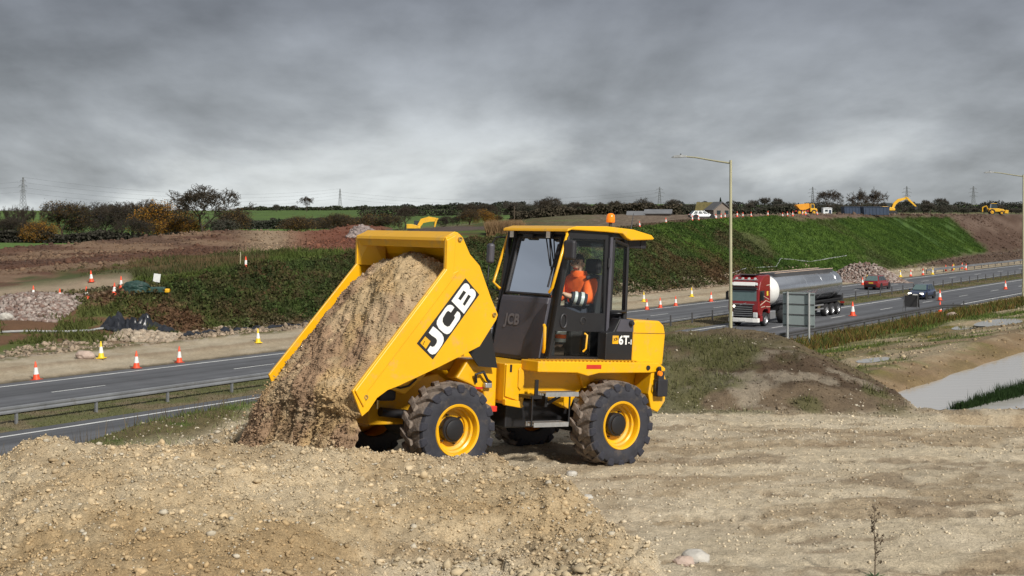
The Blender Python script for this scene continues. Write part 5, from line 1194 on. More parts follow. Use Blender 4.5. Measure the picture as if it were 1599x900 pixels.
# ================================================================ TREES
vmat('bark_mat', scales=((2., .2),), bumps=(), rough=.95)
vmat('leaf_mat', scales=((.5, .22), (3., .2)), bumps=(), rough=.8, two_sided=.25)
def unit(v): return v/np.linalg.norm(v)
def gen_tree(seed, levels=6, kids=3, spread=.55, up=.12, trunk=.22, wob=.14, shrink=.74, r0=.045, leaf=0, leaf_size=.035, leaf_cols=(), twig=(.075, .06, .045), bark=(.07, .056, .042), leaf_low=0., twigs_extra=1, jit=.035, rmin=.0024):
    """a tree 1 unit tall: (trunk arrays, crown arrays)"""
    g = np.random.RandomState(seed); segs = []; tips = []
    def grow(p, d, L, r, lev):
        n = 3 if lev == 0 else 2
        for i in range(n):
            d = d+g.normal(0, wob*(.4 if lev == 0 else 1), 3); d[2] += up*(.5 if lev < 2 else 1); d = unit(d)
            q = p+d*L/n; r2 = r*(.86 if lev == 0 else .8); segs.append((p, q, r, r2, lev))
            if lev >= levels-2:
                for _ in range(twigs_extra):
                    e = unit(d+g.normal(0, .8, 3)); w_ = q+e*L*.5; segs.append((q, w_, r2*.5, r2*.2, levels)); tips.append(w_)
            p, r = q, r2
        if lev == levels: tips.append(p); return
        k = kids+(g.rand() < .35)-(g.rand() < .2); az = g.uniform(0, 6.28)
        a = unit(np.cross(d, [.3, .5, .1])); b = np.cross(d, a)
        for j in range(max(k, 2)):
            th = spread*g.uniform(.6, 1.3); ph = az+j*6.28/max(k, 2)+g.normal(0, .3)
            e = unit(d*math.cos(th)+(a*math.cos(ph)+b*math.sin(ph))*math.sin(th))
            grow(p, e, L*shrink*g.uniform(.8, 1.2) if lev else L*.85*g.uniform(.85, 1.2), r*.72, lev+1)
    grow(np.zeros(3), np.array([0, 0, 1.]), trunk, r0, 0)
    S = np.array([np.r_[a, b, r, q, l] for a, b, r, q, l in segs]); H = S[:, 5].max(); S[:, :8] /= H; tips = np.array(tips)/H
    def tubes(S_):
        a, b = S_[:, :3], S_[:, 3:6]; d = b-a; d /= np.linalg.norm(d, axis=1)[:, None]+1e-9
        x = np.cross(d, [.31, .87, .2]); x /= np.linalg.norm(x, axis=1)[:, None]+1e-9; y = np.cross(d, x)
        Vv = []
        for P, rr in ((a, S_[:, 6]), (b, S_[:, 7])):
            rr = np.maximum(rr, rmin)
            for k in range(3):
                t = k*2.094; Vv.append(P+(x*math.cos(t)+y*math.sin(t))*rr[:, None])
        Vv = np.stack(Vv, 1); n = len(S_); o = np.arange(n)[:, None]*6
        F_ = np.concatenate([o+np.array([[k, (k+1) % 3, 3+(k+1) % 3, 3+k]]) for k in range(3)], 0)
        return Vv.reshape(-1, 3), F_
    tv, tf = tubes(S[S[:, 8] <= 1]); cv, cf = tubes(S[S[:, 8] > 1])
    cc = np.tile(np.array(twig), (len(cv), 1))*g.uniform(.8, 1.25, (len(cv), 1))
    if leaf:
        base = tips[g.randint(0, len(tips), leaf)]+g.normal(0, jit, (leaf, 3))
        if leaf_low: 
            k = int(leaf*leaf_low); base[:k, 2] *= g.uniform(.35, 1, k)
        a = unit_rows(g.normal(0, 1, (leaf, 3))); b = unit_rows(np.cross(a, g.normal(0, 1, (leaf, 3))))
        s = leaf_size*g.uniform(.5, 1.3, (leaf, 1))
        q = np.stack([base-a*s-b*s*.7, base+a*s-b*s*.5, base+a*s*.8+b*s*.8, base-a*s*.7+b*s*.6], 1).reshape(-1, 3)
        f = np.arange(leaf*4).reshape(-1, 4)+len(cv); cl_ = np.array(leaf_cols)[g.randint(0, len(leaf_cols), leaf)]*g.uniform(.7, 1.3, (leaf, 1))
        clump = (.75+.5*fbm(base[:, 0]*9+seed, base[:, 2]*9+base[:, 1]*7, 3))[:, None]
        cv = np.concatenate([cv, q]); cf = np.concatenate([cf, f]); cc = np.concatenate([cc, np.repeat(cl_*clump, 4, 0)])
    return (tv, tf, np.tile(np.array(bark), (len(tv), 1))), (cv, cf, cc)
def unit_rows(a): return a/(np.linalg.norm(a, axis=1)[:, None]+1e-9)
PROTO = {}
def proto(key, **kw):
    (tv, tf, tcx), (cv, cf, cc) = gen_tree(**kw)
    def me(n, v, f, c, m):
        o = np_mesh(n, v, f, MATS[m], col=c); d = o.data; bpy.data.objects.remove(o); return d
    PROTO[key] = (me('trunk', tv, tf, tcx, 'bark_mat'), me('crown', cv, cf, cc, 'leaf_mat'))
proto('bare_big', seed=3, levels=5, kids=3, spread=.60, up=.05, trunk=.17, r0=.042, rmin=.0036, leaf=260, leaf_size=.007, leaf_cols=((.30, .17, .03), (.20, .12, .03)), leaf_low=.4, shrink=.80, twigs_extra=3)
proto('bare_round', seed=8, levels=6, kids=3, spread=.58, up=.08, trunk=.26, r0=.032, shrink=.76, twigs_extra=2)
proto('bare_tall', seed=14, levels=5, kids=3, spread=.42, up=.18, trunk=.30, r0=.028, shrink=.78, twigs_extra=3)
DK = ((.040, .036, .030), (.055, .045, .032), (.045, .05, .028))
proto('dark_oak', seed=21, levels=5, kids=4, spread=.6, up=.07, trunk=.24, r0=.036, leaf=3800, leaf_size=.011, leaf_cols=DK+((.13, .075, .02), (.16, .085, .02), (.10, .08, .025)), leaf_low=.2, jit=.045, shrink=.78)
proto('dark_scrub', seed=25, levels=5, kids=4, spread=.65, up=.08, trunk=.17, r0=.03, leaf=3000, leaf_size=.012, leaf_cols=DK+((.035, .035, .04),), leaf_low=.35, jit=.05, shrink=.80)
proto('orange_oak', seed=31, levels=5, kids=4, spread=.70, up=.03, trunk=.14, r0=.036, leaf=8500, leaf_size=.012, leaf_cols=((.36, .17, .02), (.42, .22, .03), (.28, .12, .018), (.20, .13, .03)), leaf_low=.45, jit=.05, shrink=.80)
proto('brown_oak', seed=35, levels=5, kids=4, spread=.64, up=.05, trunk=.16, r0=.034, leaf=5000, leaf_size=.010, leaf_cols=((.17, .10, .03), (.13, .09, .04), (.10, .075, .04), (.21, .12, .03)), leaf_low=.3, jit=.045, shrink=.78)
proto('far_bare', seed=41, levels=4, kids=4, spread=.60, up=.08, trunk=.20, r0=.034, leaf=2600, leaf_size=.010, leaf_cols=((.10, .09, .078), (.085, .077, .068), (.12, .10, .075)), twig=(.10, .088, .075), jit=.05, twigs_extra=3, rmin=.005)
proto('far_dark', seed=45, levels=4, kids=4, spread=.70, up=.05, trunk=.14, r0=.03, leaf=5200, leaf_size=.014, leaf_cols=((.085, .085, .07), (.10, .092, .075), (.07, .082, .058)), leaf_low=.5, jit=.06, rmin=.005)
# conifer
gq = np.random.RandomState(2); nq = 5200; h = gq.rand(nq)**.8; rr = (1-h)*.30*(.6+.4*np.sin(h*40)**2)*np.sqrt(gq.rand(nq)); a_ = gq.uniform(0, 6.28, nq)
bs = np.stack([rr*np.cos(a_), rr*np.sin(a_), .06+h*.94], 1); aa_ = unit_rows(gq.normal(0, 1, (nq, 3))); b2_ = unit_rows(np.cross(aa_, gq.normal(0, 1, (nq, 3)))); s_ = .02
q4 = np.stack([bs-aa_*s_-b2_*s_, bs+aa_*s_-b2_*s_, bs+aa_*s_+b2_*s_, bs-aa_*s_+b2_*s_], 1).reshape(-1, 3)
oc = np_mesh('crown', q4, np.arange(nq*4).reshape(-1, 4), MATS['leaf_mat'], col=np.repeat(np.array([[.018, .042, .014]])*gq.uniform(.6, 1.5, (nq, 1)), 4, 0)); dcr = oc.data; bpy.data.objects.remove(oc)
ot = MB().tube([(0, 0, 0), (0, 0, .8)], [.03, .008], 6).build('trunk', 'dark_steel'); dtr = ot.data; bpy.data.objects.remove(ot)
PROTO['conifer'] = (dtr, dcr)
KINDW = {'far_dark': 'bushy dark', 'far_bare': 'thin grey', 'bare_round': 'round leafless', 'bare_tall': 'slender upright'}
def tree(kind, px, top, Y, label, group=None, name='tree', wide=1., sink=.0, base=None):
    if label.startswith('%'): label = KINDW[kind]+label[1:]; group = group+', '+KINDW[kind]
    X = (px-CX)/FPX*Y; z0 = gz(X, Y)-.1-sink; H = ZC-(top-CY)/FPX*Y-z0
    if H < 1.2: H = 1.2
    o = thing(name, label, 'tree', loc=(X, Y, z0), rz=random.uniform(0, 6.28), group=group); o.scale = (H*wide, H*wide, H)
    for nm, d in zip(('trunk', 'crown'), PROTO[kind]): link(bpy.data.objects.new(nm, d), o)
    return o
tree('bare_round', 316, 287, 300, 'big spreading almost leafless tree standing alone above the red earth ridge', wide=1.35, name='oak_tree')
tree('orange_oak', 247, 311, 315, 'large orange autumn oak beside the big bare tree', wide=1.25, name='oak_tree')
tree('orange_oak', 285, 334, 305, 'low orange bush of a tree between orange oak and bare tree', wide=1.3, name='oak_tree')
tree('dark_oak', 97, 311, 318, 'dark oak with rusty lower leaves and bare top', wide=1.25, name='oak_tree')
tree('orange_oak', 58, 343, 300, 'small rust-orange tree in front of the dark oak', wide=1.3, name='oak_tree')
tree('dark_scrub', 150, 320, 330, 'dense dark tree next to the rusty dark oak', wide=1.2)
tree('dark_scrub', 192, 318, 325, 'dense blackish tree beside the large orange oak', wide=1.25)
tree('dark_scrub', 215, 338, 300, 'low black thicket tree under the large orange oak', wide=1.4)
tree('bare_round', 222, 309, 345, 'thin bare tree top showing behind the orange oak')
tree('bare_tall', 12, 320, 320, 'tall thin bare tree by the left woodland edge', 'bare trees of the left wood'); tree('bare_tall', 32, 318, 325, 'tall thin bare tree by the left woodland edge', 'bare trees of the left wood'); tree('bare_tall', 48, 322, 330, 'tall thin bare tree by the left woodland edge', 'bare trees of the left wood')
tree('dark_scrub', 6, 338, 310, 'dark scrubby tree at the left woodland edge', 'scrub trees of the left wood', wide=1.3); tree('dark_scrub', 28, 336, 315, 'dark scrubby tree at the left woodland edge', 'scrub trees of the left wood', wide=1.3)
tree('dark_scrub', 122, 336, 322, 'low dark tree filling the gap beside the rusty oak', wide=1.3); tree('bare_round', 165, 314, 340, 'grey bare tree behind the dense dark trees', wide=1.1); tree('bare_round', 182, 313, 350, 'rounded grey bare tree behind the dense dark trees', wide=1.2)
tree('brown_oak', 362, 321, 345, 'brown leaved tree right of the big bare tree', wide=1.1); tree('far_dark', 345, 340, 320, 'low dark bush tree under the big bare tree', wide=1.3)
tree('brown_oak', 466, 335, 330, 'straw brown bushy tree on the green hillside foot', wide=1.5)
tree('bare_round', 479, 306, 720, 'lone round bare tree on the green hill crest'); tree('far_dark', 432, 319, 720, 'small dark round tree on the green hill crest', wide=1.1)
tree('bare_round', 459, 320, 740, 'faint bare tree on the green hill crest'); 
for x, y in ((497, 323), (505, 324), (490, 325)): tree('bare_tall', x, y, 700, 'thin bare tree beside the lone round tree on the hill', 'thin trees on the green hill')
for k_, x, y, Y, lb in (('dark_oak', 523, 331, 340, 'dark bare tree below the hill near the pylon'), ('brown_oak', 540, 333, 350, 'brown tree below the hill near the pylon'), ('brown_oak', 577, 331, 340, 'brown leaved tree in front of the green hill'), ('dark_oak', 603, 332, 300, 'round dark tree just above the grey spoil heap'), ('bare_round', 633, 320, 400, 'tall brownish bare tree behind the yellow digger arm'),
                        ('dark_scrub', 692, 336, 330, 'dark round tree right of the yellow digger arm'), ('dark_scrub', 714, 335, 335, 'second dark round tree right of the yellow digger arm'), ('brown_oak', 733, 325, 320, 'rusty brown tree above the skip corner'), ('orange_oak', 757, 326, 325, 'yellow-orange tree above the skip corner'), ('bare_round', 733, 315, 345, 'bare tree top rising behind the rusty tree'), ('bare_round', 760, 316, 350, 'bare tree top rising behind the yellow-orange tree'), ('brown_oak', 778, 335, 330, 'small yellowing tree beside the telegraph pole')):
    tree(k_, x, y, Y, lb, wide=1.15)
gt = np.random.RandomState(77)
for i in range(26):
    x = 560+i*9.6+gt.uniform(-5, 5); tree(['far_dark', 'far_bare', 'far_dark'][i % 3], x, gt.uniform(321, 329), gt.uniform(850, 980), '% tree along the hill crest hedge behind the skip', 'hill crest trees behind the skip', wide=gt.uniform(1., 1.5))
for i in range(34):
    x = 806+i*7.6+gt.uniform(-4, 4); tree(['far_bare', 'bare_round', 'far_dark', 'bare_tall'][i % 4], x, gt.uniform(309, 327), gt.uniform(330, 460), '% tree in the belt of trees behind the cab', 'tree belt behind the cab', wide=gt.uniform(1., 1.35))
tree('bare_round', 862, 306, 400, 'taller bare tree rising above the belt behind the cab roof'); tree('bare_tall', 1004, 307, 380, 'taller bare tree beside the amber beacon'); tree('brown_oak', 1000, 320, 330, 'brown tree beside the amber beacon')
tree('conifer', 1125, 309, 320, 'dark green conifer beside the farm building', name='conifer_tree', wide=.9)
tree('bare_round', 1294, 295, 330, 'bare round tree behind the white site cabin', wide=1.05); tree('bare_big', 1342, 292, 335, 'bare spreading tree behind the blue containers', wide=.9); tree('bare_big', 1366, 291, 340, 'second bare spreading tree behind the blue containers', wide=.85)
for i in range(58):
    x = 1046+i*9.8+gt.uniform(-5, 5); top = gt.uniform(316, 326)+(3 if x > 1480 else 0)
    tree(['far_dark', 'far_bare', 'far_bare', 'far_dark'][i % 4], x, top, gt.uniform(430, 620), '% hedgerow tree on the skyline above the embankment', 'skyline trees above the embankment', wide=gt.uniform(1., 1.6))
for x, y in ((1192, 308), (1215, 309), (1178, 312), (1418, 312), (1466, 309), (1446, 312), (1475, 312), (1545, 317), (1592, 319)): tree('far_bare', x, y, 700, 'taller rounded tree rising above the skyline hedge', 'taller skyline trees', wide=1.)
for i in range(16):
    x = 372+i*13+gt.uniform(-4, 4); tree('far_dark', x, gt.uniform(339, 345), gt.uniform(430, 520), 'low dark hedge tree along the foot of the green hill', 'hedge trees at the hill foot', wide=gt.uniform(1.4, 2.))
# hedges: dense strips of twigs, each its own hedge
def hedge(px0, px1, Y0, Y1, h, label, col=(.055, .055, .038), n=2600):
    n = int(n*1.8)
    g_ = np.random.RandomState(int(px0)); k = g_.rand(n); Yh = Y0+(Y1-Y0)*k; X = (px0+(px1-px0)*k-CX)/FPX*Yh+g_.normal(0, .5, n); Yh = Yh+g_.normal(0, .8, n)
    n=n; hh = h*(.55+.6*vn(X*.25, Yh*.25)); P = np.stack([X, Yh, terr(X, Yh)+g_.rand(n)*hh], 1); s = (.24 if Y0 < 700 else .45)*g_.uniform(.5, 1.3, (n, 1))
    a = unit_rows(g_.normal(0, 1, (n, 3))); b = unit_rows(np.cross(a, g_.normal(0, 1, (n, 3))))
    q = np.stack([P-a*s-b*s, P+a*s-b*s*.7, P+a*s*.8+b*s, P-a*s*.7+b*s*.8], 1).reshape(-1, 3)
    o = np_mesh('hedge', q, np.arange(n*4).reshape(-1, 4), MATS['leaf_mat'], col=np.repeat(np.array([col])*g_.uniform(.6, 1.4, (n, 1)), 4, 0)); tag(o, label, 'hedge'); return o
hedge(0, 330, 300, 300, 2.6, 'dark tangled undergrowth below the woodland trees left of the bare tree', (.045, .042, .032), 5000)
hedge(345, 560, 430, 440, 3, 'dark hedge along the foot of the green hill', (.05, .055, .04), 4000)
hedge(370, 820, 830, 860, 2.5, 'thin hedge line crossing the green hillside', (.05, .06, .035), 4500)
hedge(560, 830, 600, 560, 4, 'hedge crossing the fields behind the yellow digger arm', (.055, .055, .04), 3500)
hedge(600, 820, 1000, 1010, 4, 'hedge on the hill crest behind the skip', (.05, .055, .045), 3000)
hedge(1040, 1620, 640, 660, 5, 'long dark hedge on the skyline above the embankment', (.06, .062, .052), 14000)
hedge(800, 1060, 330, 330, 2.5, 'brown hedge below the tree belt behind the cab', (.07, .058, .04), 4500)
hedge(1040, 1240, 360, 370, 2.2, 'dark hedge beside the farm building', (.05, .05, .035), 3000)
# ---------------------------------------------------------------- pylons and cables
mat('pylon_steel', (.16, .165, .17), .6, .3)
def pylon(px, top, Y, rz, label):
    X = (px-CX)/FPX*Y; z0 = gz(X, Y)-1; H = ZC-(top-CY)/FPX*Y-z0
    o = thing('electricity_pylon', label, 'pylon', loc=(X, Y, z0), rz=rz); m = MB(); w = lambda k: (1-k)**1.2*H*.075+H*.012
    ks = [0, .12, .24, .35, .45, .54, .62, .70, .78, .86, .93, 1.]
    r = H*.0042
    for sx in (-1, 1):
        for sy in (-1, 1): m.tube([(sx*w(k), sy*w(k), k*H) for k in ks], r, 4)
    for a, b in zip(ks[:-1], ks[1:]):
        for sx in (-1, 1):
            m.tube([(sx*w(a), -w(a), a*H), (sx*w(b), w(b), b*H)], r*.6, 3); m.tube([(sx*w(a), w(a), a*H), (sx*w(b), -w(b), b*H)], r*.6, 3)
            m.tube([(-w(a), sx*w(a), a*H), (w(b), sx*w(b), b*H)], r*.6, 3); m.tube([(w(a), sx*w(a), a*H), (-w(b), sx*w(b), b*H)], r*.6, 3)
    m.build('lattice_tower', 'pylon_steel', o); pts = []
    for k, L in ((.62, .15), (.76, .19), (.90, .13)):
        m = MB()
        for sx in (-1, 1):
            tip = (sx*L*H, 0, k*H); m.tube([(sx*w(k), w(k), k*H), tip], r*.8, 4); m.tube([(sx*w(k), -w(k), k*H), tip], r*.8, 4); m.tube([(sx*w(k+.05), 0, (k+.05)*H), tip], r*.8, 4)
            m.tube([tip, (tip[0], 0, k*H-H*.035)], r*.8, 4); pts.append((sx*L*H, 0, k*H-H*.035))
        m.build('cross_arm', 'pylon_steel', o)
    M_ = Matrix.Translation((X, Y, z0)) @ Matrix.Rotation(rz, 4, 'Z'); return [M_ @ Vector(p) for p in pts]+[M_ @ Vector((0, 0, H))]
A_ = pylon(36, 277, 1620, R(75), 'steel lattice pylon above the left woodland')
B_ = pylon(531, 295, 2300, R(78), 'steel lattice pylon above the green hill')
C_ = pylon(1030, 292, 2050, R(10), 'steel lattice pylon right of the amber beacon')
pylon(1269, 292, 2200, R(5), 'pale pylon beside the bare round tree'); pylon(1416, 291, 2300, R(8), 'pale pylon above the orange excavator arm'); pylon(1520, 291, 2250, R(10), 'pale pylon near the right hand digger')
def cable(a, b, sag, label, r=.075):
    pts = [a.lerp(b, k)-Vector((0, 0, sag*4*k*(1-k))) for k in np.linspace(0, 1, 30)]
    o = MB().tube(pts, r, 4).build('power_cable', 'pylon_steel'); tag(o, label, 'cable', 'overhead power cables')
for i in (0, 2, 4, 6): cable(A_[i], B_[i], 14, 'overhead cable strung from left pylon to hill pylon')
for i in (0, 2, 4): cable(B_[i], C_[i], 14, 'overhead cable strung from hill pylon towards the beacon pylon')
lf = A_[0]+Vector((-420, -60, 6))
for i in (0, 2, 4): cable(A_[i], A_[i]+Vector((-420, -160, 0)), 10, 'overhead cable running left from the woodland pylon')
p = at(803, 322, 300); zg = gz(p.x, 300); o = MB().tube([(0, 0, -.3), (0, 0, p.z-zg)], [.14, .10], 8).build('telegraph_pole', 'bark_pole' if 'bark_pole' in MATS else mat('bark_pole', (.07, .05, .035), .9), loc=(p.x, 300, zg)); tag(o, 'single wooden telegraph pole near the yellowing tree', 'pole')
# ================================================================ SITE PLANT AND BUILDINGS FAR AWAY
mat('plant_yellow', (.72, .40, .015), .5, var=.1, scale=1.5, dirt=(.3, .2, .1), dirt_amt=.2, dscale=1)
mat('plant_orange', (.70, .30, .015), .5, var=.1, scale=1.5)
mat('container_blue', (.02, .038, .075), .6, var=.2, scale=1)
mat('cabin_white', (.62, .66, .68), .6, var=.08)
mat('slate_roof', (.12, .12, .125), .8, var=.2, scale=2); mat('moss_roof', (.12, .10, .035), .9, var=.3, scale=2); mat('house_wall', (.20, .17, .145), .9, var=.15)
mat('shed_roof', (.15, .155, .165), .7, var=.15, scale=1)
def ground_at(px, Y): X = (px-CX)/FPX*Y; return Vector((X, Y, gz(X, Y)))
def excavator(px, Y, label, s=1., rz=0., folded=False):
    g_ = ground_at(px, Y); o = thing('excavator', label, 'excavator', loc=g_, rz=rz); o.scale = (s, s, s)
    for y in (-.95, .95):
        MB().prism([(-1.7, .25), (-1.5, .02), (1.5, .02), (1.7, .25), (1.7, .55), (1.5, .78), (-1.5, .78), (-1.7, .55)], y-.25, y+.25).build('track', 'truck_black', o, bevel=.05)
    MB().prism([(-1.9, .9), (1.2, .9), (1.2, 1.4), (-.6, 1.9), (-1.9, 1.9)], -1.15, 1.15).build('upper_body', 'plant_yellow', o, bevel=.08)
    MB().prism([(-.2, 1.35), (1.15, 1.35), (1.05, 2.2), (.75, 2.65), (-.2, 2.7)], .2, 1.1).build('cab', 'dark_glass', o, bevel=.05)
    bm_ = [(.9, -.1, 1.5), (1.3, -.1, 2.5), (2.2, -.1, 3.3), (4.3, -.1, 3.9)] if not folded else [(.9, -.1, 1.5), (1.6, -.1, 2.6), (3.2, -.1, 3.0), (4.8, -.1, 2.9)]
    def arm(pts, w, nm, m='plant_yellow'):
        secs = []
        for i, p in enumerate(pts):
            p = Vector(p); d = (Vector(pts[min(i+1, len(pts)-1)])-Vector(pts[max(i-1, 0)])).normalized(); n = Vector((-d.z, 0, d.x))*w[i]
            secs.append([p+n+Vector((0, -.18, 0)), p+n+Vector((0, .18, 0)), p-n+Vector((0, .18, 0)), p-n+Vector((0, -.18, 0))])
        return MB().loft(secs).build(nm, m, o, bevel=.03)
    arm(bm_, [.26, .34, .36, .2] if not folded else [.4, .55, .6, .4], 'boom')
    e = Vector(bm_[-1])
    st_ = [e+Vector((-.5, 0, .15)), e, e+Vector((2.2, 0, -2.1))] if not folded else [e+Vector((.4, 0, .3)), e, e+Vector((-.4, 0, -1.8))]
    arm([tuple(v) for v in st_], [.16, .26, .13], 'dipper_arm'); f = Vector(st_[-1])
    MB().prism([(f.x-.2, f.z+.1), (f.x+.25, f.z+.1), (f.x+.3, f.z-.5), (f.x-.3, f.z-.8), (f.x-.55, f.z-.45)], -.6, .4).build('bucket', 'dark_steel', o, bevel=.04)
    MB().tube([(1.3, -.1, 1.5), (2.0, -.1, 2.9)], .09).build('boom_ram', 'chrome_rod', o)
    return o
excavator(1388, 285, 'orange-yellow excavator with raised arm beside the blue containers', .85, R(2))
excavator(648, 197, 'yellow excavator boom showing over the grey spoil heap', .62, R(5), True)
# small dump truck and backhoe on the skyline
g_ = ground_at(1260, 255); o = thing('dump_truck', 'orange articulated dump truck on the embankment top beside the white cabin', 'dump truck', loc=g_, rz=R(2)); o.scale = (.85,)*3
MB().prism([(-2.6, 2.1), (-2.1, 2.25), (.2, 2.5), (.35, 1.5), (-.6, 1.05), (-1.7, 1.1)], -1.05, 1.05).build('dump_body', 'plant_orange', o, bevel=.05)
MB().prism([(.5, .7), (2.0, .7), (2.0, 1.35), (1.5, 1.45), (1.35, 2.4), (.55, 2.4)], -.95, .95).build('cab', 'plant_yellow', o, bevel=.06)
MB().prism([(.7, 1.5), (1.36, 1.5), (1.25, 2.3), (.7, 2.3)], -.97, .97).build('cab_window', 'dark_glass', o)
MB().box((-.4, 0, .85), (4.2, .9, .3)).build('chassis', 'red_paint', o)
for x in (1.3, -.7, -1.8):
    for y in (-.9, .9): road_wheel(o, x, y, .58, .4, 'plant_yellow')
g_ = ground_at(1553, 353); o = thing('backhoe_loader', 'yellow backhoe loader with dark cab on the right hand embankment top', 'digger', loc=g_, rz=R(-8))
MB().prism([(-1.4, .75), (2.2, .75), (2.2, 1.35), (.6, 1.6), (-1.4, 1.6)], -.7, .7).build('body', 'plant_yellow', o, bevel=.06)
MB().prism([(-1.0, 1.6), (.6, 1.6), (.35, 2.75), (-.85, 2.75)], -.72, .72).build('cab_glass', 'dark_glass', o, bevel=.04)
MB().box((-.25, 0, 2.8), (1.4, 1.5, .1)).build('cab_roof', 'plant_yellow', o, bevel=.03)
MB().prism([(2.2, .4), (3.1, .3), (3.2, 1.1), (2.5, 1.2)], -1.1, 1.1).build('loader_bucket', 'plant_yellow', o, bevel=.03)
for y in (-.6, .6): MB().tube([(.8, y, 1.5), (2.4, y, .9)], .12, 6).build('loader_arm', 'plant_yellow', o)
MB().tube([(-1.4, 0, 1.0), (-2.0, 0, 2.2), (-2.9, 0, 1.8), (-2.9, 0, .7)], .16, 6).build('rear_arm', 'plant_yellow', o)
for y in (-.85, .85): road_wheel(o, -.7, y, .72, .45, 'plant_yellow'); road_wheel(o, 1.6, y, .5, .35, 'plant_yellow')
# containers and cabin
def container(px, Y, L, H, label):
    g_ = ground_at(px, Y); o = thing('skip_container', label, 'container', loc=g_, rz=R(3)); MB().prism([(-L/2, .1), (L/2, .1), (L/2+.15, H), (-L/2-.15, H)], -1.1, 1.1).build('container_body', 'container_blue', o, bevel=.04)
    n = int(L/.6)
    for i in range(n): MB().box((-L/2+(i+.5)*L/n, -1.13, H*.52), (.10, .06, H*.85)).build('side_rib', 'container_blue', o)
    MB().box((0, -1.13, H-.03), (L+.3, .1, .12)).build('top_rim', 'container_blue', o); return o
container(1334, 262, 4.2, 1.5, 'dark blue ribbed container beside the white cabin'); container(1366, 258, 4.6, 1.6, 'dark blue ribbed container beside the excavator')
g_ = ground_at(1291, 262); o = thing('site_cabin', 'small white site cabin between dump truck and blue containers', 'cabin', loc=g_, rz=R(2)); o.scale = (.75,)*3
MB().box((0, 0, .95), (2.2, 1.8, 1.5)).build('cabin_wall', 'cabin_white', o, bevel=.03); MB().prism([(-1.2, 1.7), (1.2, 1.7), (1.2, 1.78), (0, 1.92), (-1.2, 1.78)], -1, 1).build('cabin_roof', 'cabin_white', o); MB().box((-.3, -.91, 1.1), (.7, .02, .5)).build('cabin_window', 'dark_glass', o); MB().box((.6, -.91, .75), (.6, .02, 1.1)).build('cabin_door', 'container_blue', o)
# farm buildings
def house(px, Y, W, Dp, H, Rf, label, roof='slate_roof', rz=0., name='farm_house'):
    g_ = ground_at(px, Y); o = thing(name, label, 'building', loc=g_-Vector((0, 0, .2)), rz=rz)
    MB().prism([(-W/2, 0), (W/2, 0), (W/2, H), (0, H+Rf), (-W/2, H)], -Dp/2, Dp/2).build('wall', 'house_wall', o)
    for sg in (-1, 1):
        MB().add([(sg*(W/2+.3), -Dp/2-.3, H-.12), (sg*(W/2+.3), Dp/2+.3, H-.12), (0, Dp/2+.3, H+Rf+.12), (0, -Dp/2-.3, H+Rf+.12)], [(0, 1, 2, 3)]).build('roof', roof, o).modifiers.new('thick', 'SOLIDIFY').thickness = .12
    for x in (-W*.22, W*.22): MB().box((x, -Dp/2-.02, H*.55), (.8, .06, .9)).build('window', 'dark_glass', o)
    return o
house(1103, 300, 3.2, 3.6, 1.3, 1.6, 'stone farm house with mossy yellow roof beside the conifer', 'moss_roof', R(70)); house(1122, 296, 4.0, 5, 1.3, 1.5, 'grey gabled barn in front of the conifer', 'slate_roof', R(12), 'barn')
house(1028, 232, 2.6, 4, .5, .45, 'low grey shed with pale roof on the embankment top behind the cab', 'shed_roof', R(80), 'low_shed'); house(1000, 238, 2.6, 4, .4, .45, 'low pale roofed shed beside the amber beacon', 'shed_roof', R(82), 'low_shed')
# parked white car on the embankment top
q_ = (1097-CX)/FPX
for Yq in np.linspace(120, 260, 600):
    s_, t_ = st(q_*Yq, Yq)
    if t_ > bank_t0(s_)+bank_w(s_)+4: break
make_car('estate_car', 'white estate car parked on the embankment top near the barn', 'paint_white', 0, 0, 1, 3.7, 1.6, 1.25, loc=(q_*Yq, Yq, gz(q_*Yq, Yq)-.12), rz=R(8))
# ================================================================ GROUND DETAIL
gs = np.random.RandomState(101)
def in_view(X, Y, m=60): px = CX+FPX*X/Y; return (px > -m) & (px < 1599+m)
# --- foreground clods and stones
def scatter_near(n, Y0, Y1, smin, smax, mu, sig, keep, seed, big, name, label, flat=.8, lift=.25, pale=.25, light=1.):
    g_ = np.random.RandomState(seed); Y = np.sqrt(g_.uniform(Y0**2, Y1**2, n)); X = g_.uniform(-.42, .42, n)*Y
    k = keep(X, Y, g_); X, Y = X[k], Y[k]; n = len(X); sz = g_.lognormal(mu, sig, n).clip(smin, smax)
    c = tcol(X, Y)*g_.uniform(.78, 1.3, (n, 1)); pk = g_.rand(n) < pale; c[pk] = np.array([.46, .41, .32])*g_.uniform(.75, 1.15, (pk.sum(), 1)); c = np.clip(c*light, 0, .75)
    o = stones(name, np.stack([X, Y, terr(X, Y)+sz*lift], 1), sz, c, flat=flat, seed=seed, big=big); tag(o, label, 'stones', kind='stuff'); return o
def on_pile(X, Y, g_):
    Yc, zc = pile_crest(X/Y); return (Y < Yc+1.2) & (base_h(X, Y) > 5.33) & (g_.rand(len(X)) < .35+.9*fbm(X*.9, Y*.9, 3))
scatter_near(85000, 9.2, 17, .006, .026, -4.6, .4, on_pile, 201, False, 'pile_grit', 'fine ochre clods covering the foreground soil heap', pale=.07, light=.97)
scatter_near(9000, 9.2, 17, .014, .06, -4.0, .42, on_pile, 202, True, 'pile_stones', 'larger lumps and stones on the foreground soil heap', pale=.14, lift=.1)
def off_pile(X, Y, g_):
    s_, t_ = st(X, Y); return (t_ < 15.6) & (s_ < 24.5) & (base_h(X, Y) < 5.45) & (g_.rand(len(X)) < 1.3*fbm(X*.8, Y*.8, 4)-.2)
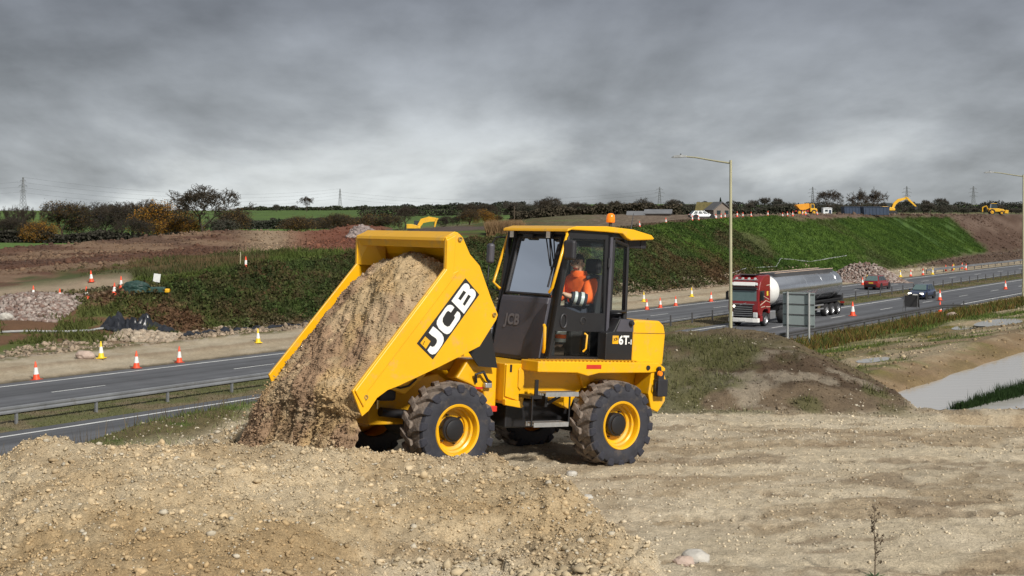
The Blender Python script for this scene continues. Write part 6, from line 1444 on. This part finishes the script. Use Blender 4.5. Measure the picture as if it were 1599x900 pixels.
scatter_near(42000, 10.5, 24, .006, .03, -4.4, .42, off_pile, 203, False, 'ground_gravel', 'pale limestone chippings scattered over the flat site ground', pale=.25, lift=.1)
scatter_near(800, 10.5, 24, .014, .05, -3.95, .4, off_pile, 204, True, 'loose_stones', 'loose fist sized stones on the flat site ground', pale=.25, lift=.0)
# loose stony patch at the toe of the heap
n = 1500; X = gs.normal(.15, .55, n)*1.; Y = 11.2+gs.normal(0, .35, n); sz = gs.lognormal(-3.75, .42, n).clip(.012, .07)
o = stones('toe_stones', np.stack([X, Y, terr(X, Y)+sz*.3], 1), sz, np.array([[.43, .35, .23]])*gs.uniform(.7, 1.2, (n, 1)), seed=7); tag(o, 'loose stones at the toe of the foreground soil heap', 'stones', kind='stuff')
# stones on the mound, heap edge and rims
def mnd(X, Y, g_): return (X > 1.5) & (X < 7.5) & (Y > 21.8) & (Y < 28) & (g_.rand(len(X)) < .9*fbm(X*1.3, Y*1.3, 3))
scatter_near(36000, 21.8, 28.5, .008, .04, -4.4, .5, mnd, 205, False, 'mound_stones', 'grey stones in the dark spoil mound', pale=.04, light=.85)
def hep(X, Y, g_): return np.exp(-((X+3.2)**2/1.2+(Y-17.7)**2/.9)) > .25
scatter_near(16000, 16, 20, .012, .05, -4., .45, hep, 206, False, 'heap_gravel', 'pale gravel on the small heap beside the tipped earth', pale=.5)
# stones on the pond banks and the sandy shelf
n = 9000; s_ = gs.uniform(30, 120, n); t_ = gs.uniform(16.3, 30, n); X, Y = xy(s_, t_); k = in_view(X, Y) & (gs.rand(n) < 1.5*fbm(X*.3, Y*.3, 3)-.25); X, Y = X[k], Y[k]; n = len(X); sz = gs.lognormal(-2.9, .5, n).clip(.02, .2)
o = stones('bank_stones', np.stack([X, Y, terr(X, Y)], 1), sz, tcol(X, Y)*gs.uniform(.7, 1.35, (n, 1)), seed=47, big=False); tag(o, 'stones on the sandy shelf above the pond', 'stones', kind='stuff')
# single rocks
mat('rock_pale', (.42, .40, .36), .85, var=.25, scale=6, bump=.5, bscale=25); mat('rock_pink', (.40, .31, .26), .85, var=.2, scale=3, bump=.4, bscale=10)
def rock(px, py, size, label, m='rock_pale', seed=0):
    p = hit(px, py); bm = bmesh.new(); bmesh.ops.create_icosphere(bm, subdivisions=3, radius=1); g_ = np.random.RandomState(seed)
    for v in bm.verts:
        n = v.co.normalized(); k = .75+.55*float(fbm(np.array([n.x*1.3+seed]), np.array([n.y*1.3+n.z*1.7+seed]), 4)[0]); v.co = Vector((n.x*k*1.15, n.y*k*.9, n.z*k*.72))*size
    me = bpy.data.meshes.new('rock'); bm.to_mesh(me); bm.free(); me.materials.append(MATS[m]); o = bpy.data.objects.new('rock', me); link(o); o.location = p+Vector((0, 0, size*.35)); tag(o, label, 'rock'); return o
rock(1086, 880, .11, 'grey angular rock lying at the toe of the foreground soil heap', seed=3)
rock(1068, 884, .085, 'smaller brown rock beside the grey angular rock', 'rock_pink', seed=5)
rock(892, 743, .06, 'grey stone on the soil near the rear wheel', seed=8)
rock(918, 780, .05, 'white stone on the slope of the soil heap', seed=11)
rock(133, 560, .42, 'pinkish boulder on the haul track beside the yellow cone', 'rock_pink', seed=13)
rock(1487, 497, .42, 'pinkish boulder on the verge beside the barrier end', 'rock_pink', seed=17)
rock(8, 500, .45, 'pale boulder in front of the rubble heap', seed=19)
# --- rubble heaps
def rubble(px0, px1, yb, yt, n, label, cols, seed, smin, smax, name='rubble_heap', depth=4.):
    g_ = np.random.RandomState(seed); a = hit((px0+px1)/2, yb); Y0 = a.y; hh = (yb-yt)/FPX*Y0; xa, xb = (px0-CX)/FPX*Y0, (px1-CX)/FPX*Y0
    u = g_.uniform(-1, 1, n); v = g_.uniform(-1, 1, n); prof_ = np.clip(1-np.abs(u)**2.2, 0, 1)*np.clip(1-np.abs(v), 0, 1)
    X = (xa+xb)/2+u*(xb-xa)/2; Y = Y0+depth+v*depth; z = terr(X, Y); P = np.stack([X, Y, z+prof_*hh*g_.uniform(.75, 1.05, n)], 1)
    c = np.array(cols)[g_.randint(0, len(cols), n)]*g_.uniform(.75, 1.2, (n, 1)); o = stones(name, P, g_.uniform(smin, smax, n), c, seed=seed); tag(o, label, 'rubble', kind='stuff'); return o
PALE = ((.27, .225, .20), (.22, .17, .15), (.33, .28, .25), (.17, .115, .095))
rubble(-60, 84, 500, 478, 4000, 'pale broken concrete rubble heap beside the upper track', PALE, 31, .06, .24)
rubble(1318, 1425, 443, 416, 4200, 'heap of pale rubble at the foot of the green embankment', PALE, 33, .08, .28, depth=6)
rubble(160, 262, 534, 522, 700, 'broken sandy rubble under the black plastic sheeting', ((.36, .30, .23), (.30, .24, .18)), 35, .08, .28, 'rubble_patch', 2.)
rubble(540, 580, 372, 361, 600, 'small grey rubble heap left of the skip rail', ((.22, .18, .17), (.28, .23, .21)), 37, .15, .35)
# rubbly edge along the haul track
n = 9000; s_ = gs.uniform(40, 175, n); t_ = 66.3+gs.rand(n)*3.4; X, Y = xy(s_, t_); k = in_view(X, Y) & (gs.rand(n) < fbm(X*.25, Y*.25, 3)*1.5-.2); X, Y = X[k], Y[k]; n = len(X)
sz = gs.lognormal(-2.3, .45, n).clip(.05, .34); o = stones('track_rubble', np.stack([X, Y, terr(X, Y)+sz*.2], 1), sz, np.array([[.28, .22, .16]])*gs.uniform(.6, 1.3, (n, 1)), seed=41, big=False); tag(o, 'sandy rubble thrown up along the haul track edge', 'rubble', kind='stuff')
# clods over the red ridge and right hand brown bank
n = 10000; Y = gs.uniform(118, 185, n); X = gs.uniform(-.42, -.09, n)*Y; sz = gs.lognormal(-2.1, .5, n).clip(.05, .4)
o = stones('ridge_clods', np.stack([X, Y, terr(X, Y)+sz*.1], 1), sz, tcol(X, Y)*gs.uniform(.55, 1.1, (n, 1)), seed=43, big=False); tag(o, 'earth clods over the red earth ridge', 'earth', kind='stuff')
n = 9000; s_ = gs.uniform(195, 345, n); t_ = gs.uniform(62, 94, n); X, Y = xy(s_, t_); k = in_view(X, Y); X, Y = X[k], Y[k]; c = tcol(X, Y); k = c[:, 1] < c[:, 0]; X, Y, c = X[k], Y[k], c[k]; n = len(X); sz = gs.lognormal(-1.9, .5, n).clip(.07, .5)
o = stones('bank_clods', np.stack([X, Y, terr(X, Y)], 1), sz, c*gs.uniform(.6, 1.25, (n, 1)), seed=45, big=False); tag(o, 'brown clods on the bare bank right of the green embankment', 'earth', kind='stuff')
# --- grass and scrub
vmat('grass_mat', scales=((2., .15),), bumps=(), rough=.8, two_sided=.3)
def blades(name, label, X, Y, h, w, col, seed, lean=.45, cat='grass', z=None):
    g_ = np.random.RandomState(seed); n = len(X); z = terr(X, Y) if z is None else z; a = g_.uniform(0, 6.28, n); d = np.stack([np.cos(a), np.sin(a), 0*a], 1); P = np.stack([X, Y, z-.02], 1)
    h = np.asarray(h)*g_.uniform(.6, 1.3, n); w = np.asarray(w)*np.ones(n); ln = np.stack([g_.normal(0, lean, n)*h, g_.normal(0, lean, n)*h, h], 1)
    Vv = np.stack([P-d*w[:, None]/2, P+d*w[:, None]/2, P+ln], 1).reshape(-1, 3)
    o = np_mesh(name, Vv, np.arange(n*3).reshape(-1, 3), MATS['grass_mat'], col=np.repeat(np.clip(col*g_.uniform(.7, 1.35, (n, 1)), 0, .6), 3, 0)); tag(o, label, cat, kind='stuff'); return o
def green(X, Y, g_, thr=.0, base=.15):
    c = tcol(X, Y); k = g_.rand(len(X)) < np.clip((c[:, 1]-c[:, 0])*14+base, 0, 1); return k, c
g_ = gs
# verge on the left edge of the plateau
n = 60000; s_ = g_.uniform(0, 27, n); t_ = g_.uniform(13.4, 20.5, n); X, Y = xy(s_, t_); k = in_view(X, Y) & ((t_ > 15.4) | (X < -3.7)); X, Y = X[k], Y[k]; k, c = green(X, Y, g_, base=.35); k |= (X < -3.8) & (g_.rand(len(X)) < 1.7*fbm(X*1.1, Y*1.1, 3)-.3); c = lerp(c, np.array([[.085, .125, .03]]), (.55*(X < -3.6))[:, None]); X, Y, c = X[k], Y[k], c[k]
blades('verge_grass', 'rough grass on the plateau edge left of the tipped earth', X, Y, .10*np.where(X < -5.4, .55, 1.), .02, c*1.15, 51)
# dry weeds on that edge
n = 900; s_ = g_.uniform(2, 27, n); t_ = g_.uniform(15.3, 17.5, n); X, Y = xy(s_, t_); blades('dry_weeds', 'dry brown weed stalks along the plateau edge', X, Y, .30, .012, np.tile([[.16, .12, .07]], (n, 1)), 52, .25)
# mound
n = 60000; Y = g_.uniform(22, 31, n); X = g_.uniform(.5, 7.5, n); c = tcol(X, Y); k = g_.rand(n) < np.clip((c[:, 1]-c[:, 0])*18+.42+.9*(fbm(X*1.7, Y*1.7, 3)-.5), 0, .9)*sst(5.1, 5.3, base_h(X, Y)); X, Y, c = X[k], Y[k], c[k]
blades('mound_grass', 'sparse grass and weeds on the dark spoil mound', X, Y, .11*(.5+vn(X*2, Y*2)), .018, lerp(c*1.2, np.array([[.085, .105, .03]]), .4), 53)
# right verge
n = 150000; s_ = g_.uniform(26, 175, n)**1.0; t_ = 16.6+g_.rand(n)**.8*19; X, Y = xy(s_, t_); k = in_view(X, Y); X, Y = X[k], Y[k]; k, c = green(X, Y, g_, base=.18); X, Y, c = X[k], Y[k], c[k]
blades('roadside_grass', 'rough yellow-green grass between barrier and pond', X, Y, .22, .05, c*1.15, 54)
n = 26000; s_ = g_.uniform(60, 175, n); t_ = g_.uniform(29, 35.4, n); X, Y = xy(s_, t_); k = in_view(X, Y) & (g_.rand(n) < 1.6*fbm(X*.4, Y*.4, 3)-.3); X, Y = X[k], Y[k]; n = len(X); cc = np.array([[.11, .11, .025], [.17, .12, .03], [.06, .09, .02], [.13, .075, .03]])[g_.randint(0, 4, n)]
blades('verge_weeds', 'tall yellowing weeds behind the dark beam barrier', X, Y, .48, .09, cc, 55, .4)
# central reserve
n = 60000; s_ = g_.uniform(28, 260, n); t_ = g_.uniform(46.4, 50.3, n); X, Y = xy(s_, t_); k = in_view(X, Y); X, Y = X[k], Y[k]; c = tcol(X, Y); blades('reserve_grass', 'rough grass in the central reserve', X, Y, .09, .05, c*1.05, 56)
# pond rushes
n = 5200; Y = g_.uniform(46.2, 52, n); X = IP(Y, [46.2, 52], [14.6, 19.4])+g_.normal(0, .30, n)*IP(Y, [46.2, 52], [.4, 1.2]); z = 1.98+0*X
blades('pond_rushes', 'dark green rushes growing at the pond edge', X, Y, .30*(.5+vn(X*1.4, Y*1.4)), .03, np.tile([[.022, .045, .012]], (n, 1)), 57, .28, 'rushes', z=z)
# bank: scrub leaves and grass tufts
def leafs(name, label, P, size, col, seed, cat='scrub'):
    g2 = np.random.RandomState(seed); n = len(P); s = np.asarray(size)*g2.uniform(.5, 1.4, (n, 1)); a = unit_rows(g2.normal(0, 1, (n, 3))); b = unit_rows(np.cross(a, g2.normal(0, 1, (n, 3))))
    q = np.stack([P-a*s-b*s, P+a*s-b*s*.6, P+a*s*.8+b*s, P-a*s*.7+b*s*.7], 1).reshape(-1, 3)
    o = np_mesh(name, q, np.arange(n*4).reshape(-1, 4), MATS['grass_mat'], col=np.repeat(np.clip(col*g2.uniform(.6, 1.5, (n, 1)), 0, .5), 4, 0)); tag(o, label, cat, kind='stuff'); return o
def bank_pts(n, s0, s1, k0, k1):
    s_ = g_.uniform(s0, s1, n); k_ = g_.uniform(k0, k1, n); t_ = bank_t0(s_)+bank_w(s_)*k_; X, Y = xy(s_, t_); v = in_view(X, Y); return X[v], Y[v], s_[v], k_[v]
X, Y, s_, k_ = bank_pts(120000, 66, 168, -.04, 1.25); c = tcol(X, Y); clump = fbm(X*.8, Y*.8, 4); hgt = np.clip(clump-.38, 0, 1)*2.6*(1-sst(.85, 1.05, k_)*.6)*(1-.55*sst(125, 150, s_)); n = len(X)
alt = np.array([[.040, .062, .018], [.055, .08, .022], [.07, .052, .026], [.095, .055, .028], [.03, .045, .015]])[np.minimum((fbm(X*.35+5, Y*.35, 3)*8.5-1.8).astype(int).clip(0, 4), 4)]
leafs('bank_scrub', 'dark bramble scrub and bracken covering the bank behind the dumper', np.stack([X, Y, terr(X, Y)+g_.rand(n)*hgt], 1), .078, lerp(c, alt, .45), 61)
X, Y, s_, k_ = bank_pts(190000, 148, 315, -.02, 1.02); c = tcol(X, Y); k = g_.rand(len(X)) < np.clip((c[:, 1]-c[:, 0])*25+.12, 0, 1); X, Y, c = X[k], Y[k], c[k]
blades('bank_grass', 'fresh green grass sown over the embankment', X, Y, .24*(.6+.7*vn(X*.5, Y*.5)), .11, c*1.12, 62, .5)
# left slopes
n = 70000; px_r = g_.uniform(-40, 560, n); Y = g_.uniform(84, 150, n); X = (px_r-CX)/FPX*Y; s_, t_ = st(X, Y); c = tcol(X, Y); k = (t_ > 69) & ((px_r > 125) | (Y < 108)) & ((px_r < 420) | (Y < 130)) & (g_.rand(n) < np.clip((c[:, 1]-c[:, 0])*22+.25, 0, 1)) & (c[:, 0] < .2); X, Y, c = X[k], Y[k], c[k]
blades('slope_grass', 'rough tussocky grass on the slopes below the red ridge', X, Y, .38*(.4+1.2*vn(X*.4, Y*.4)), .12, lerp(c, np.array([[.10, .085, .035]]), .2), 63, .5)
n = 2600; px_r = g_.uniform(200, 420, n); Y = g_.uniform(112, 124, n); X = (px_r-CX)/FPX*Y; k = g_.rand(n) < fbm(X*.2, Y*.2, 3)*1.6-.35; X, Y = X[k], Y[k]; blades('tall_dead_grass', 'tall brown dead stalks in front of the red ridge', X, Y, .65, .06, np.tile([[.14, .10, .05]], (len(X), 1)), 64, .2)
n = 6000; px_r = g_.uniform(760, 815, n); Y = g_.uniform(150, 156, n); X = (px_r-CX)/FPX*Y; blades('dry_reed_strip', 'strip of tan dry grass beside the skip corner', X, Y, 1.3, .07, np.tile([[.26, .17, .09]], (n, 1)), 65, .2)
# ================================================================ SMALL THINGS
mat('black_sheet', (.018, .02, .026), .35, var=.3, scale=2); mat('pipe_grey', (.30, .31, .31), .6); mat('teal_cover', (.018, .05, .042), .6, var=.4, scale=2); mat('board_white', (.62, .64, .63), .6)
def sheet(px, py, L, W_, h, label, seed, rz=HD):
    p = hit(px, py); nx, ny = 46, 20; xs = np.linspace(-L/2, L/2, nx); ys = np.linspace(-W_/2, W_/2, ny); a, b = np.meshgrid(xs, ys); a = a.ravel(); b = b.ravel()
    ed = (1-(2*np.abs(b)/W_)**4)*(1-(2*np.abs(a)/L)**6); b2 = b+(fbm(a*.8+seed, b, 3)-.5)*W_*.5
    ca, sa = math.cos(rz), math.sin(rz); X = p.x+a*ca-b2*sa; Y = p.y+a*sa+b2*ca; z = terr(X, Y)+.03+ed*h*np.abs(fbm(a*1.6+seed, b*1.9, 4)-.42)*3.2
    i = (np.arange(ny-1)[:, None]*nx+np.arange(nx-1)[None]).ravel(); o = np_mesh('plastic_sheet', np.stack([X, Y, z], 1), np.stack([i, i+1, i+nx+1, i+nx], 1), MATS['black_sheet'], smooth=False); tag(o, label, 'plastic sheet'); o.modifiers.new('thick', 'SOLIDIFY').thickness = .02; return o
sheet(203, 512, 4.0, 1.6, 1.0, 'crumpled black plastic sheet in a heap on the sandy rubble', 3); sheet(238, 522, 3.6, 1.1, .5, 'crumpled black plastic sheet trailing from the heap', 9); sheet(330, 520, 6, .5, .3, 'narrow black plastic strip at the foot of the scrub bank', 15); sheet(440, 510, 9, .45, .25, 'long black plastic strip below the scrub bank near the skip', 21)
def line_on_ground(pts, r, name, label, m='pipe_grey', lift=.08):
    P = []
    for (x0, y0), (x1, y1) in zip(pts[:-1], pts[1:]):
        for k in np.linspace(0, 1, 8, endpoint=False): P.append(hit(x0+(x1-x0)*k, y0+(y1-y0)*k)+Vector((0, 0, lift)))
    o = MB().tube(P, r, 6).build(name, m, smooth=60); tag(o, label, 'pipe'); return o
line_on_ground([(-5, 521), (40, 519), (100, 520), (140, 518), (165, 514)], .07, 'drain_pipe', 'pale plastic pipe lying along the foot of the left slope')
line_on_ground([(1140, 429), (1166, 420), (1212, 418), (1219, 405), (1266, 410), (1300, 404), (1325, 400)], .06, 'hose', 'pale hose lying across the green embankment')
# tarpaulin covered pump with a white board beside it
p = hit(212, 460); o = thing('covered_pump', 'green tarpaulin covered pump at the end of the upper track', 'pump', loc=p)
bm = bmesh.new(); bmesh.ops.create_icosphere(bm, subdivisions=4, radius=1)
for v in bm.verts:
    n = v.co.normalized(); k = .7+.6*float(fbm(np.array([n.x*2]), np.array([n.y*2+n.z*2.4]), 4)[0]); v.co = Vector((n.x*.95*k, n.y*.6*k, n.z*.6*k+.4))
me = bpy.data.meshes.new('tarpaulin'); bm.to_mesh(me); bm.free(); me.materials.append(MATS['teal_cover']); link(bpy.data.objects.new('tarpaulin', me), o)
MB().box((1.4, .5, .3), (1.3, .5, .45)).build('pump_housing', 'teal_cover', o, bevel=.1); MB().box((2.2, .4, .25), (.35, .4, .3)).build('pump_motor', 'plant_yellow', o, bevel=.08)
p = hit(245, 447); o = thing('notice_board', 'small white board on a post beside the covered pump', 'sign', loc=p, rz=R(10)); MB().tube([(0, 0, -.2), (0, 0, .7)], .03, 6).build('post', 'post_steel', o); MB().box((0, -.05, .6), (.5, .03, .62), rot=Matrix.Rotation(R(8), 3, 'Y')).build('board', 'board_white', o)
# dead weed stalk in the foreground
p = hit(1366, 903); o = thing('weed_plant', 'tall dead weed stalk with twiggy seed heads standing in the foreground', 'plant', loc=p); mat('weed_stalk', (.10, .075, .05), .9, var=.3, scale=30)
MB().tube([(0, 0, -.05), (.004, 0, .2), (-.006, .0, .42), (.0, 0, .64)], [.006, .005, .0035, .0015], 6).build('stem', 'weed_stalk', o)
g3 = np.random.RandomState(6)
for i in range(16):
    z = .10+i*.033; a = g3.uniform(0, 6.28); L = .11*(1-.5*i/16)*g3.uniform(.6, 1.2); d = Vector((math.cos(a), math.sin(a), .9)).normalized()
    tw = MB().tube([(0, 0, z), tuple(Vector((0, 0, z))+d*L*.6), tuple(Vector((0, 0, z))+d*L+Vector((0, 0, .02)))], [.003, .002, .001], 5).build('twig', 'weed_stalk', o)
    hd = MB()
    for j in range(9):
        c_ = Vector((0, 0, z))+d*L*g3.uniform(.35, 1.05)+Vector(g3.normal(0, .008, 3)); hd.box(tuple(c_), (.009, .009, .007), rot=Matrix.Rotation(g3.uniform(0, 3), 3, (.3, .8, .5)))
    h_ = hd.build('seed_head', 'weed_stalk', tw); h_['kind'] = 'stuff'
lv = MB()
mat('weed_leaf', (.03, .07, .02), .7)
for i in range(7):
    a = i*.9; d = Vector((math.cos(a), math.sin(a), .35)); sd = Vector((-math.sin(a), math.cos(a), 0))*.012
    MB().add([tuple(Vector((0, 0, .01))), tuple(d*.05+sd), tuple(d*.1), tuple(d*.05-sd)], [(0, 1, 2, 3)]).build('leaf', 'weed_leaf', o)
# shallow puddles on the right verge
def puddle(a_, b_, L, W_, label, seed):
    p = Vector((a_, b_, gz(a_, b_))); n = 26; g4 = np.random.RandomState(seed); rr_ = .7+.5*g4.rand(n); rr_ = (rr_+np.roll(rr_, 1)+np.roll(rr_, -1))/3; ca, sa = math.cos(HD), math.sin(HD); pts = []
    for i in range(n):
        a = 2*math.pi*i/n; u, v = L*rr_[i]*math.cos(a), W_*rr_[i]*math.sin(a); pts.append((p.x+u*ca-v*sa, p.y+u*sa+v*ca))
    z = gz(p.x, p.y)+.012; o = MB().add([(x, y, z) for x, y in pts], [tuple(range(n))]).build('puddle', 'puddle_mat'); tag(o, label, 'puddle', kind='structure')
puddle(15.6, 61.0, 1.5, .55, 'small puddle beyond the spoil mound', 1); puddle(29.9, 86.3, 4.2, 1.3, 'long puddle on the verge beyond the pond', 2); puddle(27.3, 85.2, 1.8, .7, 'small puddle beside the long puddle', 3)
